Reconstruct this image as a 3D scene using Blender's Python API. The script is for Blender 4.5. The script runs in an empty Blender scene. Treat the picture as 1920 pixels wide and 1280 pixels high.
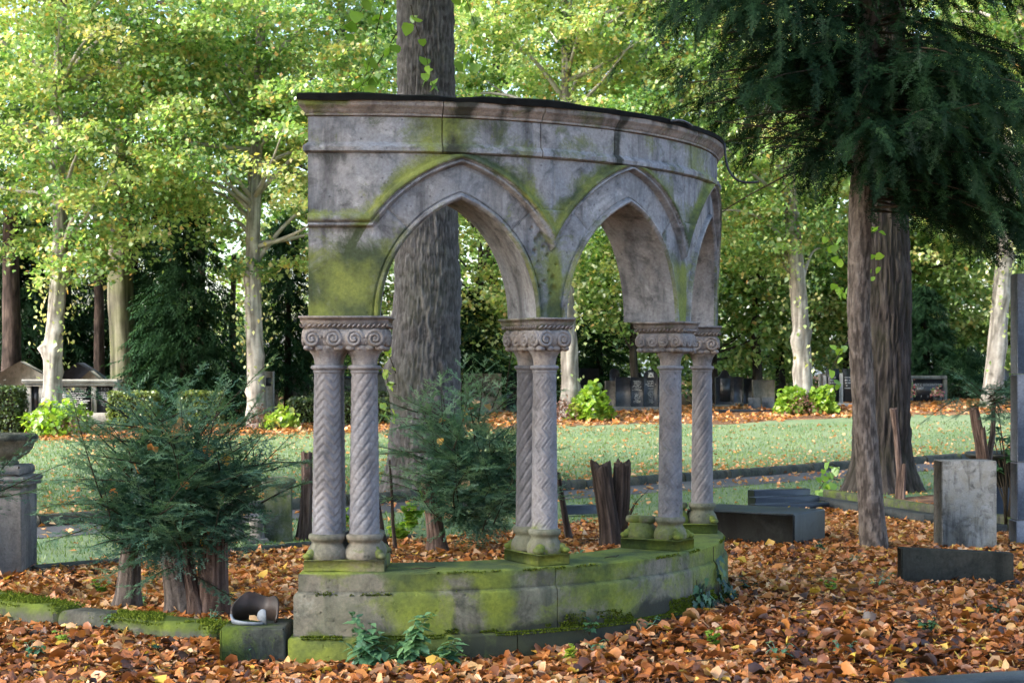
import bpy, math, random
import numpy as np
from math import sin, cos, pi, radians, sqrt

# ------------------------------------------------------------------ camera, sky, sun, exposure
scene = bpy.context.scene
COL = scene.collection
EYE = 1.6          # eye height of the photographer
F = 3100.0         # focal length in photograph pixels (1920 wide)
HOR = 692.0        # image row of the horizon
cam_d = bpy.data.cameras.new("camera")
cam = bpy.data.objects.new("camera", cam_d)
COL.objects.link(cam)
cam.location = (0, 0, EYE)
cam.rotation_euler = (pi / 2, 0, 0)
cam_d.sensor_width = 36.0
cam_d.lens = 36.0 * F / 1920.0
cam_d.shift_y = (HOR - 640.0) / 1920.0
cam_d.clip_start = 0.1
cam_d.clip_end = 600
cam_d.dof.use_dof = True
cam_d.dof.focus_distance = 10.0
cam_d.dof.aperture_fstop = 9.0
scene.camera = cam

SUN_AZ = (-0.80, -0.38)      # horizontal direction towards the sun (left, a little behind the camera)
SUN_EL = radians(33)
world = bpy.data.worlds.new("World")
scene.world = world
world.use_nodes = True
wn = world.node_tree.nodes
wl = world.node_tree.links
bg = wn["Background"]
sky = wn.new("ShaderNodeTexSky")
sky.sky_type = 'NISHITA'
sky.sun_disc = False
sky.sun_elevation = SUN_EL
sky.sun_rotation = math.atan2(SUN_AZ[0], SUN_AZ[1])
sky.air_density = 1.0
sky.dust_density = 2.0
sky.ozone_density = 1.0
wl.new(sky.outputs[0], bg.inputs[0])
bg.inputs[1].default_value = 0.15

sun_d = bpy.data.lights.new("sun", 'SUN')
sun_d.energy = 3.3
sun_d.angle = radians(20)
sun_d.color = (1.0, 0.985, 0.955)
sun = bpy.data.objects.new("sun", sun_d)
COL.objects.link(sun)
from mathutils import Vector
_d = Vector((SUN_AZ[0], SUN_AZ[1], 0)).normalized() * cos(SUN_EL) + Vector((0, 0, sin(SUN_EL)))
sun.rotation_euler = _d.to_track_quat('Z', 'Y').to_euler()
sun.location = (-10, -5, 20)

vs = scene.view_settings
vs.view_transform = 'Standard'
vs.look = 'None'
vs.gamma = 1.0
vs.use_curve_mapping = False
vs.exposure = 2.0
scene.render.engine = 'CYCLES'
cy = scene.cycles
cy.max_bounces = 6
cy.diffuse_bounces = 3
cy.glossy_bounces = 2
cy.transmission_bounces = 4
cy.transparent_max_bounces = 4
cy.use_denoising = True
cy.use_adaptive_sampling = True
cy.adaptive_threshold = 0.03
try:
    cy.denoiser = 'OPENIMAGEDENOISE'
except Exception:
    pass
cy.sample_clamp_indirect = 4.0
cy.caustics_reflective = False
cy.caustics_refractive = False

# ------------------------------------------------------------------ numpy helpers
rng = np.random.default_rng(7)

def sstep(a, b, x):
    t = np.clip((np.asarray(x, float) - a) / (b - a), 0, 1)
    return t * t * (3 - 2 * t)

def hash3(ix, iy, iz, seed=0):
    h = (ix.astype(np.int64) * 374761393 + iy.astype(np.int64) * 668265263 + iz.astype(np.int64) * 2147483647 + seed * 974711) & 0xFFFFFFFF
    h = ((h ^ (h >> 13)) * 1274126177) & 0xFFFFFFFF
    h = ((h ^ (h >> 16)) * 2246822519) & 0xFFFFFFFF
    return ((h ^ (h >> 15)) & 0xFFFFFF) / float(0xFFFFFF)

def vnoise(x, y, z, seed=0):
    x, y, z = np.broadcast_arrays(np.asarray(x, float), np.asarray(y, float), np.asarray(z, float))
    ix, iy, iz = np.floor(x), np.floor(y), np.floor(z)
    fx, fy, fz = x - ix, y - iy, z - iz
    fx = fx * fx * (3 - 2 * fx); fy = fy * fy * (3 - 2 * fy); fz = fz * fz * (3 - 2 * fz)
    def h(a, b, c): return hash3(ix + a, iy + b, iz + c, seed)
    c00 = h(0,0,0) * (1 - fx) + h(1,0,0) * fx
    c10 = h(0,1,0) * (1 - fx) + h(1,1,0) * fx
    c01 = h(0,0,1) * (1 - fx) + h(1,0,1) * fx
    c11 = h(0,1,1) * (1 - fx) + h(1,1,1) * fx
    return (c00 * (1 - fy) + c10 * fy) * (1 - fz) + (c01 * (1 - fy) + c11 * fy) * fz

def fbm(x, y, z, oct=4, seed=0):
    s = 0; a = 0.5; t = 0
    for o in range(oct):
        s = s + a * vnoise(np.asarray(x) * 2 ** o, np.asarray(y) * 2 ** o, np.asarray(z) * 2 ** o, seed + o)
        t += a; a *= 0.5
    return s / t

def gz(X, Y):
    """height of the ground"""
    X = np.asarray(X, float); Y = np.asarray(Y, float)
    far = sstep(28, 44, Y) * np.clip(0.38 + 0.027 * X, 0.06, 0.75) + np.clip(Y - 46, 0, 60) * 0.008
    near = 0.12 * sstep(-0.4, 1.5, X) * (1 - sstep(13, 17, Y)) * sstep(8.6, 10.0, Y)
    return far + near - 0.05 * (1 - sstep(20, 30, Y))

def px(x, y, Y):
    """point seen at photograph pixel (x, y) at distance Y"""
    return np.array([(x - 960.0) / F * Y, Y, EYE - (y - HOR) / F * Y])

def gp(x, y):
    """ground point under photograph pixel"""
    Y = 12.0
    for _ in range(60):
        X = (x - 960.0) / F * Y
        Y = 0.5 * Y + 0.5 * (EYE - float(gz(X, Y))) * F / max(y - HOR, 4.0)
    X = (x - 960.0) / F * Y
    return np.array([X, Y, float(gz(X, Y))])

ORIG = {}
def empty(name, loc, label=None, cat=None, group=None):
    o = bpy.data.objects.new(name, None)
    o.empty_display_size = 0.2
    COL.objects.link(o)
    o.location = tuple(float(v) for v in loc)
    ORIG[o.name] = np.array(loc, float)
    tag(o, label, cat, group)
    return o

def tag(o, label=None, cat=None, group=None, kind=None):
    if label: o["label"] = label
    if cat: o["category"] = cat
    if group: o["group"] = group
    if kind: o["kind"] = kind
    return o

def mesh(name, V, F_, mat=None, smooth=False, attrs=None):
    V = np.asarray(V, np.float32)
    if not isinstance(F_, list): F_ = [F_]
    F_ = [np.asarray(f, np.int32) for f in F_ if len(f)]
    me = bpy.data.meshes.new(name)
    me.vertices.add(len(V))
    me.vertices.foreach_set("co", V.ravel())
    loops = np.concatenate([f.ravel() for f in F_])
    tot = np.concatenate([np.full(len(f), f.shape[1], np.int32) for f in F_])
    st = np.concatenate([[0], np.cumsum(tot)[:-1]]).astype(np.int32)
    me.loops.add(len(loops))
    me.loops.foreach_set("vertex_index", loops)
    me.polygons.add(len(tot))
    me.polygons.foreach_set("loop_start", st)
    me.polygons.foreach_set("loop_total", tot)
    if smooth:
        me.polygons.foreach_set("use_smooth", np.ones(len(tot), bool))
    me.update(calc_edges=True)
    if attrs:
        for k, (dom, arr) in attrs.items():
            a = me.attributes.new(k, 'FLOAT', dom)
            a.data.foreach_set("value", np.asarray(arr, np.float32).ravel())
    if mat is not None: me.materials.append(mat)
    return me

def obj(name, V, F_, mat=None, parent=None, smooth=False, attrs=None, origin=None, stuff=False):
    """one mesh object; V in world coordinates"""
    V = np.asarray(V, float)
    if parent is not None:
        off = ORIG[parent.name]
    else:
        off = np.array(origin if origin is not None else (0, 0, 0), float)
    o = bpy.data.objects.new(name, mesh(name, V - off, F_, mat, smooth, attrs))
    COL.objects.link(o)
    if stuff: o["kind"] = "stuff"
    if parent is not None:
        o.parent = parent
        ORIG[o.name] = off
    else:
        o.location = tuple(off)
        ORIG[o.name] = off
    return o

class MB:
    """collects pieces of one mesh"""
    def __init__(s): s.V = []; s.F = {}; s.n = 0; s.A = []
    def add(s, V, F_, a=None):
        V = np.asarray(V, float)
        for f in (F_ if isinstance(F_, list) else [F_]):
            f = np.asarray(f)
            if len(f): s.F.setdefault(f.shape[1], []).append(f + s.n)
        s.V.append(V); s.n += len(V)
        s.A.append(np.full(len(V), 0.0) if a is None else np.broadcast_to(a, (len(V),)))
        return s
    def arr(s): return np.concatenate(s.V), [np.concatenate(v) for v in s.F.values()]
    def obj(s, name, mat, parent=None, smooth=False, origin=None, attr=None):
        V, F_ = s.arr()
        at = {attr: ('POINT', np.concatenate(s.A))} if attr else None
        return obj(name, V, F_, mat, parent, smooth, at, origin)

BOXF = np.array([[0,1,3,2],[4,6,7,5],[0,4,5,1],[2,3,7,6],[0,2,6,4],[1,5,7,3]])
def box(x0, x1, y0, y1, z0, z1, bev=0.0):
    """box with chamfered edges: returns V, F"""
    if bev <= 0:
        V = np.array([[x, y, z] for x in (x0, x1) for y in (y0, y1) for z in (z0, z1)], float)
        return V, [BOXF]
    b = min(bev, (x1-x0)/3, (y1-y0)/3, (z1-z0)/3)
    V = []; idx = {}
    for i in (0, 1):
        for j in (0, 1):
            for k in (0, 1):
                X, Y, Z = (x0, x1)[i], (y0, y1)[j], (z0, z1)[k]
                sx, sy, sz = (1, -1)[i], (1, -1)[j], (1, -1)[k]
                for a in range(3):
                    p = [X + sx * b, Y + sy * b, Z + sz * b]
                    p[a] = (X, Y, Z)[a]
                    idx[(i, j, k, a)] = len(V); V.append(p)
    q = []; t = []
    for a in range(3):
        for s in (0, 1):
            o = [x for x in range(3) if x != a]
            c = []
            for (u, v) in ((0,0),(1,0),(1,1),(0,1)):
                k = [0,0,0]; k[a] = s; k[o[0]] = u; k[o[1]] = v
                c.append(idx[(k[0], k[1], k[2], a)])
            if (s == 1) != (a == 1): q.append(c)
            else: q.append(c[::-1])
    for a in range(3):
        o = [x for x in range(3) if x != a]
        for u in (0, 1):
            for v in (0, 1):
                k0 = [0,0,0]; k0[o[0]] = u; k0[o[1]] = v
                k1 = list(k0); k1[a] = 1
                q.append([idx[(*k0, o[0])], idx[(*k1, o[0])], idx[(*k1, o[1])], idx[(*k0, o[1])]])
    for i in (0,1):
        for j in (0,1):
            for k in (0,1):
                t.append([idx[(i,j,k,0)], idx[(i,j,k,1)], idx[(i,j,k,2)]])
    return np.array(V), [np.array(q), np.array(t)]

def rotz(V, a, c=(0, 0)):
    V = np.array(V, float)
    x = V[:, 0] - c[0]; y = V[:, 1] - c[1]
    V[:, 0] = c[0] + x * cos(a) - y * sin(a)
    V[:, 1] = c[1] + x * sin(a) + y * cos(a)
    return V

def grid_faces(nu, nv, wrap=False):
    """faces of an nu x nv vertex grid (index = u*nv+v); wrap joins the last u with the first"""
    U = nu if wrap else nu - 1
    u = np.arange(U)[:, None]; v = np.arange(nv - 1)[None, :]
    u1 = (u + 1) % nu
    return np.stack([u * nv + v, u1 * nv + v, u1 * nv + v + 1, u * nv + v + 1], -1).reshape(-1, 4)

def lathe(prof, n=24, c=(0, 0, 0)):
    """prof: list of (r, z); returns V, F with caps left open where r=0"""
    prof = np.array(prof, float)
    a = np.linspace(0, 2 * pi, n, endpoint=False)
    V = np.stack([c[0] + prof[None, :, 0] * np.cos(a)[:, None], c[1] + prof[None, :, 0] * np.sin(a)[:, None],
                  np.broadcast_to(c[2] + prof[None, :, 1], (n, len(prof)))], -1).reshape(-1, 3)
    return V, [grid_faces(n, len(prof), True)]

def frames(P):
    P = np.asarray(P, float)
    T = np.gradient(P, axis=0)
    T /= np.linalg.norm(T, axis=1)[:, None] + 1e-9
    ref = np.array([0, 0, 1.0]) if abs(T[0][2]) < 0.8 else np.array([1.0, 0, 0])
    N = np.empty_like(T); B = np.empty_like(T)
    n = ref - T[0] * np.dot(ref, T[0]); n /= np.linalg.norm(n)
    for i in range(len(P)):
        n = n - T[i] * np.dot(n, T[i]); n /= np.linalg.norm(n) + 1e-9
        N[i] = n; B[i] = np.cross(T[i], n)
    return T, N, B

def tube(P, R, n=8, cap=True):
    P = np.asarray(P, float); R = np.broadcast_to(np.asarray(R, float), (len(P),))
    T, N, B = frames(P)
    a = np.linspace(0, 2 * pi, n, endpoint=False)
    V = P[None] + R[None, :, None] * (np.cos(a)[:, None, None] * N[None] + np.sin(a)[:, None, None] * B[None])
    V = V.reshape(-1, 3); m = len(P)
    Fs = [grid_faces(n, m, True)]
    if cap:
        k = len(V)
        V = np.concatenate([V, P[:1], P[-1:]])
        i = np.arange(n); j = (i + 1) % n
        Fs.append(np.concatenate([np.stack([j * m, i * m, np.full(n, k)], -1), np.stack([i * m + m - 1, j * m + m - 1, np.full(n, k + 1)], -1)]))
    return V, Fs

def ellipsoid(c, r, nu=10, nv=7):
    u = np.linspace(0, 2 * pi, nu, endpoint=False); v = np.linspace(0.02, pi - 0.02, nv)
    V = np.stack([c[0] + r[0] * np.cos(u)[:, None] * np.sin(v)[None], c[1] + r[1] * np.sin(u)[:, None] * np.sin(v)[None],
                  np.broadcast_to(c[2] - r[2] * np.cos(v)[None], (nu, nv))], -1).reshape(-1, 3)
    return V, [grid_faces(nu, nv, True)]

def rots(N, yaw, tilt, roll):
    """rotation matrices Rz(yaw) @ Ry(tilt) @ Rx(roll)"""
    cy_, sy_ = np.cos(yaw), np.sin(yaw); ct, st = np.cos(tilt), np.sin(tilt); cr, sr = np.cos(roll), np.sin(roll)
    M = np.empty((N, 3, 3))
    M[:, 0, 0] = cy_ * ct; M[:, 0, 1] = cy_ * st * sr - sy_ * cr; M[:, 0, 2] = cy_ * st * cr + sy_ * sr
    M[:, 1, 0] = sy_ * ct; M[:, 1, 1] = sy_ * st * sr + cy_ * cr; M[:, 1, 2] = sy_ * st * cr - cy_ * sr
    M[:, 2, 0] = -st;      M[:, 2, 1] = ct * sr;                  M[:, 2, 2] = ct * cr
    return M

def scatter(tV, tF, pos, M, size):
    """copies of template (tV, tF) merged: returns V, F"""
    N = len(pos); k = len(tV)
    size = np.broadcast_to(np.asarray(size, float), (N,))
    V = np.einsum('nij,kj->nki', M, tV) * size[:, None, None] + np.asarray(pos)[:, None, :]
    Fo = [(f[None] + (np.arange(N) * k)[:, None, None]).reshape(-1, f.shape[1]) for f in (tF if isinstance(tF, list) else [tF])]
    return V.reshape(-1, 3), Fo

# ------------------------------------------------------------------ material helpers
def mat(name):
    m = bpy.data.materials.new(name)
    m.use_nodes = True
    nt = m.node_tree
    nt.nodes.clear()
    out = nt.nodes.new("ShaderNodeOutputMaterial")
    return m, nt, out

class NB:
    def __init__(s, nt): s.nt = nt
    def n(s, t, **kw):
        nd = s.nt.nodes.new(t)
        for k, v in kw.items():
            if k.startswith('i_'): nd.inputs[k[2:]].default_value = v
            else: setattr(nd, k, v)
        return nd
    def l(s, a, b): s.nt.links.new(a, b)
    def coord(s, obj_space=True):
        return s.n("ShaderNodeNewGeometry").outputs["Position"]
    def noise(s, vec, scale, detail=4, rough=0.55, sc3=None, dist=0.0):
        if sc3 is not None:
            mp = s.n("ShaderNodeMapping"); mp.inputs["Scale"].default_value = sc3
            s.l(vec, mp.inputs["Vector"]); vec = mp.outputs[0]
        nd = s.n("ShaderNodeTexNoise"); nd.inputs["Scale"].default_value = scale
        nd.inputs["Detail"].default_value = detail; nd.inputs["Roughness"].default_value = rough
        nd.inputs["Distortion"].default_value = dist
        s.l(vec, nd.inputs["Vector"])
        return nd.outputs["Fac"]
    def ramp(s, fac, stops, interp='LINEAR'):
        r = s.n("ShaderNodeValToRGB"); cr = r.color_ramp; cr.interpolation = interp
        while len(cr.elements) > 1: cr.elements.remove(cr.elements[-1])
        cr.elements[0].position = stops[0][0]; cr.elements[0].color = col4(stops[0][1])
        for p, c in stops[1:]:
            e = cr.elements.new(p); e.color = col4(c)
        s.l(fac, r.inputs[0])
        return r.outputs["Color"]
    def math(s, op, a, b=None, c=None, clamp=False):
        m = s.n("ShaderNodeMath", operation=op, use_clamp=clamp)
        for i, v in enumerate((a, b, c)):
            if v is None: continue
            if isinstance(v, (int, float)): m.inputs[i].default_value = v
            else: s.l(v, m.inputs[i])
        return m.outputs[0]
    def mix(s, fac, a, b, mode='MIX'):
        m = s.n("ShaderNodeMix", data_type='RGBA', blend_type=mode)
        for sock, v in ((m.inputs[0], fac), (m.inputs[6], a), (m.inputs[7], b)):
            if isinstance(v, (int, float)): sock.default_value = v
            elif isinstance(v, tuple): sock.default_value = col4(v)
            else: s.l(v, sock)
        return m.outputs[2]
    def attr(s, name):
        a = s.n("ShaderNodeAttribute"); a.attribute_name = name
        return a.outputs["Fac"]
    def bump(s, h, strength=0.3, dist=0.01, normal=None):
        b = s.n("ShaderNodeBump"); b.inputs["Strength"].default_value = strength; b.inputs["Distance"].default_value = dist
        s.l(h, b.inputs["Height"])
        if normal is not None: s.l(normal, b.inputs["Normal"])
        return b.outputs[0]

def col4(c):
    if isinstance(c, (int, float)): return (c, c, c, 1)
    return tuple(c) + (1,) if len(c) == 3 else tuple(c)

def principled(nb, out, color, rough=0.8, normal=None, spec=0.3):
    p = nb.n("ShaderNodeBsdfPrincipled")
    if isinstance(color, tuple): p.inputs["Base Color"].default_value = col4(color)
    else: nb.l(color, p.inputs["Base Color"])
    if isinstance(rough, (int, float)): p.inputs["Roughness"].default_value = rough
    else: nb.l(rough, p.inputs["Roughness"])
    p.inputs["Specular IOR Level"].default_value = spec
    if normal is not None: nb.l(normal, p.inputs["Normal"])
    nb.l(p.outputs[0], out.inputs[0])
    return p

def leaf_mat(name, stops, trans=0.45, gloss=0.06, attr="tint", tcol=(1.08, 1.2, 0.6)):
    m, nt, out = mat(name); nb = NB(nt)
    c = nb.ramp(nb.attr(attr), stops)
    d = nb.n("ShaderNodeBsdfDiffuse"); nb.l(c, d.inputs[0])
    t = nb.n("ShaderNodeBsdfTranslucent"); nb.l(nb.mix(1.0, c, tcol, 'MULTIPLY'), t.inputs[0])
    mx = nb.n("ShaderNodeMixShader"); mx.inputs[0].default_value = trans
    nb.l(d.outputs[0], mx.inputs[1]); nb.l(t.outputs[0], mx.inputs[2])
    g = nb.n("ShaderNodeBsdfGlossy"); g.inputs["Roughness"].default_value = 0.45; g.inputs[0].default_value = (0.9, 0.95, 1, 1)
    m2 = nb.n("ShaderNodeMixShader"); m2.inputs[0].default_value = gloss
    nb.l(mx.outputs[0], m2.inputs[1]); nb.l(g.outputs[0], m2.inputs[2])
    nb.l(m2.outputs[0], out.inputs[0])
    return m

def stone_mat(name, base, alt, dark, moss=(0.115, 0.14, 0.022), moss2=(0.030, 0.046, 0.012), scale=1.0, bump=0.5, mossy=0.0, rough=0.85, streak=True, pale=(0.42, 0.39, 0.37), spec=0.3):
    """weathered stone: mottled base, dark soot, algae where the 'moss' attribute (plus mossy) says so"""
    m, nt, out = mat(name); nb = NB(nt)
    P = nb.coord()
    n1 = nb.noise(P, 2.6 * scale, 6, 0.62)
    n2 = nb.noise(P, 7.0 * scale, 6, 0.65, dist=0.5)
    n3 = nb.noise(P, 55.0 * scale, 4, 0.7)
    c = nb.mix(nb.ramp(n1, [(0.40, 0), (0.60, 1)]), base, alt)
    c = nb.mix(nb.math('MULTIPLY', nb.ramp(n2, [(0.50, 0), (0.72, 1)]), 0.8), c, dark)
    n5 = nb.noise(P, 4.1 * scale, 7, 0.7, dist=1.0)
    c = nb.mix(nb.math('MULTIPLY', nb.ramp(n5, [(0.56, 0), (0.68, 1)]), 0.55), c, pale)
    if streak:
        n6 = nb.noise(P, 1.0, 5, 0.6, sc3=(9 * scale, 9 * scale, 1.2 * scale))
        c = nb.mix(nb.math('MULTIPLY', nb.ramp(n6, [(0.50, 0), (0.68, 1)]), 0.68), c, dark)
    c = nb.mix(0.45, c, nb.ramp(n3, [(0.25, 0.22), (0.75, 0.85)]), 'OVERLAY')
    vo = nb.n("ShaderNodeTexVoronoi"); vo.inputs["Scale"].default_value = 26 * scale; nb.l(P, vo.inputs["Vector"])
    pit = nb.math('MULTIPLY', nb.ramp(vo.outputs["Distance"], [(0.10, 1), (0.22, 0)]), nb.ramp(nb.noise(P, 9 * scale, 3, 0.6), [(0.50, 0), (0.60, 1)]))
    c = nb.mix(nb.math('MULTIPLY', pit, 0.55), c, dark)
    mo = nb.math('ADD', nb.attr("moss"), mossy)
    n4 = nb.noise(P, 5.0 * scale, 9, 0.76, dist=0.4)
    f = nb.math('ADD', mo, nb.math('MULTIPLY', nb.math('SUBTRACT', n4, 0.5), 1.5))
    fac = nb.ramp(f, [(0.27, 0), (0.40, 0.55), (0.60, 0.92)])
    nm = nb.noise(P, 3.3 * scale, 4, 0.6)
    mc = nb.mix(nb.ramp(nm, [(0.40, 0), (0.62, 1)]), moss, moss2)
    mc = nb.mix(0.5, mc, nb.ramp(n3, [(0.3, 0.3), (0.7, 0.8)]), 'OVERLAY')
    c = nb.mix(fac, c, mc)
    dk = nb.attr("soot")
    fd = nb.ramp(nb.math('ADD', dk, nb.math('MULTIPLY', nb.math('SUBTRACT', n2, 0.5), 0.9)), [(0.35, 0), (0.62, 0.92)])
    c = nb.mix(fd, c, (0.022, 0.024, 0.018))
    h = nb.math('ADD', nb.math('MULTIPLY', n3, 0.6), nb.math('MULTIPLY', n2, 0.8))
    h = nb.math('ADD', h, nb.math('MULTIPLY', nb.noise(P, 220, 2, 0.6), 0.25))
    h = nb.math('SUBTRACT', h, nb.math('MULTIPLY', pit, 0.7))
    principled(nb, out, c, rough, nb.bump(h, bump, 0.012), spec)
    return m

def bark_mat(name, ca, cb, cc, green=0.0, bump=0.5, vscale=(14, 14, 2.2), fine=60):
    m, nt, out = mat(name); nb = NB(nt)
    P = nb.coord()
    n1 = nb.noise(P, 1.0, 6, 0.65, sc3=vscale)
    n2 = nb.noise(P, 1.6, 4, 0.6)
    n3 = nb.noise(P, fine, 4, 0.7)
    c = nb.ramp(n1, [(0.30, ca), (0.52, cb), (0.72, cc)])
    c = nb.mix(0.4, c, nb.ramp(n3, [(0.25, 0.3), (0.75, 0.75)]), 'OVERLAY')
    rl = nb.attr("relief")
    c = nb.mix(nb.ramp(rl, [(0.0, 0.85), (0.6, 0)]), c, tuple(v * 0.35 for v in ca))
    if green > 0:
        c = nb.mix(nb.math('MULTIPLY', nb.ramp(n2, [(0.45, 0), (0.62, 1)]), green), c, (0.085, 0.10, 0.03))
    h = nb.math('ADD', n1, nb.math('MULTIPLY', n3, 0.4))
    principled(nb, out, c, 0.9, nb.bump(h, min(1, bump * 1.6), 0.025), 0.15)
    return m

M = {}
M['stone'] = stone_mat("arcade_stone", (0.205, 0.214, 0.236), (0.258, 0.248, 0.246), (0.034, 0.035, 0.040), moss=(0.155, 0.18, 0.028), pale=(0.46, 0.45, 0.45), mossy=0.10)
M['shaft'] = stone_mat("shaft_stone", (0.180, 0.180, 0.198), (0.192, 0.178, 0.180), (0.062, 0.062, 0.070), scale=0.8, bump=0.3, pale=(0.27, 0.26, 0.265))
M['carved'] = stone_mat("carved_stone", (0.200, 0.188, 0.190), (0.242, 0.205, 0.182), (0.070, 0.067, 0.070), scale=1.5, bump=0.4, pale=(0.36, 0.32, 0.29))
M['base'] = stone_mat("base_stone", (0.125, 0.125, 0.085), (0.165, 0.145, 0.115), (0.035, 0.042, 0.03), moss=(0.155, 0.185, 0.020), moss2=(0.040, 0.062, 0.015), scale=0.9, mossy=0.27, pale=(0.24, 0.235, 0.19))
M['cornice'] = stone_mat("cornice_stone", (0.262, 0.222, 0.192), (0.215, 0.196, 0.186), (0.052, 0.047, 0.045), scale=1.2, mossy=0.08, pale=(0.38, 0.34, 0.30))
M['greenstone'] = stone_mat("mossy_grave_stone", (0.17, 0.165, 0.13), (0.13, 0.13, 0.10), (0.05, 0.055, 0.045), mossy=0.16, pale=(0.22, 0.215, 0.18))
M['kerbstone'] = stone_mat("kerb_stone_mossy", (0.055, 0.06, 0.048), (0.09, 0.085, 0.07), (0.022, 0.025, 0.022), moss=(0.10, 0.135, 0.018), moss2=(0.045, 0.065, 0.014), mossy=0.12, pale=(0.075, 0.075, 0.06), spec=0.12)
M['greystone'] = stone_mat("grey_grave_stone", (0.175, 0.162, 0.15), (0.145, 0.133, 0.122), (0.065, 0.062, 0.06), mossy=-0.02, pale=(0.25, 0.235, 0.215))
M['farstone'] = stone_mat("pale_far_stone", (0.42, 0.40, 0.36), (0.34, 0.32, 0.28), (0.2, 0.19, 0.17), mossy=-0.12)
M['drabstone'] = stone_mat("drab_far_stone", (0.17, 0.165, 0.14), (0.13, 0.125, 0.10), (0.06, 0.06, 0.05), mossy=0.0, pale=(0.24, 0.23, 0.2))
M['travertine'] = stone_mat("pitted_travertine", (0.33, 0.305, 0.27), (0.27, 0.235, 0.18), (0.055, 0.05, 0.042), scale=2.2, mossy=-0.15, bump=0.7, pale=(0.42, 0.40, 0.38))
M['granite'] = stone_mat("blue_grey_granite", (0.21, 0.215, 0.24), (0.17, 0.175, 0.2), (0.12, 0.12, 0.135), scale=1.2, mossy=-0.3, streak=False, pale=(0.27, 0.27, 0.3))

def simple(name, color, rough=0.5, nscale=12, amount=0.25, bump=0.1, spec=0.5, nd=5):
    m, nt, out = mat(name); nb = NB(nt); P = nb.coord()
    n = nb.noise(P, nscale, nd, 0.65)
    c = nb.mix(nb.ramp(n, [(0.35, 0), (0.65, 1)]), tuple(v * (1 - amount) for v in color), tuple(min(1, v * (1 + amount)) for v in color))
    principled(nb, out, c, rough, nb.bump(n, bump, 0.01), spec)
    return m
M['blackstone'] = simple("black_polished_stone", (0.012, 0.014, 0.018), 0.35, 20, 0.4, 0.03)
M['slate'] = simple("dark_blue_slate", (0.028, 0.032, 0.042), 0.4, 14, 0.35, 0.05)
M['darkgranite'] = stone_mat("dark_granite_weathered", (0.022, 0.026, 0.029), (0.030, 0.034, 0.033), (0.010, 0.011, 0.011), mossy=-0.02, rough=0.6, bump=0.2, pale=(0.06, 0.066, 0.068), moss=(0.035, 0.05, 0.015), spec=0.25)
M['letter'] = simple("painted_lettering", (0.62, 0.62, 0.60), 0.6, 30, 0.05, 0)
M['letterdim'] = simple("worn_lettering", (0.30, 0.32, 0.33), 0.6, 30, 0.05, 0)
M['felt'] = simple("black_roofing_felt", (0.006, 0.0065, 0.006), 0.85, 9, 0.5, 0.8, 0.1)
M['slabdark'] = stone_mat("dark_slab_stone", (0.034, 0.034, 0.027), (0.050, 0.046, 0.036), (0.016, 0.016, 0.013), mossy=0.0, moss=(0.03, 0.042, 0.012), moss2=(0.018, 0.026, 0.008), pale=(0.05, 0.05, 0.045), spec=0.08)
M['rubber'] = simple("black_rubber", (0.012, 0.012, 0.012), 0.5, 20, 0.1, 0)
M['clay'] = simple("brown_glazed_clay", (0.022, 0.013, 0.010), 0.6, 14, 0.4, 0.2)
M['clayrim'] = simple("blue_grey_clay_rim", (0.12, 0.14, 0.17), 0.6, 25, 0.2, 0.1)
M['soil'] = simple("dark_soil", (0.045, 0.028, 0.018), 0.95, 9, 0.4, 0.6, 0.1)
M['planter'] = simple("black_cast_planter", (0.010, 0.012, 0.010), 0.5, 14, 0.3, 0.1)
M['white'] = simple("white_render_far", (0.75, 0.76, 0.78), 0.9, 3, 0.08, 0)
M['bark_grey'] = bark_mat("grey_ridged_bark", (0.075, 0.068, 0.07), (0.130, 0.121, 0.126), (0.195, 0.182, 0.192), green=0.12, vscale=(24, 24, 9), fine=85)
M['bark_dark'] = bark_mat("dark_ridged_bark", (0.028, 0.023, 0.021), (0.055, 0.045, 0.041), (0.095, 0.079, 0.075), green=0.08)
M['bark_pale'] = bark_mat("pale_smooth_bark", (0.24, 0.215, 0.185), (0.36, 0.33, 0.29), (0.45, 0.42, 0.38), vscale=(5, 5, 5), bump=0.3)
M['bark_beech'] = bark_mat("green_streaked_bark", (0.04, 0.036, 0.028), (0.13, 0.122, 0.085), (0.25, 0.235, 0.165), vscale=(4, 4, 0.5), bump=0.15, green=0.4)
M['bark_yew'] = bark_mat("flaky_yew_bark", (0.085, 0.067, 0.058), (0.155, 0.128, 0.112), (0.235, 0.20, 0.178), vscale=(16, 16, 9), bump=0.7)
M['bark_brown'] = bark_mat("dark_brown_bark", (0.036, 0.026, 0.022), (0.075, 0.054, 0.044), (0.125, 0.092, 0.076), vscale=(18, 18, 3))
M['twig'] = simple("dark_twig", (0.040, 0.032, 0.022), 0.9, 20, 0.3, 0.2, 0.1)
M['deadwood'] = bark_mat("split_dead_wood", (0.08, 0.05, 0.04), (0.17, 0.115, 0.095), (0.27, 0.2, 0.17), vscale=(30, 30, 3), bump=0.9)
M['cutwood'] = simple("cut_wood_end", (0.20, 0.13, 0.08), 0.9, 40, 0.3, 0.3, 0.1)

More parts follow.
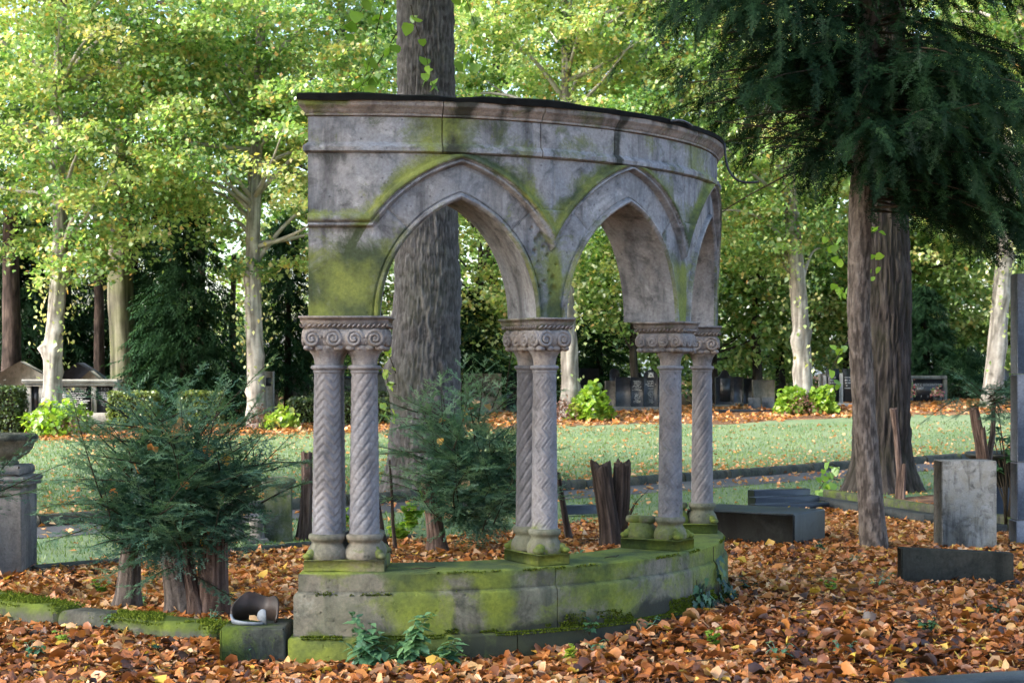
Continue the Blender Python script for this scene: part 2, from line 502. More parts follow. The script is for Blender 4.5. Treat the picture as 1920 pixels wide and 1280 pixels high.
LEAF_ST = [(0.0, (0.040, 0.105, 0.025)), (0.28, (0.105, 0.215, 0.05)), (0.52, (0.275, 0.42, 0.125)), (0.70, (0.48, 0.57, 0.22)), (0.84, (0.67, 0.64, 0.30)), (0.93, (0.64, 0.50, 0.16)), (1.0, (0.56, 0.30, 0.10))]
M['linden'] = leaf_mat("linden_leaves", LEAF_ST, 0.5)
M['understory'] = leaf_mat("understory_leaves", [(0, (0.030, 0.062, 0.022)), (0.5, (0.105, 0.18, 0.05)), (1, (0.27, 0.36, 0.10))], 0.5)
M['conifer'] = leaf_mat("conifer_needles", [(0, (0.010, 0.028, 0.013)), (0.5, (0.024, 0.060, 0.026)), (1, (0.055, 0.11, 0.042))], 0.2, 0.015)
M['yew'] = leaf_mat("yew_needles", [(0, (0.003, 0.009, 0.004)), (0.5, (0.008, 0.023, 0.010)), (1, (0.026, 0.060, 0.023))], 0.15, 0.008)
M['yewshrub'] = leaf_mat("yew_shrub_needles", [(0, (0.016, 0.046, 0.032)), (0.5, (0.055, 0.130, 0.085)), (1, (0.19, 0.31, 0.18))], 0.30, 0.04)
M['hedge'] = leaf_mat("clipped_hedge_leaves", [(0, (0.03, 0.05, 0.014)), (0.5, (0.085, 0.13, 0.03)), (1, (0.24, 0.29, 0.06))], 0.35)
M['sprout'] = leaf_mat("fresh_sprout_leaves", [(0, (0.10, 0.20, 0.022)), (0.5, (0.25, 0.40, 0.045)), (0.85, (0.42, 0.50, 0.07)), (1, (0.5, 0.42, 0.1))], 0.5)
M['nettle'] = leaf_mat("blue_green_herb_leaves", [(0, (0.03, 0.09, 0.05)), (0.5, (0.075, 0.19, 0.10)), (1, (0.16, 0.30, 0.12))], 0.35, 0.08)
M['ivy'] = leaf_mat("ivy_leaves", [(0, (0.008, 0.028, 0.016)), (0.5, (0.020, 0.062, 0.034)), (1, (0.06, 0.14, 0.05))], 0.15, 0.04)
M['grass'] = leaf_mat("grass_blades", [(0, (0.065, 0.12, 0.030)), (0.5, (0.135, 0.205, 0.05)), (1, (0.24, 0.28, 0.085))], 0.35, 0.02)
M['litter'] = leaf_mat("fallen_leaves", [(0, (0.030, 0.015, 0.011)), (0.16, (0.14, 0.050, 0.022)), (0.38, (0.35, 0.115, 0.030)), (0.60, (0.53, 0.215, 0.062)), (0.80, (0.62, 0.39, 0.23)), (0.88, (0.50, 0.27, 0.05)), (0.95, (0.60, 0.36, 0.05)), (1, (0.60, 0.44, 0.09))], 0.22, 0.04)
M['brownshoot'] = leaf_mat("dead_brown_shoots", [(0, (0.07, 0.03, 0.02)), (1, (0.26, 0.13, 0.09))], 0.2)
M['flower'] = leaf_mat("grave_flowers", [(0, (0.10, 0.22, 0.05)), (0.45, (0.18, 0.3, 0.08)), (0.5, (0.55, 0.16, 0.25)), (0.8, (0.6, 0.14, 0.1)), (1, (0.75, 0.6, 0.5))], 0.3)

def leaf_variants(key, m, tints, tmpl):
    return [mesh(key, tmpl[0], tmpl[1], m, attrs={'tint': ('POINT', np.full(len(tmpl[0]), t_))}) for t_ in tints]
def leaf_objects(parent, me_list, pos, Mx, size, seed, name="leaf"):
    r = random.Random(seed)
    from mathutils import Matrix
    off = ORIG[parent.name]
    for p, R_, s in zip(pos, Mx, np.broadcast_to(size, (len(pos),))):
        o = bpy.data.objects.new(name, r.choice(me_list)); COL.objects.link(o)
        o.parent = parent
        A = np.eye(4); A[:3, :3] = R_ * s; A[:3, 3] = np.asarray(p) - off
        o.matrix_local = Matrix(A.tolist())

# ================================================================== THE SETTING: ground, lawn, path
PU = np.array([0.742, 0.671]); PN = np.array([-0.671, 0.742])     # along / across the garden path
V_LITTER, V_PATH0, V_PATH1 = 12.35, 15.0, 16.05                  # litter edge, near and far path edge

def uv2w(u, v): return PU[0] * u + PN[0] * v, PU[1] * u + PN[1] * v

def ground_material():
    m, nt, out = mat("leafy_earth"); nb = NB(nt); P = nb.coord()
    vo = nb.n("ShaderNodeTexVoronoi"); vo.inputs["Scale"].default_value = 13; nb.l(P, vo.inputs["Vector"])
    sp = nb.n("ShaderNodeSeparateColor"); nb.l(vo.outputs["Color"], sp.inputs[0])
    c = nb.ramp(sp.outputs[0], [(0, (0.045, 0.022, 0.014)), (0.4, (0.14, 0.065, 0.032)), (0.75, (0.24, 0.12, 0.06)), (1, (0.32, 0.2, 0.12))])
    n = nb.noise(P, 1.3, 4, 0.6)
    c = nb.mix(nb.ramp(n, [(0.45, 0), (0.7, 0.8)]), c, (0.04, 0.026, 0.018))
    principled(nb, out, c, 0.9, nb.bump(sp.outputs[1], 0.6, 0.02), 0.15)
    return m
def lawn_material():
    m, nt, out = mat("lawn_turf"); nb = NB(nt); P = nb.coord()
    n1 = nb.noise(P, 0.35, 4, 0.6); n2 = nb.noise(P, 3.0, 5, 0.65); n3 = nb.noise(P, 60, 3, 0.7)
    c = nb.mix(nb.ramp(n1, [(0.38, 0), (0.62, 1)]), (0.118, 0.180, 0.092), (0.168, 0.218, 0.122))
    c = nb.mix(nb.math('MULTIPLY', nb.ramp(n2, [(0.45, 0), (0.7, 1)]), 0.5), c, (0.23, 0.25, 0.12))
    c = nb.mix(0.5, c, nb.ramp(n3, [(0.25, 0.25), (0.75, 0.8)]), 'OVERLAY')
    principled(nb, out, c, 0.85, nb.bump(n3, 0.8, 0.03), 0.2)
    return m
def path_material():
    m, nt, out = mat("worn_asphalt"); nb = NB(nt); P = nb.coord()
    n1 = nb.noise(P, 1.2, 5, 0.6); n3 = nb.noise(P, 90, 3, 0.7)
    c = nb.mix(nb.ramp(n1, [(0.4, 0), (0.65, 1)]), (0.062, 0.058, 0.062), (0.095, 0.088, 0.092))
    c = nb.mix(0.4, c, nb.ramp(n3, [(0.3, 0.3), (0.7, 0.75)]), 'OVERLAY')
    principled(nb, out, c, 0.7, nb.bump(n3, 0.5, 0.01), 0.4)
    return m
M['ground'] = ground_material(); M['lawn'] = lawn_material(); M['path'] = path_material()

def sheet(name, us, vs_, fn, dz, m):
    """grid sheet over parameter lists; fn(u, v) -> X, Y"""
    U, W = np.meshgrid(us, vs_, indexing='ij')
    X, Y = fn(U, W)
    Z = gz(X, Y) + dz
    V = np.stack([X, Y, Z], -1).reshape(-1, 3)
    return tag(obj(name, V, grid_faces(len(us), len(vs_)), m, smooth=True), kind='structure')

gx = np.unique(np.concatenate([np.linspace(-160, -14, 16), np.linspace(-14, 14, 90), np.linspace(14, 160, 16)]))
gy = np.unique(np.concatenate([np.linspace(-30, 4, 8), np.linspace(4, 50, 120), np.linspace(50, 420, 24)]))
sheet("ground", gx, gy, lambda u, v: (u, v), 0.0, M['ground'])
def lawn_end(u):    # far border of the lawn, where the leaf strip under the lindens starts
    return None
# near grass strip between litter and path; path; lawn beyond
sheet("grass_strip", np.linspace(2, 45, 90), np.linspace(V_LITTER, V_PATH0 + 0.02, 8), lambda u, v: uv2w(u, v), 0.006, M['lawn'])
sheet("path", np.linspace(2, 45, 90), np.linspace(V_PATH0, V_PATH1, 5), lambda u, v: uv2w(u, v), 0.012, M['path'])
def lawn_xy(u, t):
    x0, y0 = uv2w(u, V_PATH1 + 0.15)
    ye = np.maximum(36.2 + 0.16 * (x0 + 9), y0 + 0.01) + 0.5 * np.sin(x0 * 0.9) + 0.3 * np.sin(x0 * 2.3)
    ye = np.maximum(ye, y0 + 0.01)
    return x0 + 0 * t, y0 + (ye - y0) * t
sheet("lawn", np.linspace(-6, 46, 110), np.linspace(0, 1, 50), lawn_xy, 0.006, M['lawn'])

# kerb along the far side of the path: single stones
kerb = empty("path_kerb", (*uv2w(20, V_PATH1 + 0.07), 0))
tag(kerb, kind='structure')
u = 4.0; k = 0
kr = random.Random(3)
while u < 42:
    L = 1.0 + kr.uniform(-0.05, 0.05)
    mb = MB()
    us = np.linspace(u, u + L - 0.012, 7)
    prof = np.array([(-0.075, -0.05), (-0.075, 0.07), (-0.055, 0.115), (-0.01, 0.135), (0.045, 0.125), (0.075, 0.09), (0.075, -0.05)])
    V = []
    jit = kr.uniform(-0.008, 0.008); jz = kr.uniform(-0.012, 0.012)
    for uu in us:
        for (a, b) in prof:
            X, Y = uv2w(uu, V_PATH1 + 0.075 + a + jit)
            V.append((X, Y, float(gz(X, Y)) + b + jz))
    n = len(prof)
    fcs = [grid_faces(len(us), n), np.array([list(range(n))[::-1], [(len(us) - 1) * n + i for i in range(n)]])]
    obj("kerb_stone", np.array(V), fcs, M['kerbstone'], kerb)
    u += L

# thin stone edging between grass strip and the leaf-covered graves
edg = empty("grave_edging", (*uv2w(8, V_LITTER), 0)); tag(edg, kind='structure')
u = 5.2
while u < 10.0:
    L = 0.8
    x0, y0 = uv2w(u, V_LITTER)
    V, Fb = box(0, L - 0.01, -0.045, 0.045, -0.08, 0.035 + kr.uniform(-.01, .01), 0.012)
    V = rotz(V, math.atan2(PU[1], PU[0])); V[:, 0] += x0; V[:, 1] += y0
    obj("edging_stone", V, Fb, M['kerbstone'], edg)
    u += L

# ------------------------------------------------------------------ fallen leaves
def leaf_template(seed, curl, n=9):
    """heart shaped linden leaf, curled; unit length along x"""
    r = random.Random(seed)
    t = np.linspace(0, 1, 5)
    w = np.array([0.10, 0.43, 0.47, 0.30, 0.0]) * r.uniform(0.85, 1.1)
    xs = np.array([0.0, 0.12, 0.42, 0.75, 1.05]) - 0.45
    xs_e = np.array([-0.06, 0.02, 0.42, 0.75, 1.05]) - 0.45
    mid = np.stack([xs, np.zeros(5), -curl * 0.9 * (xs) ** 2 + r.uniform(-.04, .04)], -1)
    c1, c2 = curl * r.uniform(0.6, 1.5), curl * r.uniform(0.6, 1.5)
    L = np.stack([xs_e, w, mid[:, 2] + c1 * w * 1.1 + 0.10 * np.array([r.uniform(-1, 1) for _ in range(5)]) * (w > .2)], -1)
    R = np.stack([xs_e, -w, mid[:, 2] + c2 * w * 1.1 + 0.10 * np.array([r.uniform(-1, 1) for _ in range(5)]) * (w > .2)], -1)
    V = np.concatenate([mid, L[:4], R[:4]])
    q = []; tr = []
    for i in range(3):
        q.append([i, i + 1, 5 + i + 1, 5 + i]); q.append([i, 9 + i, 9 + i + 1, i + 1])
    tr.append([3, 4, 8]); tr.append([3, 12, 4])
    return V, [np.array(q), np.array(tr)]
LT = [leaf_template(i, c) for i, c in enumerate((0.05, 0.2, 0.35, 0.6, -0.25, -0.45, 0.9))]

LTF = [(np.array([[-0.48, 0, 0], [-0.1, 0.45, 0.1 + c_], [0.55, 0, -0.05], [-0.1, -0.45, 0.06 + c_ * 0.5], [0.0, 0, -0.02]]), [np.array([[4, 1, 0], [4, 2, 1], [4, 3, 2], [4, 0, 3]])]) for c_ in (0.0, 0.15, 0.3)]
def litter_mesh(name, pos, sizes, tints, tilt, label):
    mb = MB(); far_ = pos[:, 1] > 10.2
    for LT, sel in ((globals()['LT'], ~far_), (LTF, far_)):
        _litter(mb, LT, pos[sel], sizes[sel], tints[sel], tilt)
    o = mb.obj(name, M['litter'], attr="tint", smooth=True)
    tag(o, label, "leaves", kind='stuff')
    return o
def _litter(mb, LT, pos, sizes, tints, tilt):
    pick = rng.integers(0, len(LT), len(pos))
    for k, (tV, tF) in enumerate(LT):
        s = pick == k
        N = int(s.sum())
        if not N: continue
        yaw = rng.uniform(0, 2 * pi, N)
        tk = tilt * np.where(rng.random(N) < 0.6, 0.5, 1.5)
        tl = rng.normal(0, 1, N) * tk; rl = rng.normal(0, 1, N) * tk
        V, Fo = scatter(tV, tF, pos[s], rots(N, yaw, tl, rl), sizes[s])
        mb.add(V, Fo, np.repeat(tints[s], len(tV)))

# near litter: between the camera and the grass strip, denser and larger close by
def in_arcade(X, Y):
    r = np.hypot(X + 0.885, Y - 11.44); th = np.arctan2(X + 0.885, 11.44 - Y)
    a = (r > 1.84) & (r < 2.385) & (th > 0) & (th < radians(95))
    b = (X > -1.23) & (X <= -0.885) & (Y > 9.04) & (Y < 9.6)
    return a | b
N = 108000
Y = 6.8 + (19.8 - 6.8) * rng.random(N) ** 1.12
X = (rng.random(N) - 0.5) * (0.66 * Y + 1.6)
v = PN[0] * X + PN[1] * Y
edge = V_LITTER + 0.10 * np.sin(X * 3.1) - 0.05 + 0.35 * (rng.random(N) ** 4)
keep = (v < edge) & ~in_arcade(X, Y)
# right of the big tree the litter reaches further back
bald = fbm(X * 1.4, Y * 1.4, 0 * X, 3, 5)
keep &= ~((bald < 0.30) & (rng.random(N) < 0.7))
X, Y, bald = X[keep], Y[keep], bald[keep]
hump = 0.06 * fbm(X * 2.2, Y * 2.2, 0 * X, 3, 11)
Z = gz(X, Y) + 0.006 + hump * 0.9 + rng.random(len(X)) ** 1.5 * 0.032
sz = np.clip(rng.lognormal(np.log(0.047), 0.38, len(X)), 0.018, 0.105)
zone = fbm(X * 0.9, Y * 0.9, 0 * X, 3, 21)
warm = sstep(8.6, 12.5, Y) * 0.17 - 0.09
tint = np.clip(rng.normal(0.41, 0.20, len(X)) + (zone - 0.5) * 0.5 + warm, 0.02, 0.85)
yl = rng.random(len(X))
tint = np.where(yl < 0.045, rng.uniform(0.91, 0.99, len(X)), tint)
tint = np.where(yl > 0.93, rng.uniform(0.68, 0.86, len(X)), tint)
litter_mesh("leaf_litter", np.stack([X, Y, Z], -1), sz, tint, 0.36, "carpet of fallen brown and orange leaves in the foreground")

# leaves blown over the grass strip, the path and the lawn
N = 44000
Y = rng.uniform(14, 37, N) ; X = (rng.random(N) - 0.5) * (0.66 * Y + 2)
v = PN[0] * X + PN[1] * Y
dens = np.where(v < V_LITTER, 0, np.where(v < V_PATH0, 0.05, np.where(v < V_PATH1, 0.22, np.where(v < V_PATH1 + 0.2, 0.06,
        0.085 + 0.85 * np.exp(-np.clip(v - V_PATH1 - 0.2, 0, 99) / 1.3)))))
dens = dens + 0.5 * sstep(33, 37.5, Y - 0.16 * (X + 9))
keep = rng.random(N) < dens
X, Y = X[keep], Y[keep]
Z = gz(X, Y) + 0.02 + rng.random(len(X)) * 0.02
tint = np.clip(rng.normal(0.63, 0.16, len(X)), 0.15, 0.86)
litter_mesh("lawn_leaves", np.stack([X, Y, Z], -1), rng.uniform(0.045, 0.085, len(X)), tint, 0.3, "scattered pale fallen leaves on the lawn and path")
# leaf strip under the linden row
N = 15000
Y = rng.uniform(35.5, 47, N); X = (rng.random(N) - 0.5) * (0.66 * Y + 2)
keep = (Y > 35.6 + 0.16 * (X + 9) + 2.4 * rng.random(N) ** 2) & (fbm(X * 0.7, Y * 0.7, 0 * X, 3, 44) > 0.36)
X, Y = X[keep], Y[keep]
Z = gz(X, Y) + 0.01 + rng.random(len(X)) * 0.05
tint = np.clip(rng.normal(0.60, 0.15, len(X)), 0.2, 0.86)
litter_mesh("linden_row_leaves", np.stack([X, Y, Z], -1), rng.uniform(0.09, 0.15, len(X)), tint, 0.3, "orange strip of fallen leaves under the linden row")

# grass blades give the strip and the lawn an uneven nap
def blades(name, N, yr, hs, cond, label):
    Y = rng.uniform(yr[0], yr[1], N); X = (rng.random(N) - 0.5) * (0.66 * Y + 1.5)
    v = PN[0] * X + PN[1] * Y
    k = cond(X, Y, v); X, Y = X[k], Y[k]; n = len(X)
    Z = gz(X, Y) + 0.004
    h = rng.uniform(hs[0], hs[1], n); a = rng.uniform(0, 2 * pi, n); w = h * 0.16
    dx, dy = np.cos(a), np.sin(a); b = rng.uniform(0.2, 0.8, n) * h
    P0 = np.stack([X - dy * w, Y + dx * w, Z], -1); P1 = np.stack([X + dy * w, Y - dx * w, Z], -1)
    P2 = np.stack([X + dx * b, Y + dy * b, Z + h], -1)
    V = np.stack([P0, P1, P2], 1).reshape(-1, 3)
    zone = fbm(X * 0.5, Y * 0.5, 0 * X, 3, 4)
    t = np.clip(rng.normal(0.45, 0.2, n) + (zone - .5), 0, 1)
    tag(obj(name, V, np.arange(3 * n).reshape(-1, 3), M['grass'], attrs={'tint': ('FACE', t)}), label, "grass", kind='stuff')
blades("grass_strip_blades", 60000, (13, 30), (0.02, 0.05), lambda X, Y, v: (v > V_LITTER) & (v < V_PATH0), "short grass on the strip in front of the path")
blades("lawn_blades", 90000, (18, 37.5), (0.025, 0.055), lambda X, Y, v: (v > V_PATH1 + 0.17) & (Y < 36.2 + 0.16 * (X + 9)), "short pale green lawn grass behind the path")

mb = MB(); g = np.random.default_rng(14)
for i in range(170):
    Y = g.uniform(7.5, 17); X = g.uniform(-0.32, 0.32) * Y
    if PN[0] * X + PN[1] * Y > V_LITTER - 0.1 or in_arcade(np.array([X]), np.array([Y]))[0]: continue
    L = g.uniform(0.08, 0.35); a = g.uniform(0, 2 * pi); u = np.linspace(0, 1, 5)
    z = float(gz(X, Y)) + g.uniform(0.05, 0.085)
    P = np.stack([X + L * u * cos(a) + g.normal(0, 0.008, 5), Y + L * u * sin(a) + g.normal(0, 0.008, 5), z + g.normal(0, 0.006, 5) + u * g.uniform(-0.02, 0.03)], -1)
    V, Fs = tube(P, np.linspace(0.004, 0.0015, 5), 5); mb.add(V, Fs)
tag(mb.obj("litter_twigs", M['twig']), "thin dry twigs strewn among the fallen leaves", "twigs", kind='stuff')

# ================================================================== THE STONE ARCADE
CX, CY = -0.885, 11.44            # centre of the curve
RW = 2.285                         # outer face of the wall
RI = 1.905                         # inner face
S_END = RW * radians(94)
S_LEFT = -0.245
ZS, ZT = 1.895, 2.797              # springing (top of the abaci), underside of the frieze

def cyl(s, r, z):
    """s runs along the wall (straight where s<0), r from the centre"""
    s, r, z = np.broadcast_arrays(np.asarray(s, float), np.asarray(r, float), np.asarray(z, float))
    th = np.maximum(s, 0) / RW
    X = CX + r * np.sin(th) + np.minimum(s, 0); Y = CY - r * np.cos(th)
    return np.stack([X, Y, z], -1)

arcade = empty("stone_arcade", (CX + 0.6, 9.5, 0.0), "curved weathered sandstone arcade of pointed arches on carved twin columns", "arcade")

ARCH = []
for s0, a, rise in ((0.612, 0.457, 0.655), (1.763, 0.4865, 0.685), (2.941, 0.4845, 0.685)):
    c = (rise * rise - a * a) / (2 * a)
    ARCH.append((s0, a, rise, c, a + c))
PIERS = [-0.045, 0.5 * (ARCH[0][0] + ARCH[0][1] + ARCH[1][0] - ARCH[1][1]), 0.5 * (ARCH[1][0] + ARCH[1][1] + ARCH[2][0] - ARCH[2][1]), ARCH[2][0] + ARCH[2][1] + 0.11]
JA = radians(42)

def arch_dist(s, z):
    """distance outward from the nearest arch curve, index of that arch, angle on its circle"""
    best = np.full(s.shape, 9.0); idx = np.zeros(s.shape, int); ang = np.zeros(s.shape)
    for i, (s0, a, rise, c, rho) in enumerate(ARCH):
        cc = np.where(s < s0, s0 + c, s0 - c)
        d = np.hypot(s - cc, z - ZS) - rho
        an = np.arctan2(z - ZS, np.abs(s - cc))
        m = d < best
        best = np.where(m, d, best); idx = np.where(m, i, idx); ang = np.where(m, an, ang)
    return best, idx, ang

HOLES = [(-0.10, 2.33, .020), (-.07, 2.36, .026), (-.115, 2.27, .016), (-.055, 2.30, .013), (-.03, 2.25, .012), (-.09, 2.21, .011), (.01, 2.12, .02), (-.02, 2.16, .01), (.015, 2.06, .024), (-.01, 2.03, .012), (-.05, 2.10, .012), (-.13, 2.40, .012), (.03, 2.2, .009), (-.08, 2.07, .01)]

def relief(s, z):
    D, idx, ang = arch_dist(s, z)
    left = s < ARCH[0][0]
    Dr = np.clip(0.19 + (z - 2.385) * 0.78, 0.10, 9)
    Deff = np.where(left, np.minimum(D, np.where(Dr > 0.10, Dr, 9)), D)
    below = left & (z < 2.385)
    Deff = np.where(below, np.minimum(D, 0.15), Deff)
    xs = [-.05, 0, .006, .014, .026, .033, .038, .044, .17, .186, .189, .196, .203, .212, .217, .224, .236, .247, .252, .27, 9]
    ys = [-.018, -.018, -.006, .002, -.002, -.026, -.028, -.020, -.020, -.024, -.012, .018, .020, .010, .026, .034, .032, .020, .004, 0, 0]
    r = np.interp(Deff, xs, ys)
    # little triangular gussets where two hoods meet
    for p in PIERS[1:3]:
        g = (np.abs(s - p) < 0.11) & (z < 2.505) & (Deff > 0.205)
        r = np.where(g, np.maximum(r, 0.022), r)
    # joints
    def groove(d, w=0.0045, dep=0.009): return -dep * np.exp(-(d / w) ** 2)
    for p in PIERS[1:3]:
        r = r + np.where(z > 2.505, groove(s - p, 0.005, 0.007), 0)
    for i, (s0, a, rise, c, rho) in enumerate(ARCH):
        for sg in (-1, 1):
            cc = s0 - sg * c
            dx = (s - cc) * sg; dz = z - ZS
            d = -dx * sin(JA) + dz * cos(JA)
            rad = dx * cos(JA) + dz * sin(JA)
            on = (rad > rho - 0.02) & (rad < rho + 0.255) & (dx > 0)
            r = r + np.where(on, groove(d), 0)
    for p in PIERS[1:3]:
        on = (np.abs(s - p) < 0.105)
        r = r + np.where(on, groove(z - 2.507, 0.004, 0.006), 0)
    # shot marks on the second pier
    for (ds, zz, rr) in HOLES:
        d2 = ((s - PIERS[1] - ds) ** 2 + (z - zz) ** 2) / (rr * rr)
        r = r - 0.016 * np.exp(-d2 ** 2 * 1.5)
    r = r + 0.004 * (fbm(s * 6, z * 6, 0 * s, 3, 3) - 0.5)
    return r

def block_of(s, z):
    D, idx, ang = arch_dist(s, z)
    B = np.zeros(s.shape, int)
    # arch blocks 10+i bounded by pier centre lines, springers 20+k
    ai = np.where(s < PIERS[1], 0, np.where(s < PIERS[2], 1, 2))
    pk = np.searchsorted([ARCH[0][0], ARCH[1][0], ARCH[2][0]], s.ravel()).reshape(s.shape)
    low = ang < JA
    top = np.where(pk == 0, 2.462, np.where(pk == 3, 2.47, 2.507))
    spr = low & (z < top)
    return np.where(spr, 20 + pk, 10 + ai)

# grid columns
def lin(a, b, st): return np.linspace(a, b, max(2, int(round((b - a) / st)) + 1))[:-1]
Scol = [lin(S_LEFT, ARCH[0][0] - ARCH[0][1], 0.006)]
for i, (s0, a, rise, c, rho) in enumerate(ARCH):
    pm = math.acos(c / rho)
    ph = np.linspace(0, pm, 66)
    lefts = s0 + c - rho * np.cos(ph)
    rights = (2 * s0 - lefts)[::-1]
    Scol += [lefts[:-1], rights[:-1]]
    nxt = ARCH[i + 1][0] - ARCH[i + 1][1] if i < 2 else S_END
    Scol.append(lin(s0 + a, nxt, 0.006))
Scol = np.concatenate(Scol + [[S_END]])
zlow = np.full(len(Scol), ZS)
for (s0, a, rise, c, rho) in ARCH:
    ins = np.abs(Scol - s0) < a
    cc = np.where(Scol < s0, s0 + c, s0 - c)
    zz = ZS + np.sqrt(np.maximum(rho ** 2 - (Scol - cc) ** 2, 0))
    zlow = np.where(ins, zz, zlow)
NR = 130
tt = np.linspace(0, 1, NR)
SG = np.broadcast_to(Scol[:, None], (len(Scol), NR))
ZG = zlow[:, None] + (ZT - zlow)[:, None] * tt[None]
RL = relief(SG, ZG)
VO = cyl(SG, RW + RL, ZG)
# soft chipped arrises at the far left end
D_, I_, A_ = arch_dist(SG, ZG)
moss = 0.75 * np.exp(-((D_ - 0.25) / 0.035) ** 2) * 0.8
moss = np.maximum(moss, 0.50 * np.exp(-np.clip(D_ - 0.25, 0, 9) / 0.10) * (D_ > 0.22))
moss = np.maximum(moss, 0.58 * sstep(2.55, 2.1, ZG) * (SG < ARCH[0][0] - ARCH[0][1] + 0.08))
moss = np.maximum(moss, 0.62 * np.exp(-np.clip(ZG - 1.9, 0, 9) / 0.06) * (SG < 0.2))
moss = np.maximum(moss, 0.45 * np.exp(-((ZG - 2.45) / 0.05) ** 2) * (SG < 0.15))
for p in PIERS[1:3]:
    moss = np.maximum(moss, 0.70 * np.exp(-((SG - p - 0.02) / 0.07) ** 2) * sstep(2.42, 2.15, ZG))
moss = np.maximum(moss, 0.38 * sstep(1.2, 0.9, ZG / 2.3) )
moss = moss * 1.18 - 0.09
soot = 0.34 * np.exp(-((ZG - 2.62) / 0.16) ** 2) * (SG < 0.1) + 0.34 * sstep(2.68, 2.797, ZG) + 0.16 * sstep(0.55, 0.75, fbm(SG * 5, ZG * 1.2, 0 * SG, 3, 91))
NRI = 14
ti = np.linspace(0, 1, NRI)
SI = np.broadcast_to(Scol[:, None], (len(Scol), NRI)); ZI = zlow[:, None] + (ZT - zlow)[:, None] * ti[None]
VI = cyl(SI, RI, ZI)
NB_ = 7
kk = np.linspace(0, 1, NB_)
RB = (RW + RL[:, :1]) * (1 - kk[None]) + RI * kk[None]
dzb = 0.006 * (np.exp(-((kk - 0.10) / 0.05) ** 2) + np.exp(-((kk - 0.9) / 0.05) ** 2))
VB = cyl(np.broadcast_to(Scol[:, None], RB.shape), RB, zlow[:, None] + dzb[None] * 0)
cs = 0.5 * (Scol[1:] + Scol[:-1])
def cellblock(S, Z):
    s = 0.25 * (S[1:, 1:] + S[:-1, 1:] + S[1:, :-1] + S[:-1, :-1]); z = 0.25 * (Z[1:, 1:] + Z[:-1, 1:] + Z[1:, :-1] + Z[:-1, :-1])
    return block_of(s, z)
BO = cellblock(SG, ZG).ravel(); BI = cellblock(SI, ZI).ravel()
BB = np.repeat(BO.reshape(len(Scol) - 1, NR - 1)[:, 0], NB_ - 1)
nO, nI = SG.size, SI.size
FO = grid_faces(len(Scol), NR); FI = grid_faces(len(Scol), NRI)[:, ::-1] + nO; FB = grid_faces(len(Scol), NB_)[:, ::-1] + nO + nI
VA = np.concatenate([VO.reshape(-1, 3), VI.reshape(-1, 3), VB.reshape(-1, 3)])
MA = np.concatenate([moss.ravel(), np.full(nI, 0.1), np.full(VB.size // 3, -0.12)])
SA = np.concatenate([soot.ravel(), np.zeros(nI), np.zeros(VB.size // 3)])
FA = np.concatenate([FO, FI, FB]); BA = np.concatenate([BO, BI, BB])
for b in sorted(set(BA.tolist())):
    f = FA[BA == b]
    used, inv = np.unique(f.ravel(), return_inverse=True)
    V = VA[used]; f = inv.reshape(f.shape)
    fl = [f]
    if b in (10, 20):   # left end face: quads between outer and inner edge
        zz = np.linspace(ZS, 2.462, 8) if b == 20 else np.linspace(2.462, ZT, 8)
        rO = np.interp(zz, ZG[0], RW + RL[0])
        e = np.concatenate([cyl(S_LEFT, rO, zz), cyl(S_LEFT, RI, zz)])
        n0 = len(V)
        V = np.concatenate([V, e]); i = np.arange(7)
        fl.append(np.stack([n0 + i, n0 + i + 1, n0 + 8 + i + 1, n0 + 8 + i], -1))
        ma = np.concatenate([MA[used], np.full(16, 0.1)]); sa = np.concatenate([SA[used], np.zeros(16)])
    else:
        ma, sa = MA[used], SA[used]
        if b == 23:     # right end face
            zz = np.linspace(ZS, ZT, 8)
            e = np.concatenate([cyl(S_END, RW, zz), cyl(S_END, RI, zz)]); n0 = len(V); i = np.arange(7)
            V = np.concatenate([V, e]); fl.append(np.stack([n0 + i, n0 + 8 + i, n0 + 8 + i + 1, n0 + i + 1], -1))
            ma = np.concatenate([ma, np.full(16, 0.1)]); sa = np.concatenate([sa, np.zeros(16)])
    o = obj("arch_stone" if b < 20 else "springer_stone", V, [np.concatenate(fl)], M['stone'], arcade, smooth=True, attrs={'moss': ('POINT', ma), 'soot': ('POINT', sa)})
    o.data.set_sharp_from_angle(angle=radians(50))

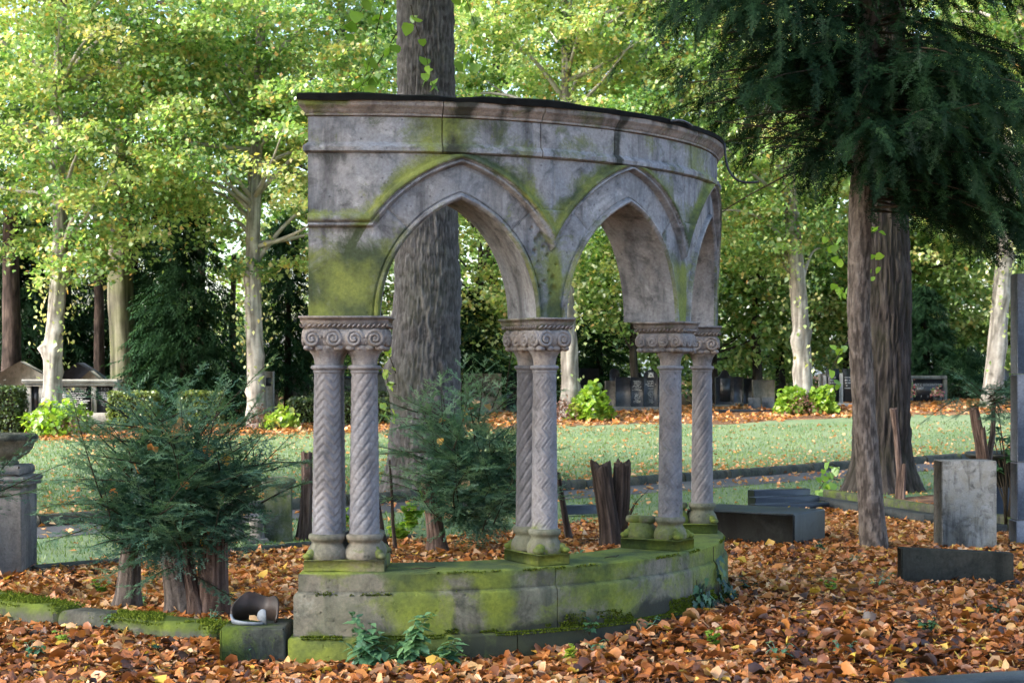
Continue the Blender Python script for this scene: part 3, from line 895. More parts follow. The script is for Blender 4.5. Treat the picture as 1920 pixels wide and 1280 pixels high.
def sweep(name, prof, s0, s1, mt, nomo, nomi, endl=True, step=0.03, mossf=None, sootf=None, rough=0.0, seed=0):
    """profile = list of (offset outward, z); swept along the wall, the inner side is the mirror; the left end returns round the corner"""
    prof = np.array(prof, float)
    S = np.linspace(s0, s1, max(2, int((s1 - s0) / step) + 1))
    n = len(prof)
    nomo = nomo + 0 * S; 
    V = []
    SS = []; 
    for j, s in enumerate(S):
        off = prof[:, 0]
        se = s - off if (endl and j == 0) else np.full(n, s)
        nz = (vnoise(s * 9 + seed, prof[:, 1] * 14, 0 * off, seed) - 0.5) * rough
        V.append(cyl(se, nomo[j] + off + nz, prof[:, 1])); SS.append(np.full(n, s))
        V.append(cyl(se, nomi - off, prof[:, 1])); SS.append(np.full(n, s))
    V = np.stack(V).reshape(len(S), 2, n, 3)
    fo = []
    def id_(j, k, i): return (j * 2 + k) * n + i
    J, I = np.meshgrid(np.arange(len(S) - 1), np.arange(n - 1), indexing='ij'); J = J.ravel(); I = I.ravel()
    fo.append(np.stack([id_(J, 0, I), id_(J + 1, 0, I), id_(J + 1, 0, I + 1), id_(J, 0, I + 1)], -1))
    fo.append(np.stack([id_(J, 1, I), id_(J, 1, I + 1), id_(J + 1, 1, I + 1), id_(J + 1, 1, I)], -1))
    J = np.arange(len(S) - 1)
    fo.append(np.stack([id_(J, 0, n - 1), id_(J + 1, 0, n - 1), id_(J + 1, 1, n - 1), id_(J, 1, n - 1)], -1))
    fo.append(np.stack([id_(J, 0, 0), id_(J, 1, 0), id_(J + 1, 1, 0), id_(J + 1, 0, 0)], -1))
    I = np.arange(n - 1)
    fo.append(np.stack([id_(0, 0, I), id_(0, 0, I + 1), id_(0, 1, I + 1), id_(0, 1, I)], -1))
    e = len(S) - 1
    fo.append(np.stack([id_(e, 0, I), id_(e, 1, I), id_(e, 1, I + 1), id_(e, 0, I + 1)], -1))
    Sf = np.concatenate(SS); Zf = V[..., 2].ravel()
    at = {}
    if mossf is not None: at['moss'] = ('POINT', mossf(Sf, Zf))
    if sootf is not None: at['soot'] = ('POINT', sootf(Sf, Zf))
    o = obj(name, V.reshape(-1, 3), [np.concatenate(fo)], mt, arcade, smooth=True, attrs=at or None)
    o.data.set_sharp_from_angle(angle=radians(40))
    return o

# frieze, cornice and roofing felt: blocks with open joints
JOINTS = [S_LEFT, 0.50, 1.09, 1.62, 2.45, 3.1, S_END]
def frieze_prof():
    z = [2.798, 2.803, 2.808, 2.83, 2.842, 2.852, 2.858] + list(np.linspace(2.87, 2.998, 9))
    o = [0.006, 0.018, 0.026, 0.027, 0.018, 0.006, 0.0] + [0.0] * 9
    return list(zip(o, z))
for i in range(len(JOINTS) - 1):
    a, b = JOINTS[i] + (0.003 if i else 0), JOINTS[i + 1] - 0.003
    ctr = JOINTS[i]
    sweep("frieze_stone", frieze_prof(), a, b, M['stone'], RW + 0.002 * ((i * 7) % 3 - 1), RI, endl=(i == 0), rough=0.006, seed=i,
          mossf=lambda S, Z: 0.16 + 0.28 * (vnoise(S * 2.3, Z * 3, 0 * S, 9) - 0.4) + 0.25 * np.exp(-np.abs(S - 0.55) / 0.15),
          sootf=lambda S, Z: 0.12 + 0.55 * np.exp(-((S - 1.64) / 0.03) ** 2) + 0.40 * np.exp(-((S - 0.55) / 0.06) ** 2) + 0.25 * np.exp(-((S - 0.86) / 0.04) ** 2) * sstep(2.86, 3.0, Z) + 0.3 * np.exp(-((S - 2.02) / 0.05) ** 2) * sstep(2.86, 3.0, Z) + 0.22 * sstep(2.94, 2.80, Z))
cprof = [(0.002, 3.0005), (0.012, 3.004), (0.012, 3.016), (0.018, 3.020), (0.024, 3.032), (0.036, 3.046), (0.047, 3.054), (0.050, 3.060), (0.050, 3.084)]
for i in range(len(JOINTS) - 1):
    a, b = JOINTS[i] + (0.003 if i else 0), JOINTS[i + 1] - 0.003
    sweep("cornice_stone", cprof, a, b, M['cornice'], RW, RI, endl=(i == 0), rough=0.008, seed=20 + i,
          mossf=lambda S, Z: 0.10 + 0.45 * (S < 0.0) * sstep(3.04, 3.08, Z) + 0.25 * (vnoise(S * 5, Z * 3, 0 * S, 19) - 0.4),
          sootf=lambda S, Z: 0.13 + 0.75 * np.exp(-((S - 0.62) / 0.07) ** 2) + 0.5 * np.exp(-((S - 0.84) / 0.04) ** 2) + 0.45 * np.exp(-((S - 1.0) / 0.05) ** 2) + 0.3 * np.exp(-((S - 2.05) / 0.08) ** 2) + 0.5 * np.exp(-((S - 1.65) / 0.05) ** 2) + 0.35 * np.exp(-((S - 2.4) / 0.06) ** 2) + 0.2 * sstep(3.05, 3.085, Z))
# felt: thin wavy sheet drooping over the edge
S = np.linspace(S_LEFT - 0.055, S_END + 0.02, 260)
wav = 0.010 * (fbm(S * 3.5, 0 * S, 0 * S, 3, 8) - 0.5) * 2
rr_ = np.stack([np.full(len(S), RI - 0.06), np.full(len(S), RW - 0.05), RW + 0.045 + wav, RW + 0.062 + wav, RW + 0.060 + wav, RW + 0.03 + wav, np.full(len(S), RI - 0.06)], 1)
dr = 0.012 * fbm(S * 6, 0 * S + 3, 0 * S, 3, 12)
zz = np.stack([np.full(len(S), 3.118), 3.124 + wav, 3.119 + wav, 3.110 + wav, 3.088 - dr, 3.0865 + 0 * S, np.full(len(S), 3.0865)], 1)
V = cyl(S[:, None], rr_, zz)
n = rr_.shape[1]
obj("roofing_felt", V.reshape(-1, 3), [grid_faces(len(S), n), np.array([list(range(n)), [(len(S) - 1) * n + i for i in range(n)][::-1]])], M['felt'], arcade, smooth=True).data.set_sharp_from_angle(angle=radians(40))
# loose flap of felt and the hanging cable at the right end
P = [cyl(2.05 + 0.25 * t, RW + 0.075, 3.095 + 0.018 * sin(pi * t)) for t in np.linspace(0, 1, 8)]
V, Fb = tube(np.array(P), 0.008, 6); obj("felt_edge_strip", V, Fb, M['slate'], arcade, smooth=True)
p0 = cyl(3.0, RW + 0.07, 3.08)
cab = [p0 + np.array([0.02 * t + 0.20 * t ** 3, -0.05 * t, -0.30 * sin(t * 1.45) + 0.04 * t ** 4]) for t in np.linspace(0, 1, 16)]
V, Fb = tube(np.array(cab), 0.008, 8); obj("hanging_cable", V, Fb, M['rubber'], arcade, smooth=True)

# ------------------------------------------------------------------ base courses
BO_, BI_ = 2.335, 1.86
B_LEFT = -0.292
BJ = [B_LEFT, 1.155, 2.32, S_END + 0.06]
courses = [
    ("footing_stone", [(0.050, -0.08), (0.050, 0.118), (0.044, 0.128), (0.026, 0.134)], [B_LEFT, 0.9, 2.0, S_END + 0.06]),
    ("base_stone", [(0.024, 0.1345), (0.024, 0.20), (0.024, 0.28), (0.024, 0.352), (0.018, 0.364), (0.004, 0.374)], BJ),
    ("base_cap_stone", [(0.0, 0.3745), (0.0, 0.40), (0.0, 0.44), (0.0, 0.47), (-0.006, 0.477), (-0.012, 0.480)], BJ)]
def base_moss(S, Z):
    streak = np.exp(-((S - 0.35) / 0.13) ** 2) * 0.6 + np.exp(-((S - 0.80) / 0.10) ** 2) * 0.65 + np.exp(-((S - 1.5) / 0.22) ** 2) * 0.4 + 0.45 * sstep(1.9, 3.3, S)
    return np.where(Z > 0.476, 0.50, 0.02 + streak * sstep(0.10, 0.30, Z) + 0.35 * sstep(0.20, 0.08, Z) + 0.25 * (Z < 0.1345) + 0.22 * (Z > 0.44) - 0.12 * (S < 0.1))
def base_soot(S, Z):
    nz = fbm(S * 2.5, Z * 2, 0 * S, 3, 33)
    return 0.14 + (0.60 * sstep(0.26, 0.13, Z - 0.16 * (nz - .4)) * sstep(0.2, 1.0, S)) + 0.18 * ((S > 0.55) & (S < 0.70)) - 0.2 * (Z > 0.47) + 0.30 * np.exp(-((Z - 0.375) / 0.02) ** 2)
for nm, pr, jj in courses:
    for i in range(len(jj) - 1):
        sweep(nm, pr, jj[i] + (0.003 if i else 0), jj[i + 1] - 0.003, M['base'], BO_, BI_, endl=(i == 0), mossf=base_moss, sootf=base_soot, rough=0.006, seed=40 + i, step=0.02)

# ------------------------------------------------------------------ columns, bases, capitals
def pier_frame(p, r):
    """local (t, n, z) -> world at pier p: t along the wall, n outward, centred at radius r"""
    def f(V):
        V = np.asarray(V, float)
        th = max(p, 0) / RW
        o = cyl(p, r, 0.0)
        t = np.array([cos(th), sin(th), 0]); n = np.array([sin(th), -cos(th), 0])
        return o + V[:, :1] * t + V[:, 1:2] * n + V[:, 2:3] * np.array([0, 0, 1.0])
    return f

Z_PL0, Z_PL1, Z_SH0, Z_SH1, Z_BELL, Z_VOL, Z_AB = 0.4805, 0.547, 0.683, 1.585, 1.621, 1.71, 1.822

def shaft_mesh(kind, r0, r1):
    nT, nZ = 76, 180
    th = np.linspace(0, 2 * pi, nT, endpoint=False)[:, None]; z = np.linspace(Z_SH0, Z_SH1, nZ)[None]
    u = (z - Z_SH0) / (Z_SH1 - Z_SH0)
    r = r0 + (r1 - r0) * u
    tri = lambda x: np.abs((x % 1.0) * 2 - 1)
    if kind == 'chevron':
        ph = (z - 0.062 * tri(th * 4 / (2 * pi) + 0.1)) / 0.050
        g = np.exp(-((((ph % 1) - 0.5) / 0.16) ** 2)) * 0.75 + 0.35 * ((ph % 1) < 0.5)
        fade = 1
    elif kind == 'zigzag':
        ph = th * 9 / (2 * pi) + 0.95 * tri(z / 0.115 + 0.0 * th)
        g = np.exp(-((((ph % 1) - 0.30) / 0.11) ** 2)) + np.exp(-((((ph % 1) - 0.70) / 0.08) ** 2)) * 0.7
    else:
        ph = (z / 0.080 - th * 8 / (2 * pi))
        g = np.exp(-((((ph % 1) - 0.5) / 0.12) ** 2)) + 0.25 * (ph % 1)
        if kind == 'scale':
            q = (z * 1.0 / 0.075 + th * 6 / (2 * pi)) % 1
            g = g * 0.8 + 0.6 * np.exp(-((np.hypot(((ph % 1) - 0.15), (q - 0.5) * 0.9) - 0.42) / 0.06) ** 2)
    fade = sstep(0, 0.02, u) * sstep(1, 0.975, u)
    wear = 0.55 + 0.6 * fbm(np.cos(th) * 2, np.sin(th) * 2, z * 4, 3, 77)
    r = r - 0.0085 * np.clip(g, 0, 1.2) * fade * wear
    V = np.stack([r * np.cos(th), r * np.sin(th), z + 0 * th], -1)
    return V.reshape(-1, 3), grid_faces(nT, nZ, True)

SH = {}
def column(p, r, kind, big, rot=0.0, mo=0.0, missing=False, rb=None):
    th = max(p, 0) / RW
    o = cyl(p, r, 0.0)
    k = 1.0 if big else 0.89
    if rb: k = rb
    c = empty("column", tuple(o + np.array([0, 0, Z_PL1]))); c.parent = arcade
    c.location = tuple(o + np.array([0, 0, Z_PL1]) - ORIG[arcade.name])
    if not missing:
        key = (kind, big)
        if key not in SH: SH[key] = shaft_mesh(kind, 0.086 if big else 0.0765, 0.075 if big else 0.068)
        V, Fs = SH[key]
        V = rotz(V, th + rot) + o
        obj("shaft", V, [Fs], M['shaft'], c, smooth=True, attrs={'moss': ('POINT', np.full(len(V), mo) + 0.25 * np.exp(-(V[:, 2] - 0.68) / 0.05))})
        V, Fs = lathe([(0.070 * k, Z_SH1 - 0.008), (0.078 * k, Z_SH1 - 0.006), (0.080 * k, Z_SH1 + 0.004), (0.076 * k, Z_SH1 + 0.010), (0.084 * k, Z_SH1 + 0.013), (0.093 * k, Z_SH1 + 0.020), (0.094 * k, Z_SH1 + 0.028), (0.088 * k, Z_SH1 + 0.036), (0.074 * k, Z_SH1 + 0.038)], 32, o)
        obj("neck_ring", V, Fs, M['shaft'], c, smooth=True)
        bell = [(0.072, Z_BELL), (0.0725, Z_BELL + .02), (0.076, Z_BELL + .04), (0.084, Z_BELL + .06), (0.096, Z_BELL + .075), (0.106, Z_VOL + .004), (0.108, Z_VOL + .02)]
        V, Fs = lathe([(a * k, b) for a, b in bell], 32, o)
        aa = np.arctan2(V[:, 1] - o[1], V[:, 0] - o[0])
        fl = 0.0025 * np.cos(aa * 12) * sstep(Z_BELL + .01, Z_VOL, V[:, 2])
        V[:, 0] += np.cos(aa) * fl; V[:, 1] += np.sin(aa) * fl
        obj("capital_bell", V, Fs, M['carved'], c, smooth=True)
    pb = [(0.112, Z_PL1 - 0.002), (0.117, Z_PL1 + 0.014), (0.116, Z_PL1 + 0.03), (0.108, Z_PL1 + 0.052), (0.096, Z_PL1 + 0.068), (0.089, Z_PL1 + 0.078), (0.087, Z_PL1 + 0.088), (0.092, Z_PL1 + 0.092),
          (0.094, Z_PL1 + 0.098), (0.101, Z_PL1 + 0.102), (0.106, Z_PL1 + 0.112), (0.106, Z_PL1 + 0.124), (0.100, Z_PL1 + 0.133), (0.088, Z_PL1 + 0.137), (0.0, Z_PL1 + 0.138)]
    V, Fs = lathe([(a * k, b) for a, b in pb], 36, o)
    obj("column_foot", V, Fs, M['base'], c, smooth=True, attrs={'moss': ('POINT', -0.08 + mo - 0.22 * sstep(Z_PL1 + 0.05, Z_PL1 + 0.11, V[:, 2])), 'soot': ('POINT', np.full(len(V), 0.12))})
    return c

def spurs(mb, f, ht, hn, z):
    """leaf shaped claws at the corners of a plinth"""
    for st in (-1, 1):
        for sn in (-1, 1):
            for q, (d, r, h) in enumerate([(0.0, 0.028, 0.030), (0.028, 0.032, 0.048), (0.052, 0.026, 0.062)]):
                cx, cy = st * (ht - 0.020 - d * 0.7), sn * (hn - 0.020 - d * 0.7)
                V, Fs = ellipsoid((cx, cy, z + h * 0.55), (r, r, h * 0.62))
                mb.add(f(V), Fs, 0.3)
            for q in (-1, 1):
                V, Fs = ellipsoid((st * (ht - 0.026) - (q > 0) * st * 0.045, sn * (hn - 0.026) - (q < 0) * sn * 0.045, z + 0.016), (0.018, 0.018, 0.02))
                mb.add(f(V), Fs, 0.3)

def plinth(p, r, ht, hn, mo):
    f = pier_frame(p, r)
    V, Fs = box(-ht, ht, -hn, hn, Z_PL0, Z_PL1, 0.006)
    pl = obj("plinth", f(V), Fs, M['base'], arcade, attrs={'moss': ('POINT', np.full(len(V), mo))})
    mb = MB(); spurs(mb, f, ht, hn, Z_PL1)
    mb.obj("spur_leaves", M['base'], pl, True, attr="moss")
    return pl

def scroll(c, ax_u, ax_v, ax_n, R, turns=2.0, flip=1, tr=0.010):
    t = np.linspace(0, 1, 34)
    a = t * turns * 2 * pi
    rad = R * (1 - 0.80 * t)
    P = np.array(c)[None] + (rad * np.cos(a) * flip)[:, None] * ax_u + (rad * np.sin(a))[:, None] * ax_v + (0.012 * t)[:, None] * ax_n
    return tube(P, tr * (1 - 0.4 * t), 6)

def capital(p, r, ht, hn, mo, nfront, nside, soot=0.0):
    """abacus and scroll block with carving over the columns of one pier"""
    f = pier_frame(p, r)
    # abacus: lip, vertical face, slope
    mbA = MB()
    prof = [(-0.030, Z_AB), (-0.026, Z_AB + 0.010), (-0.014, Z_AB + 0.026), (-0.006, Z_AB + 0.040), (-0.004, Z_AB + 0.060), (0.004, Z_AB + 0.061), (0.004, Z_AB + 0.072), (-0.004, Z_AB + 0.0728)]
    V = []
    for (o, z) in prof:
        a, b = ht + o, hn + o
        V += [(-a, b, z), (-a, -b, z), (a, -b, z), (a, b, z)]
    n = len(prof); q = []
    for i in range(n - 1):
        for j in range(4):
            q.append([i * 4 + j, i * 4 + (j + 1) % 4, (i + 1) * 4 + (j + 1) % 4, (i + 1) * 4 + j])
    q.append([3, 2, 1, 0]); q.append([(n - 1) * 4 + j for j in range(4)])
    cap = obj("capital", f(np.array(V)), [np.array(q)], M['carved'], arcade, attrs={'moss': ('POINT', np.full(len(V), mo)), 'soot': ('POINT', np.full(len(V), soot) + np.array([0.30 * (z > Z_AB + 0.06) for (o, z) in prof for _ in range(4)]))})
    # scroll block: rounded, curling in towards the bells
    rows = [(-0.030, Z_AB + 0.001), (-0.018, Z_AB - 0.006), (-0.014, Z_AB - 0.03), (-0.016, Z_AB - 0.06), (-0.026, Z_AB - 0.085), (-0.045, Z_AB - 0.104), (-0.068, Z_AB - 0.116)]
    per = []
    def ring(o, z):
        a, b = ht + o, hn + o; cr = 0.03
        pts = []
        for (sx, sy, a0) in ((1, 1, 0), (-1, 1, pi / 2), (-1, -1, pi), (1, -1, 1.5 * pi)):
            for q_ in np.linspace(0, pi / 2, 5):
                pts.append((sx * (a - cr) + cr * cos(a0 + q_), sy * (b - cr) + cr * sin(a0 + q_)))
        pts = np.array(pts)
        # resample densely
        pp = np.concatenate([pts, pts[:1]]); d = np.concatenate([[0], np.cumsum(np.hypot(*np.diff(pp, axis=0).T))])
        tq = np.linspace(0, d[-1], 96, endpoint=False)
        return np.stack([np.interp(tq, d, pp[:, 0]), np.interp(tq, d, pp[:, 1]), np.full(96, z)], -1)
    R_ = np.stack([ring(o, z) for o, z in rows], 1)     # 96 x rows x 3
    nz = (fbm(R_[..., 0] * 30, R_[..., 1] * 30, R_[..., 2] * 30, 2, int(abs(p) * 100)) - 0.5)
    nrm = R_ * np.array([1, 1, 0]); nrm = nrm / (np.linalg.norm(nrm, axis=-1, keepdims=True) + 1e-6)
    R_ = R_ + nrm * nz[..., None] * 0.016
    m_ = len(rows)
    V = R_.reshape(-1, 3)
    mb = MB(); mb.add(f(V), [grid_faces(96, m_, True)])
    bot = np.concatenate([R_[:, -1], [[0, 0, Z_AB - 0.117]]])
    ii = np.arange(96)
    mb.add(f(bot), [np.stack([ii, (ii + 1) % 96, np.full(96, 96)], -1)])
    mb.obj("scroll_block", M['carved'], cap, True)
    # carving: scrolls, bosses, hanging leaf lobes, rope band
    mb = MB()
    def face(half, dist, u, n_, cnt):
        zc = Z_AB - 0.052
        pitch = 2 * half / cnt
        for k in range(cnt):
            x = -half + pitch * (k + 0.5)
            ctr = np.array(u) * x + np.array(n_) * (dist - 0.010) + np.array([0, 0, zc])
            R = min(pitch * 0.47, 0.050)
            for (rad_, tr_) in ((R, 0.0135),):
                Vt, Ft = scroll(ctr, np.array(u, float), np.array([0, 0, 1.0]), np.array(n_, float), R, 1.9, 1 if k % 2 == 0 else -1, tr_)
                mb.add(f(Vt), Ft)
            Vt, Ft = ellipsoid(ctr + np.array(n_) * 0.006, (0.013, 0.013, 0.013), 8, 6); mb.add(f(Vt), Ft)
            # lobes under the scrolls
            for e in ((-0.30, 0.22) if k % 2 else (-0.2, 0.32)):
                ce = np.array(u) * (x + e * pitch) + np.array(n_) * (dist - 0.026) + np.array([0, 0, Z_AB - 0.103 - 0.006 * (e == 0)])
                rr = np.abs(np.array(u)) * (0.030) + np.abs(np.array(n_)) * 0.020 + np.array([0, 0, 0.017])
                Vt, Ft = ellipsoid(ce, rr, 8, 6); mb.add(f(Vt), Ft)
            # leaf between scrolls
            ce = np.array(u) * (x + 0.5 * pitch) + np.array(n_) * (dist - 0.014) + np.array([0, 0, zc - 0.012])
            if k < cnt - 1:
                for s_ in (-1, 0, 1):
                    Vt, Ft = ellipsoid(ce + np.array(u) * s_ * 0.008 + np.array([0, 0, 0.012 * (s_ == 0)]), np.abs(np.array(u)) * 0.006 + np.abs(np.array(n_)) * 0.010 + np.array([0, 0, 0.026]), 7, 6)
                    mb.add(f(Vt), Ft)
        # rope / leaf band on the abacus
        nb_ = int(2 * half / 0.026)
        for k in range(nb_):
            x = -half + 0.013 + k * (2 * half - 0.026) / max(nb_ - 1, 1)
            P = [np.array(u) * (x + d_ * 0.011) + np.array(n_) * (dist + 0.004 + 0.004 * (1 + d_)) + np.array([0, 0, Z_AB + 0.018 + 0.009 * d_]) for d_ in (-1, 0, 1)]
            Vt, Ft = tube(np.array(P), [0.003, 0.006, 0.003], 5); mb.add(f(Vt), Ft)
    face(ht - 0.014, hn - 0.014, (1, 0, 0), (0, 1, 0), nfront)
    face(ht - 0.014, hn - 0.014, (1, 0, 0), (0, -1, 0), nfront)
    face(hn - 0.014, ht - 0.014, (0, 1, 0), (-1, 0, 0), nside)
    face(hn - 0.014, ht - 0.014, (0, 1, 0), (1, 0, 0), nside)
    mb.obj("carving", M['carved'], cap, True)
    return cap

RP = 2.094
# end pier: two columns side by side, two rows
plinth(PIERS[0] + 0.003, RP, 0.226, 0.200, 0.22)
column(-0.148, 2.185, 'chevron', True, 0.0, 0.0)
column(0.062, 2.185, 'scale', True, 0.0, 0.0)
column(-0.148, 2.000, 'chevron', True, 0.0, 0.0)
column(0.062, 2.000, 'spiral', True, 0.0, 0.1, missing=True)
capital(PIERS[0], RP, 0.246, 0.222, 0.12, 4, 3)
# second pier
plinth(PIERS[1], RP, 0.108, 0.198, 0.35)
column(PIERS[1], 2.185, 'zigzag', False, 0.3, 0.05)
column(PIERS[1], 2.000, 'spiral', False, 0.0, 0.05)
capital(PIERS[1], RP, 0.126, 0.222, 0.30, 2, 4, 0.05)
# third pier: only the outer column is left, two slim feet remain of the inner ones
plinth(PIERS[2], RP, 0.108, 0.205, 0.42)
column(PIERS[2], 2.185, 'zigzag', False, 0.6, 0.12)
o_ = cyl(PIERS[2], 1.985, 0.0)
V, Fs = lathe([(0.100, Z_PL1 - 0.002), (0.104, Z_PL1 + 0.012), (0.100, Z_PL1 + 0.03), (0.088, Z_PL1 + 0.055), (0.078, Z_PL1 + 0.075), (0.074, Z_PL1 + 0.09), (0.0, Z_PL1 + 0.092)], 32, o_)
foot = obj("broken_column_foot", V, Fs, M['base'], arcade, True, attrs={'moss': ('POINT', np.full(len(V), 0.2))})
for r_ in (2.025, 1.935):
    o_ = cyl(PIERS[2], r_, 0.0)
    V, Fs = lathe([(0.040, Z_PL1 + 0.088), (0.050, Z_PL1 + 0.092), (0.056, Z_PL1 + 0.104), (0.056, Z_PL1 + 0.116), (0.050, Z_PL1 + 0.128), (0.040, Z_PL1 + 0.132), (0.0, Z_PL1 + 0.133)], 24, o_)
    obj("ring", V, Fs, M['base'], foot, True, attrs={'moss': ('POINT', np.full(len(V), 0.1))})
capital(PIERS[2], 2.155, 0.126, 0.172, 0.18, 3, 4)
# last pier
plinth(PIERS[3], RP, 0.108, 0.198, 0.42)
column(PIERS[3], 2.195, 'spiral', False, 0.0, 0.05)
column(PIERS[3], 2.000, 'spiral', False, 0.0, 0.3, missing=True)
capital(PIERS[3], RP, 0.126, 0.222, 0.10, 3, 4)

# ================================================================== TREES
def wobble_path(base, top, n, amp, seed):
    t = np.linspace(0, 1, n)[:, None]
    P = np.asarray(base, float) * (1 - t) + np.asarray(top, float) * t
    P[:, 0] += amp * (fbm(t[:, 0] * 3, 0 * t[:, 0], 0 * t[:, 0], 2, seed) - 0.5) * 2 * np.sin(pi * np.clip(t[:, 0] * 1.2, 0, 1))
    P[:, 1] += amp * (fbm(t[:, 0] * 3, 0 * t[:, 0] + 5, 0 * t[:, 0], 2, seed + 1) - 0.5) * 2 * np.sin(pi * np.clip(t[:, 0] * 1.2, 0, 1))
    return P

def bark_trunk(name, path, radii, m, parent, nT=48, nZ=120, amp=0.02, fT=10, fZ=1.2, seed=0, flare=None, bumps=(), plates=0.0, lobes=0):
    """trunk with real bark relief; path/radii sampled, interpolated to nZ rings"""
    path = np.asarray(path, float); L = np.concatenate([[0], np.cumsum(np.linalg.norm(np.diff(path, axis=0), axis=1))])
    tq = np.linspace(0, L[-1], nZ)
    P = np.stack([np.interp(tq, L, path[:, i]) for i in range(3)], -1); R = np.interp(tq, L, radii)
    th = np.linspace(0, 2 * pi, nT, endpoint=False)[:, None]
    h = (P[:, 2] - P[0, 2])[None]
    rr = R[None] * np.ones_like(th)
    if flare:
        fh, fa = flare
        lob = 1 + (0.55 * np.cos(th * lobes + seed) if lobes else 0)
        rr = rr * (1 + fa * np.exp(-h / fh) * lob)
    ct, st = np.cos(th), np.sin(th)
    n = fbm(ct * fT * R.mean() * 3 + 7, st * fT * R.mean() * 3 + 3, h * fZ + 0.6 * fbm(ct * 2, st * 2, h * 2, 2, seed + 9), 4, seed)
    rd = 1 - np.abs(n - 0.5) * 4
    rd = np.clip(1 - rd, 0, 1)                # 0 in furrows, 1 on ridges
    if plates:
        n2 = fbm(ct * 5, st * 5, h * 16, 3, seed + 3); rd = np.clip(rd * (1 - plates) + sstep(0.46, 0.54, n2) * plates, 0, 1)
    big = fbm(ct * 1.6, st * 1.6, h * 0.9, 3, seed + 31) - 0.5
    rr = rr + amp * (rd - 0.6) + R[None] * 0.16 * big
    X = P[None, :, 0] + rr * ct; Y = P[None, :, 1] + rr * st; Z = np.broadcast_to(P[None, :, 2], X.shape).copy()
    for (bx, bz, br, bh) in bumps:            # burls: angle, height, size, bulge
        d = ((th - bx + pi) % (2 * pi) - pi) * R[None]
        g = bh * np.exp(-(d ** 2 + (h - bz) ** 2) / (br * br)) * (0.7 + 0.6 * n)
        X += g * ct; Y += g * st
    V = np.stack([X, Y, Z], -1).reshape(-1, 3)
    k = len(V)
    V = np.concatenate([V, P[-1:]])
    i = np.arange(nT); j = (i + 1) % nT
    cap = np.stack([i * nZ + nZ - 1, j * nZ + nZ - 1, np.full(nT, k)], -1)
    rel = np.concatenate([rd.ravel(), [0.8]])
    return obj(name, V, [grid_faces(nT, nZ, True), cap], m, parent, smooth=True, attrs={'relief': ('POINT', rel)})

# leaf cards: small bent kite / hexagon
KITE = (np.array([[-0.5, 0, 0], [-0.1, 0.42, 0.06], [0.55, 0, -0.05], [-0.1, -0.42, 0.06]]), [np.array([[0, 2, 1], [0, 3, 2]])])
HEX = (np.array([[-0.42, 0.0, 0], [-0.46, 0.22, 0.03], [-0.08, 0.46, 0.08], [0.32, 0.24, 0.03], [0.58, 0, -0.06], [0.32, -0.24, 0.03], [-0.08, -0.46, 0.08], [-0.46, -0.22, 0.03]]),
       [np.array([[0, 4, 3, 2], [0, 6, 5, 4]]), np.array([[0, 2, 1], [0, 7, 6]])])

def sprays(centers, rad, per, size, seed, droop=0.30, tilt=0.55, flat=0.20, outward=None):
    """leaf clouds: for each centre a flattened drooping spray; returns pos, M, size, spray index"""
    r = np.random.default_rng(seed)
    K = len(centers); N = K * per
    idx = np.repeat(np.arange(K), per)
    a = r.uniform(0, 2 * pi, N); q = np.sqrt(r.random(N)) 
    rad = np.broadcast_to(np.asarray(rad, float), (K,))[idx]
    el = r.uniform(0.55, 1.0, K)[idx]; ax = r.uniform(0, pi, K)[idx]
    x = q * np.cos(a); y = q * np.sin(a) * el
    dx = x * np.cos(ax) - y * np.sin(ax); dy = x * np.sin(ax) + y * np.cos(ax)
    tl = r.normal(0, 0.25, (K, 2))[idx]
    dz = r.normal(0, flat, N) * 0.6 - droop * q ** 2 + dx * tl[:, 0] + dy * tl[:, 1]
    pos = np.asarray(centers)[idx] + np.stack([dx, dy, dz], -1) * rad[:, None]
    Mx = rots(N, r.uniform(0, 2 * pi, N), r.normal(0.35, tilt, N), r.normal(0, tilt, N))
    return pos, Mx, size * r.uniform(0.7, 1.25, N), idx

def crown_points(n, c, rad, seed, shell=0.5, low_cut=None):
    r = np.random.default_rng(seed)
    P = r.normal(0, 1, (n * 3, 3)); P /= np.linalg.norm(P, axis=1)[:, None]
    q = r.random(n * 3) ** (1 / 3.0); q = shell + (1 - shell) * q
    q = np.where(r.random(n * 3) < 0.35, r.random(n * 3) ** 0.5, q)
    P = P * q[:, None]
    nz = fbm(P[:, 0] * 2.2 + seed, P[:, 1] * 2.2, P[:, 2] * 2.2, 2, seed)
    P = P[nz > 0.42][:n]
    return np.asarray(c) + P * np.asarray(rad), P

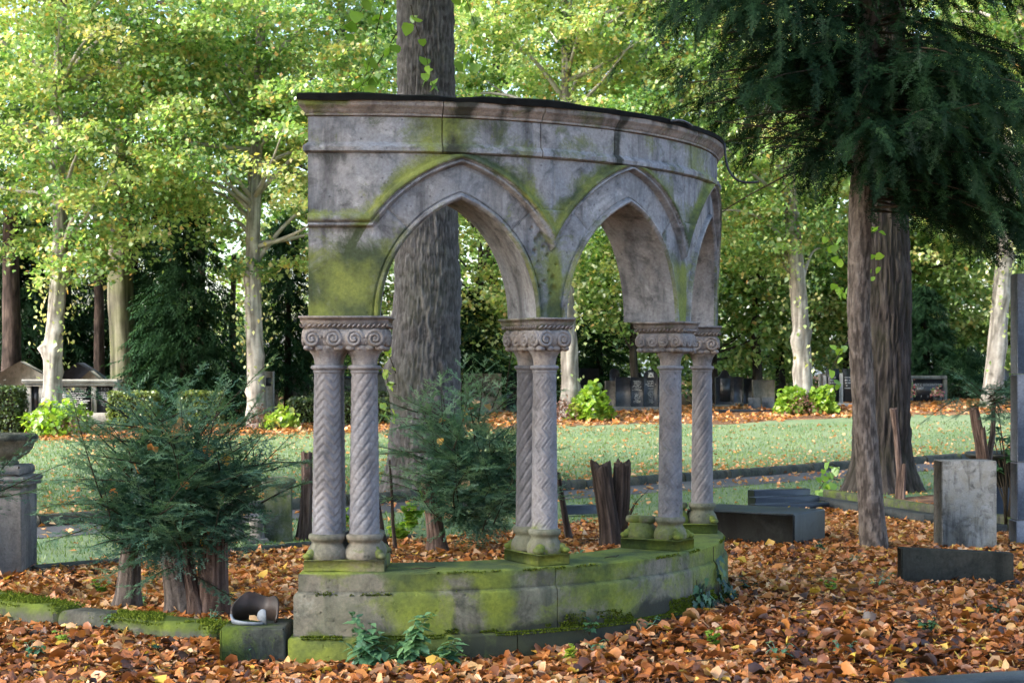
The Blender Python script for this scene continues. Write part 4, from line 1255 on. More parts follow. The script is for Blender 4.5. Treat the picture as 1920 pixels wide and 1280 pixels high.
def deciduous(name, label, base, height, r0, crown_c, crown_r, nspray, per, leaf, bark, leafm, seed, group=None, lean=(0, 0), tint=(0.42, 0.16), spray_r=(0.45, 0.9), tmpl=KITE, stem_leaves=0, knots=True, limbs=12, cat="tree", yellow=0.12, proto=None, nT=28):
    r = random.Random(seed)
    base = np.asarray(base, float)
    t = empty(name, base, label, cat, group)
    top = base + np.array([lean[0], lean[1], height])
    path = wobble_path(base - np.array([0, 0, 0.1]), top, 14, r0 * 0.9, seed)
    rad = r0 * np.linspace(1.0, 0.25, 14) ** 0.8
    bumps = [(r.uniform(pi, 2 * pi), r.uniform(0.2, height * 0.35), r.uniform(0.08, 0.2), r.uniform(0.03, 0.09)) for _ in range(12)] if knots else []
    bark_trunk("trunk", path, rad, bark, t, nT=nT, nZ=90, amp=0.02 if knots else 0.012, fT=4, fZ=1.0, seed=seed, flare=(0.35, 0.35), bumps=bumps)
    mb = MB()
    cc = base + np.asarray(crown_c)
    pts, unit = crown_points(nspray, cc, crown_r, seed + 5)
    order = list(range(0, len(pts), max(1, len(pts) // limbs)))
    for i in order[:limbs]:
        e = pts[i]
        hh = float(np.clip((e[2] - base[2]) - r.uniform(0.4, 1.8), height * 0.22, height * 0.95))
        s = np.array([np.interp(hh, path[:, 2] - base[2], path[:, k]) for k in range(3)])
        u = np.linspace(0, 1, 7)[:, None]
        P = s * (1 - u) + e * u; P[:, 2] += np.sin(u[:, 0] * pi) * 0.35 * (1 if r.random() < .7 else -.4)
        V, Fs = tube(P, r0 * 0.30 * np.linspace(1, 0.15, 7), 6); mb.add(V, Fs, 0.7)
    mb.obj("limbs", bark, t, True, attr="relief")
    if stem_leaves:
        g = np.random.default_rng(seed + 3)
        hs = g.uniform(0.9, height * 0.45, stem_leaves)
        hs = np.where(g.random(stem_leaves) < 0.6, g.normal(height * 0.27, height * 0.06, stem_leaves), hs)
        a = g.uniform(0, 2 * pi, stem_leaves); q = g.uniform(r0, r0 + 0.35, stem_leaves)
        sx = np.interp(hs, path[:, 2] - base[2], path[:, 0]); sy = np.interp(hs, path[:, 2] - base[2], path[:, 1])
        p2 = np.stack([sx + q * np.cos(a), sy + q * np.sin(a), base[2] + hs], -1)
        V, Fs = scatter(tmpl[0], tmpl[1], p2, rots(stem_leaves, g.uniform(0, 6.3, stem_leaves), g.normal(0.9, 0.4, stem_leaves), g.normal(0, 0.4, stem_leaves)), g.uniform(0.08, 0.13, stem_leaves))
        obj("stem_leaves", V, Fs, leafm, t, attrs={'tint': ('POINT', np.repeat(g.uniform(0.6, 0.9, stem_leaves), len(tmpl[0])))}, stuff=True)
    if proto in CROWNS:
        reuse_crown(t, proto, crown_c, crown_r, (0.0, pi, 0.5, pi + 0.5, -0.5)[seed % 5])
        return t
    rads = np.random.default_rng(seed + 1).uniform(spray_r[0], spray_r[1], len(pts))
    pos, Mx, sz, idx = sprays(pts, rads, per, leaf, seed + 2)
    g = np.random.default_rng(seed + 3)
    up = unit[idx][:, 2]
    tn = np.clip(g.normal(tint[0], tint[1], len(pos)) + g.normal(0, 0.13, len(pts))[idx] + 0.08 * up, 0.0, 0.90)
    tn = np.where(g.random(len(pos)) < yellow * 0.25, g.uniform(0.86, 1.0, len(pos)), tn)
    V, Fs = scatter(tmpl[0], tmpl[1], pos, Mx, sz)
    tv = np.repeat(tn, len(tmpl[0]))
    o = obj("crown", V - cc + base, Fs, leafm, t, attrs={'tint': ('POINT', tv)})
    o.location = tuple(cc - base)
    if proto: CROWNS[proto] = (o.data, tuple(crown_r))
    return t
CROWNS = {}
def reuse_crown(parent, key, crown_c, crown_r, turn):
    me, r0_ = CROWNS[key]
    o = bpy.data.objects.new("crown", me); COL.objects.link(o)
    o.parent = parent; o.location = tuple(crown_c); o.rotation_euler = (0, 0, turn)
    rr = 0.5 * (crown_r[0] + crown_r[1]) / (0.5 * (r0_[0] + r0_[1]))
    o.scale = (rr, rr, crown_r[2] / r0_[2])
    return o

def base_sprouts(parent, c, rx, h, n, seed, m=None, size=0.13, tint=(0.55, 0.15)):
    """round tuft of leafy shoots"""
    g = np.random.default_rng(seed)
    P = g.normal(0, 1, (n, 3)); P /= np.linalg.norm(P, axis=1)[:, None]; P[:, 2] = np.abs(P[:, 2])
    P *= (0.55 + 0.45 * g.random(n) ** 0.5)[:, None]
    lump = 0.45 + 1.1 * fbm(P[:, 0] * 2.6 + seed, P[:, 1] * 2.6, P[:, 2] * 2.6, 3, seed)
    pos = np.asarray(c) + P * lump[:, None] * np.array([rx, rx, h]) + np.array([0, 0, 0.04])
    Mx = rots(n, g.uniform(0, 6.3, n), g.normal(0.6, 0.4, n), g.normal(0, 0.4, n))
    T_ = KITE if n > 1500 else HEX
    V, Fs = scatter(T_[0], T_[1], pos, Mx, size * g.uniform(0.7, 1.3, n))
    return obj("basal_shoots", V, Fs, m or M['sprout'], parent, attrs={'tint': ('POINT', np.repeat(np.clip(g.normal(tint[0], tint[1], n), 0, 1), len(T_[0])))}, stuff=True)

# --- the row of lindens behind the lawn (pale trunks)
def gpt(x, Y):
    X = (x - 960) / F * Y
    return np.array([X, Y, float(gz(X, Y))])
lind = [
    # photo x of trunk, distance, radius, lean, crown centre height, crown radii, sprays
    (96, 38.5, 0.23, (0.35, 0), 8.2, (3.4, 2.6, 4.6), 330, "pale-trunked linden nearest the left edge, beside the lettered grave wall"),
    (482, 39.5, 0.23, (0.1, 0), 8.0, (3.2, 2.6, 4.6), 330, "pale-trunked linden left of the arcade with yellow leaves on its stem"),
    (1068, 40.5, 0.23, (-0.1, 0), 8.4, (3.3, 2.6, 4.4), 330, "pale knotty linden seen through the second arch, right of the middle columns"),
    (1510, 41.0, 0.24, (-0.9, 0), 8.3, (3.3, 2.6, 4.7), 330, "pale leaning linden right of the arcade with shoots round its foot"),
    (1858, 41.5, 0.25, (1.0, 0), 8.6, (3.2, 2.6, 4.4), 220, "pale forked linden near the right edge, leaning right"),
]
LROW = []
for i, (x, Y, r0, lean, ch, cr, ns, lab) in enumerate(lind):
    b = gpt(x, Y)
    t = deciduous("linden_tree", lab, b, 12.5, r0, (lean[0] * 0.5, 0, ch), cr, int(ns * 0.62), 230, 0.118, M['bark_pale'], M['linden'], 100 + i, "lindens in a row behind the lawn",
                  lean=lean, tint=(0.57, 0.13), stem_leaves=220, limbs=26, yellow=0.35, spray_r=(0.55, 1.15), proto='L' + str(i % 3), tmpl=HEX if False else KITE, nT=40)
    LROW.append(t)
# leafy shoots at their feet
base_sprouts(LROW[0], gpt(110, 37.9), 0.75, 0.75, 900, 1)
base_sprouts(LROW[2], gpt(1108, 39.9), 0.50, 0.80, 800, 2)
base_sprouts(LROW[3], gpt(1485, 40.4), 0.42, 0.62, 600, 3); base_sprouts(LROW[3], gpt(1540, 40.5), 0.40, 0.6, 500, 4)
base_sprouts(LROW[1], gpt(525, 39.0), 0.45, 0.45, 350, 5, tint=(0.7, 0.15))
for t, x, Y, s in ((LROW[0], 135, 37.6, 6), (LROW[1], 492, 39.0, 7), (LROW[2], 1062, 39.9, 8), (LROW[3], 1500, 40.2, 9)):
    base_sprouts(t, gpt(x, Y), 0.4, 0.5, 500, s, M['brownshoot'], 0.05, (0.5, 0.3))

# --- second row and further trees: darker trunks, each a thing of its own
second = [
    (-90, 47, 0.30, 9.5, (4.2, 3, 5.2), 0.42, "M", "green tree behind the lettered wall at the left edge"),
    (330, 52, 0.28, 11, (4.5, 3, 6), 0.36, "D", "tall green tree between the two left lindens"),
    (640, 50, 0.26, 10.5, (4.2, 3, 6), 0.50, "D", "green tree filling the gap left of the thick grey trunk"),
    (930, 54, 0.25, 11, (4.6, 3, 6.2), 0.60, "D", "yellow-green tree right of the thick grey trunk"),
    (1250, 53, 0.25, 10.5, (4.4, 3, 6.0), 0.60, "D", "yellow-green tree above the third arch"),
    (1420, 50, 0.16, 6.5, (2.6, 2.4, 4.0), 0.50, "D", "slim dark-stemmed tree right of the arcade"),
    (1660, 52, 0.25, 8.5, (4.2, 3, 6.2), 0.45, "D", "green tree behind the big dark trunk on the right"),
    (1980, 50, 0.28, 9.5, (4.4, 3, 6.0), 0.42, "D", "green tree beyond the right edge of the lawn"),
    (1190, 47, 0.13, 4.3, (2.0, 1.6, 2.4), 0.36, "U", "dark multi-branched small tree behind the black headstones in the second arch"),
    (900, 48, 0.14, 4.2, (2.3, 1.6, 3.0), 0.52, "U", "bushy yellow-green tree seen through the first arch"),
    (705, 49, 0.14, 4.0, (2.0, 1.6, 3.0), 0.40, "U", "green bushy tree left of the thick grey trunk, seen through the first arch"),
    (1340, 50, 0.16, 4.0, (2.6, 2, 3.3), 0.55, "U", "loose bright green tree behind the right end of the arcade"),
    (1465, 52, 0.16, 4.0, (2.6, 2, 3.3), 0.52, "U", "loose bright green tree behind the leaning right linden"),
    (1590, 53, 0.16, 3.9, (2.6, 2, 3.2), 0.52, "U", "loose green tree far behind the big dark trunk"),
    (1730, 54, 0.16, 4.0, (2.7, 2, 3.3), 0.50, "U", "loose bright green tree far behind the family grave panel"),
    (1870, 55, 0.16, 4.0, (2.7, 2, 3.3), 0.50, "U", "loose green tree behind the forked linden at the right edge"),
    (1040, 55, 0.16, 4.0, (2.7, 2, 3.4), 0.45, "U", "loose green tree behind the middle columns"),
]
for i, (x, Y, r0, ch, cr, tn, kind, lab) in enumerate(second):
    b = gpt(x, Y)
    deciduous("broadleaf_tree", lab, b, ch + cr[2] * 0.6, r0, (0, 0, ch), cr, 240 if kind != "U" else 130, 95, 0.16 if kind != "U" else 0.13, M['bark_dark'], M['linden'] if kind != "M" else M['understory'], 200 + i,
              "trees behind the linden row", tint=(tn + (0.12 if kind == 'U' else 0.03), 0.14), knots=False, limbs=16, spray_r=(0.6, 1.2), yellow=0.15, nT=20, proto=kind + str(i % 3))

# --- the big beech trunk left
b = gpt(232, 43.2)
t = empty("beech_tree", b, "thick smooth beech trunk with pale and dark vertical streaks, left", "tree")
bark_trunk("trunk", wobble_path(b - np.array([0, 0, .1]), b + np.array([-0.05, 0, 10]), 10, 0.1, 41), np.linspace(0.36, 0.28, 10), M['bark_beech'], t, nT=48, nZ=80, amp=0.006, fT=3, fZ=0.4, seed=41, flare=(0.3, 0.5))
pts, unit = crown_points(120, b + np.array([0.3, 0, 9.0]), (3.6, 3, 3.6), 42)
pos, Mx, sz, idx = sprays(pts, 0.9, 95, 0.13, 43)
V, Fs = scatter(KITE[0], KITE[1], pos, Mx, sz)
obj("crown", V, Fs, M['linden'], t, attrs={'tint': ('POINT', np.repeat(np.clip(rng.normal(0.24, 0.12, len(pos)), 0, 0.8), 4))})

# --- conifers: drooping needled sprays in tiers
def twig_template(n=13, L=0.30, side=0.10, needle=0.031, w=0.0066, seed=0, flat=True, sub=True):
    """flat needled twig along +x: axis with side shoots carrying needles; unit in metres"""
    r = random.Random(seed)
    V = []; T = []
    def needle_row(p, d, length, spacing):
        d = np.array(d, float); d /= np.linalg.norm(d)
        s = np.cross([0, 0, 1.0], d); s /= np.linalg.norm(s)
        m = max(2, int(length / spacing))
        for i in range(m):
            q = np.array(p) + d * (length * (i + 0.5) / m)
            for sg in (-1, 1):
                ln = needle * r.uniform(0.8, 1.15) * (1 - 0.45 * (i / m) ** 3)
                tip = q + (s * sg * 0.85 + d * 0.55) * ln + np.array([0, 0, r.uniform(-0.25, 0.35) * ln])
                k = len(V)
                V.extend([q - d * w, q + d * w, tip]); T.append([k, k + 1, k + 2])
        k = len(V)
        e = np.array(p) + d * length
        V.extend([np.array(p) + s * 0.0018, np.array(p) - s * 0.0018, e]); T.append([k, k + 1, k + 2])
        k = len(V)
        V.extend([np.array(p) + np.array([0, 0, 0.0018]), np.array(p) - np.array([0, 0, 0.0018]), e]); T.append([k, k + 1, k + 2])
    needle_row((0, 0, 0), (1, 0, -0.06), L, 0.020)
    if sub:
        for i in range(n):
            x = L * (0.08 + 0.80 * i / n); sg = 1 if i % 2 else -1
            ln = side * (1 - 0.55 * i / n) * r.uniform(0.7, 1.2)
            needle_row((x, 0, -0.06 * x), (0.75, sg * 0.75, r.uniform(-0.3, 0.15)), ln, 0.021)
    return np.array(V), [np.array(T)]
TW = [twig_template(seed=i, n=7) for i in range(4)]
SHOOT = [twig_template(seed=20 + i, n=4, L=0.34, side=0.13, needle=0.027, w=0.0052) for i in range(3)]
SHOOT1 = [twig_template(seed=30 + i, L=0.30, needle=0.026, w=0.0045, sub=False) for i in range(3)]

def dir_rot(D, roll):
    """rotation matrices taking +x to D (N,3), rolled about it"""
    D = D / (np.linalg.norm(D, axis=1)[:, None] + 1e-9)
    yaw = np.arctan2(D[:, 1], D[:, 0]); tilt = -np.arcsin(np.clip(D[:, 2], -1, 1))
    return rots(len(D), yaw, tilt, roll)

def needle_mesh(name, tmpls, pos, D, roll, size, tint, m, parent):
    mb = MB(); g = np.random.default_rng(len(pos))
    pick = g.integers(0, len(tmpls), len(pos)); Mx = dir_rot(D, roll); size = np.broadcast_to(size, (len(pos),))
    for k, (tV, tF) in enumerate(tmpls):
        s = pick == k
        if s.any():
            V, Fs = scatter(tV, tF, pos[s], Mx[s], size[s]); mb.add(V, Fs, np.repeat(tint[s], len(tV)))
    return mb.obj(name, m, parent, attr="tint")

def conifer(label, base, h, rad, z0, seed, ntier=26, per=16, tw=1.6, tint=0.4, tmpl=None, barkm=None, r0=0.14, group=None):
    g = np.random.default_rng(seed)
    t = empty("conifer", base, label, "conifer", group)
    V, Fs = tube(wobble_path(base, base + np.array([0, 0, h]), 8, 0.05, seed), r0 * np.linspace(1, 0.1, 8), 10)
    obj("trunk", V, Fs, barkm or M['bark_brown'], t, smooth=True)
    if seed % 3 in CON and h > 3:
        me, h0, rad0 = CON[seed % 3]
        o = bpy.data.objects.new("crown", me); COL.objects.link(o); o.parent = t
        o.rotation_euler = (0, 0, seed * 1.3); o.scale = (rad / rad0, rad / rad0, h / h0)
        return t
    P, D, S_, T_ = [], [], [], []
    for i in range(ntier):
        z = z0 + (h - z0) * (i / ntier) ** 0.9
        R = rad * (1 - ((z - z0) / (h - z0)) ** 1.3) * g.uniform(0.75, 1.1) + 0.15
        for a in g.uniform(0, 2 * pi, per):
            m_ = max(2, int(R / 0.30))
            for q in np.linspace(0.25, 1.0, m_):
                for _ in range(3):
                    rr = R * q; aa = a + g.normal(0, 0.10)
                    P.append((rr * cos(aa), rr * sin(aa), z - 0.22 * rr - 0.12 * rr ** 2 + g.normal(0, 0.10)))
                    ang = aa + g.normal(0, 0.7)
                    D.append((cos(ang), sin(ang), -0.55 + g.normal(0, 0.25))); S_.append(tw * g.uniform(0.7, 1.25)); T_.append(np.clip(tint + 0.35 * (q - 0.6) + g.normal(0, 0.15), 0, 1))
    P = np.array(P) + base
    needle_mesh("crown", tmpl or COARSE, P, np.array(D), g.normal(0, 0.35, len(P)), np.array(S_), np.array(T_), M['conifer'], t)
    if h > 3: CON[seed % 3] = ([c_ for c_ in t.children if c_.name.startswith('crown')][0].data, h, rad)
    return t
CON = {}
def coarse_template(seed):
    r = random.Random(seed); V = []; T = []
    for i in range(9):
        x = 0.30 * i / 9; sg = 1 if i % 2 else -1
        ln = 0.13 * (1 - 0.5 * i / 9) * r.uniform(0.7, 1.2)
        p = np.array([x, 0, 0]); tip = p + np.array([0.7, sg * 0.7, r.uniform(-.5, .1)]) * ln
        k = len(V); V.extend([p - [0.016, 0, 0], p + [0.016, 0, 0.006], tip]); T.append([k, k + 1, k + 2])
    k = len(V); V.extend([np.array([0, .010, 0]), np.array([0, -.010, 0]), np.array([0.34, 0, -0.02])]); T.append([k, k + 1, k + 2])
    return np.array(V), [np.array(T)]
COARSE = [coarse_template(i) for i in range(4)]
conifer("dark weeping conifer between the beech trunk and the left linden", gpt(345, 43.5), 6.2, 1.75, 0.75, 1, 26, 16)
conifer("dark conifer standing just left of the arcade behind the linden", gpt(540, 46), 5.6, 1.5, 1.2, 2, 20, 14, group=None)
conifer("dark conifer behind the linden nearest the left edge", gpt(60, 50), 6.5, 2.2, 1.6, 3, 22, 15, 1.9, 0.25)
conifer("tall dark conifer behind the beech trunk", gpt(255, 52), 8.5, 2.2, 2.0, 4, 24, 16, 1.9, 0.25)
conifer("low dark conifer seen through the first arch behind the thick trunk", gpt(880, 47), 3.6, 1.3, 0.6, 5, 16, 13, 1.5, 0.35)
conifer("dark yew behind the family grave panel", gpt(1735, 49), 3.4, 1.2, 0.9, 6, 18, 14, 1.6, 0.3)
conifer("dark spreading yew by the forked linden", gpt(1815, 47), 1.5, 1.5, 0.1, 7, 12, 14, 1.4, 0.4)
conifer("shady dark conifer in the second arch behind the black headstones", gpt(1125, 49), 3.8, 1.1, 0.5, 8, 18, 12, 1.5, 0.25)
# bare dark stems between them
for i, (x, Y, r0, h, lean) in enumerate(((20, 46, 0.30, 6, 0.0), (188, 47, 0.17, 6, -0.1), (378, 48, 0.15, 6, 0.0), (432, 44.5, 0.10, 4.5, 0.1), (128, 55, 0.16, 6, 0))):
    b = gpt(x, Y)
    t = empty("pine_tree", b, ["thick dark trunk with a round knot hole at the left edge", "reddish bare conifer trunk behind the dark roofed tomb", "bare brown trunk left of the dark conifer's shade", "slender red-brown conifer stem left of the second linden", "thin brown trunk far behind the left linden"][i], "tree")
    bark_trunk("trunk", wobble_path(b, b + np.array([lean, 0, h]), 8, 0.08, 60 + i), np.linspace(r0, r0 * 0.7, 8), M['bark_brown'], t, nT=20, nZ=50, amp=0.012, seed=60 + i, flare=(0.3, 0.3))

# --- far woodland that closes the view
g = np.random.default_rng(77)
cs_ = []
for i in range(560):
    Y = g.uniform(66, 96); X = g.uniform(-0.40, 0.40) * Y
    z = gz(X, Y) + g.uniform(0.2, 22) ** 1.0
    if g.random() < 0.25 and z > 15: continue
    if z < 4.2 and g.random() < 0.35: continue
    cs_.append((X, Y, z))
cs_ = np.array(cs_)
pos, Mx, sz, idx = sprays(cs_, g.uniform(1.3, 2.6, len(cs_)), 105, 0.36, 78, flat=0.5)
V, Fs = scatter(KITE[0], KITE[1], pos, Mx, sz)
tn = np.clip(g.normal(0.55, 0.13, len(pos)) + g.normal(0, 0.12, len(cs_))[idx], 0, 0.9)
tag(obj("distant_woodland", V, Fs, M['linden'], attrs={'tint': ('POINT', np.repeat(tn, 4))}), "far-off yellow-green wood closing the view behind the trees", "woodland", kind='stuff')

# --- understory between the trunks
for i, (x, Y, rx, h, n, lab) in enumerate((
    (960, 50, 1.6, 1.6, 2500, "dark green shrub behind the middle columns"), (1400, 57, 2.2, 1.8, 2000, "mid green shrub behind the gabled black headstone"),
    (1560, 57, 2.2, 2.0, 3000, "mid green shrub behind the lettered black graves"), (690, 53, 2.0, 1.5, 2500, "dark green shrub left of the thick trunk"),
    (200, 58, 4.5, 3.6, 5000, "deep green shrub mass behind the tombs at the left"), (1840, 62, 3.0, 2.2, 3000, "bright green shrub behind the far grey headstones"),
    (430, 58, 4.0, 3.2, 5000, "deep green shrub mass behind the dark conifer"), (1240, 60, 2.6, 3.0, 3500, "deep green shrub mass behind the second arch"))):
    c = gpt(x, Y)
    t = empty("background_shrub", c, lab, "shrub", "shrubs behind the graves")
    base_sprouts(t, c, rx, h, n, 300 + i, M['understory'], 0.17, (0.35 + 0.40 * (x > 900), 0.2)).name = "foliage"
    for k in range(3):
        V, Fs = tube(np.array([c + [0.1 * k - .1, 0, 0], c + [0.25 * (k - 1) * rx, 0, h * 0.8]]), [0.04, 0.015], 6); obj("stem", V, Fs, M['twig'], t)

# ================================================================== the thick grey linden behind the arcade
b = gpt(800, 22.0)
big = empty("linden_trunk_tree", b, "thick grey ridged linden trunk right behind the arcade", "tree")
pth = np.array([[b[0] + dx, b[1], z] for dx, z in ((0.02, -0.1), (0.0, 0.6), (-0.02, 1.6), (0.02, 2.6), (0.0, 4.0), (-0.02, 6.6), (0.0, 9.0))])
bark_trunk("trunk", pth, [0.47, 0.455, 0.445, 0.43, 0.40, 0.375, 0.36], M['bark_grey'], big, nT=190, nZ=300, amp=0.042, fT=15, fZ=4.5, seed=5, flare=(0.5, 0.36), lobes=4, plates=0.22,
           bumps=[(pi * 1.02, 1.62, 0.20, 0.10), (pi * 1.05, 2.35, 0.08, 0.05), (pi * 1.62, 1.30, 0.16, 0.10), (pi * 1.68, 1.75, 0.07, 0.06), (pi * 1.4, 2.2, 0.06, 0.04), (pi * 1.42, 0.95, 0.07, 0.07), (pi * 1.3, 1.6, 0.10, 0.04)])
pts, unit = crown_points(420, b + np.array([-0.5, -3.0, 12.0]), (7.0, 8.0, 3.2), 55)
pts[:, 2] = np.maximum(pts[:, 2], 9.2)
pos, Mx, sz, idx = sprays(pts, 1.1, 90, 0.16, 56)
V, Fs = scatter(KITE[0], KITE[1], pos, Mx, sz)
obj("crown", V, Fs, M['linden'], big, attrs={'tint': ('POINT', np.repeat(np.clip(rng.normal(0.45, 0.15, len(pos)), 0, 0.9), 4))})
# young shoots with large leaves at its sides
def leafy_twig(path, n, size, seed, hang=0.8):
    g = np.random.default_rng(seed); path = np.asarray(path, float)
    mb = MB(); V, Fs = tube(path, np.linspace(0.008, 0.003, len(path)), 5)
    t = g.uniform(0.1, 1, n); i = t * (len(path) - 1); i0 = np.minimum(i.astype(int), len(path) - 2)
    P = path[i0] + (path[i0 + 1] - path[i0]) * (i - i0)[:, None] + g.normal(0, size * 0.45, (n, 3)) - np.array([0, 0, size * 0.4])
    return (V, Fs), P, rots(n, g.uniform(0, 6.3, n), g.normal(hang, 0.3, n), g.normal(0, 0.35, n)), size * g.uniform(0.7, 1.2, n)
def leafy_part(name, parent, paths, n, size, seed, tint, m, hang=0.9, tw=True):
    for k, p in enumerate(paths):
        (V, Fs), P, Mx, sz = leafy_twig(p, n, size, seed + k, hang)
        obj("shoot", V, Fs, M['twig'], parent)
        leaf_objects(parent, leaf_variants("leaf", m, [max(0, min(1, tint + d_)) for d_ in (-0.2, -0.08, 0.05, 0.2)], LT[0]), P, Mx, sz, seed + k)
def pth3(pts): return np.array([px(x, y, Y) for x, y, Y in pts])
leafy_part("shoots", big, [pth3([(745, -60, 21.5), (715, 20, 21.3), (700, 90, 21.2), (680, 160, 21.2)]), pth3([(745, 60, 21.6), (715, 110, 21.3), (690, 150, 21.2), (665, 170, 21.2)]), pth3([(750, -40, 21.5), (700, -10, 21.2), (670, 30, 21.2), (640, 50, 21.2)]),
                           pth3([(850, -60, 21.6), (875, 0, 21.4), (885, 30, 21.3), (895, 60, 21.3)]), pth3([(855, 130, 21.6), (880, 100, 21.4), (895, 120, 21.3)]), pth3([(770, 10, 21.3), (780, 50, 21.25), (800, 110, 21.25), (810, 160, 21.25)])], 12, 0.15, 70, 0.30, M['sprout'])
leafy_part("shoots", big, [pth3([(742, 700, 21.5), (728, 660, 21.4), (722, 620, 21.3)]), pth3([(742, 720, 21.5), (728, 720, 21.4), (720, 690, 21.3)]), pth3([(740, 780, 21.4), (722, 770, 21.3), (715, 750, 21.3)])], 9, 0.085, 90, 0.6, M['sprout'])

# ================================================================== the dark ridged tree on the right
b = gp(1652, 921)
t = empty("dark_ridged_tree", b, "thick dark deeply ridged trunk right of the arcade, behind the leaning yew stem", "tree")
pth = np.array([[b[0] + dx, b[1], z] for dx, z in ((0.0, -0.1), (0.0, 0.5), (0.02, 1.6), (0.04, 2.6), (0.0, 4.0), (0.0, 7.0))])
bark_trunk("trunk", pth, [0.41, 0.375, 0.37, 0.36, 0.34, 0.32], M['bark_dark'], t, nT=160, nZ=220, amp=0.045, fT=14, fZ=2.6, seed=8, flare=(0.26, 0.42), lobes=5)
pts, unit = crown_points(260, b + np.array([0.5, -2.0, 10.5]), (5.5, 7.0, 3.0), 58)
pts[:, 2] = np.maximum(pts[:, 2], 8.4)
pos, Mx, sz, idx = sprays(pts, 1.1, 90, 0.16, 59)
V, Fs = scatter(KITE[0], KITE[1], pos, Mx, sz)
obj("crown", V, Fs, M['linden'], t, attrs={'tint': ('POINT', np.repeat(np.clip(rng.normal(0.4, 0.15, len(pos)), 0, 0.9), 4))})
leafy_part("shoots", t, [pth3([(1600, 520, 21), (1570, 470, 20.8), (1545, 430, 20.8)]), pth3([(1600, 560, 21), (1580, 545, 20.8), (1560, 520, 20.8)]), pth3([(1640, 520, 21.0), (1650, 480, 20.8), (1645, 400, 20.8)]), pth3([(1590, 640, 21), (1575, 660, 20.8), (1560, 690, 20.8), (1565, 730, 20.8)]), pth3([(1575, 900, 20.9), (1550, 895, 20.7), (1535, 920, 20.6)]), pth3([(1575, 880, 20.9), (1560, 868, 20.7), (1548, 880, 20.6)])], 8, 0.10, 120, 0.4, M['sprout'])

# ================================================================== the leaning yew and its dark overhanging crown
b = gp(1642, 1036)
yew = empty("yew_tree", b, "leaning yew with flaky reddish stem and dark needle crown at upper right", "yew")
YY = b[1]
pth = np.array([b + [0.0, 0, -0.1], px(1634, 960, YY), px(1622, 800, YY), px(1610, 600, YY), px(1612, 400, YY + 0.05), px(1625, 200, YY + 0.1), px(1630, -100, YY + 0.15), px(1630, -500, YY + 0.2)])
bark_trunk("trunk", pth, [0.118, 0.105, 0.095, 0.092, 0.095, 0.09, 0.07, 0.03], M['bark_yew'], yew, nT=72, nZ=260, amp=0.012, fT=9, fZ=3.0, seed=12, flare=(0.15, 0.25), plates=0.5)
g = np.random.default_rng(12)
P, D, S_, T_ = [], [], [], []
limb = MB()
def stem_at(z):
    return np.array([np.interp(z, pth[:, 2], pth[:, i]) for i in range(3)])
def add_branch(s, az, L, rise, droop, dens=1.0, pend=3):
    n = 12
    u = np.linspace(0, 1, n)
    Pb = s[None] + np.stack([np.cos(az) * L * u, np.sin(az) * L * u, rise * L * u - droop * L * u ** 2], -1)
    Pb[:, :2] += g.normal(0, 0.03, (n, 2)).cumsum(0) * 0.5
    k = 9
    V, Fs = tube(Pb[:k], np.linspace(0.013, 0.004, k), 5); limb.add(V, Fs, 0.5)
    m_ = int(L / 0.085 * dens)
    br = g.normal(0, 0.12)
    for q in np.linspace(0.15, 1.0, m_):
        i = q * (n - 1); i0 = min(int(i), n - 2)
        p = Pb[i0] + (Pb[i0 + 1] - Pb[i0]) * (i - i0)
        aa = az + g.choice((-1, 1)) * g.uniform(0.15, 1.1)
        el = g.uniform(-0.75, -0.15); sc_ = g.uniform(0.8, 1.25) * (1.1 - 0.3 * q)
        for c_ in range(int(g.integers(1, pend + 1))):
            d = np.array([cos(aa) * cos(el), sin(aa) * cos(el), sin(el)])
            P.append(p.copy()); D.append(d); S_.append(sc_); T_.append(np.clip(g.normal(0.42, 0.17) + br + 0.10 * c_ + 0.12 * q, 0, 1))
            p = p + d * 0.22 * sc_
            el = max(el - g.uniform(0.15, 0.45), -1.45); sc_ *= 0.88; aa += g.normal(0, 0.3)
for i in range(115):
    z = g.uniform(3.05, 5.4); az = g.uniform(0, 2 * pi)
    add_branch(stem_at(z), az, g.uniform(0.9, 2.0), g.uniform(0.0, 0.40), g.uniform(0.2, 0.5), 1.0)
for i in range(34):
    z = g.uniform(3.3, 5.4); add_branch(stem_at(z), -pi / 2 + g.normal(0, 0.6), g.uniform(0.5, 1.3), g.uniform(0.0, 0.3), g.uniform(0.2, 0.5), 1.0)
for i in range(30):
    z = g.uniform(3.9, 5.3); add_branch(stem_at(z), pi + g.normal(0, 0.45), g.uniform(1.5, 2.15), g.uniform(-0.05, 0.15), g.uniform(0.10, 0.25), 1.1, 5)
for i in range(40):
    z = g.uniform(2.9, 4.4); add_branch(stem_at(z), g.normal(-0.2, 0.5), g.uniform(1.1, 2.2), g.uniform(0.0, 0.15), g.uniform(0.25, 0.45), 1.1, 4)
limb.obj("limbs", M['twig'], yew, True, attr="relief")
P = np.array(P); D = np.array(D)
# keep the stem itself free up to where the crown starts in the photograph
sx = stem_at(2.9)[0]
zmin = np.where(P[:, 0] < sx, 2.95 + (sx - P[:, 0]) * 0.50, 2.95 - np.clip(P[:, 0] - sx - 0.3, 0, 0.9) * 0.55) + 0.35 * (fbm(P[:, 0] * 2.2, P[:, 1] * 2.2, 0 * P[:, 0], 2, 5) - 0.45)
zmin = zmin - 0.45 * np.clip((YY - P[:, 1]) / 13.7, -0.2, 0.2)
hole = fbm(P[:, 0] * 2.4 + 9, P[:, 1] * 1.2, P[:, 2] * 2.4, 2, 3) < 0.45
keep = (P[:, 2] - 0.10 > zmin) & ~(hole & (P[:, 0] < sx - 0.25))
P, D, S_, T_ = P[keep], D[keep], np.array(S_)[keep], np.array(T_)[keep]

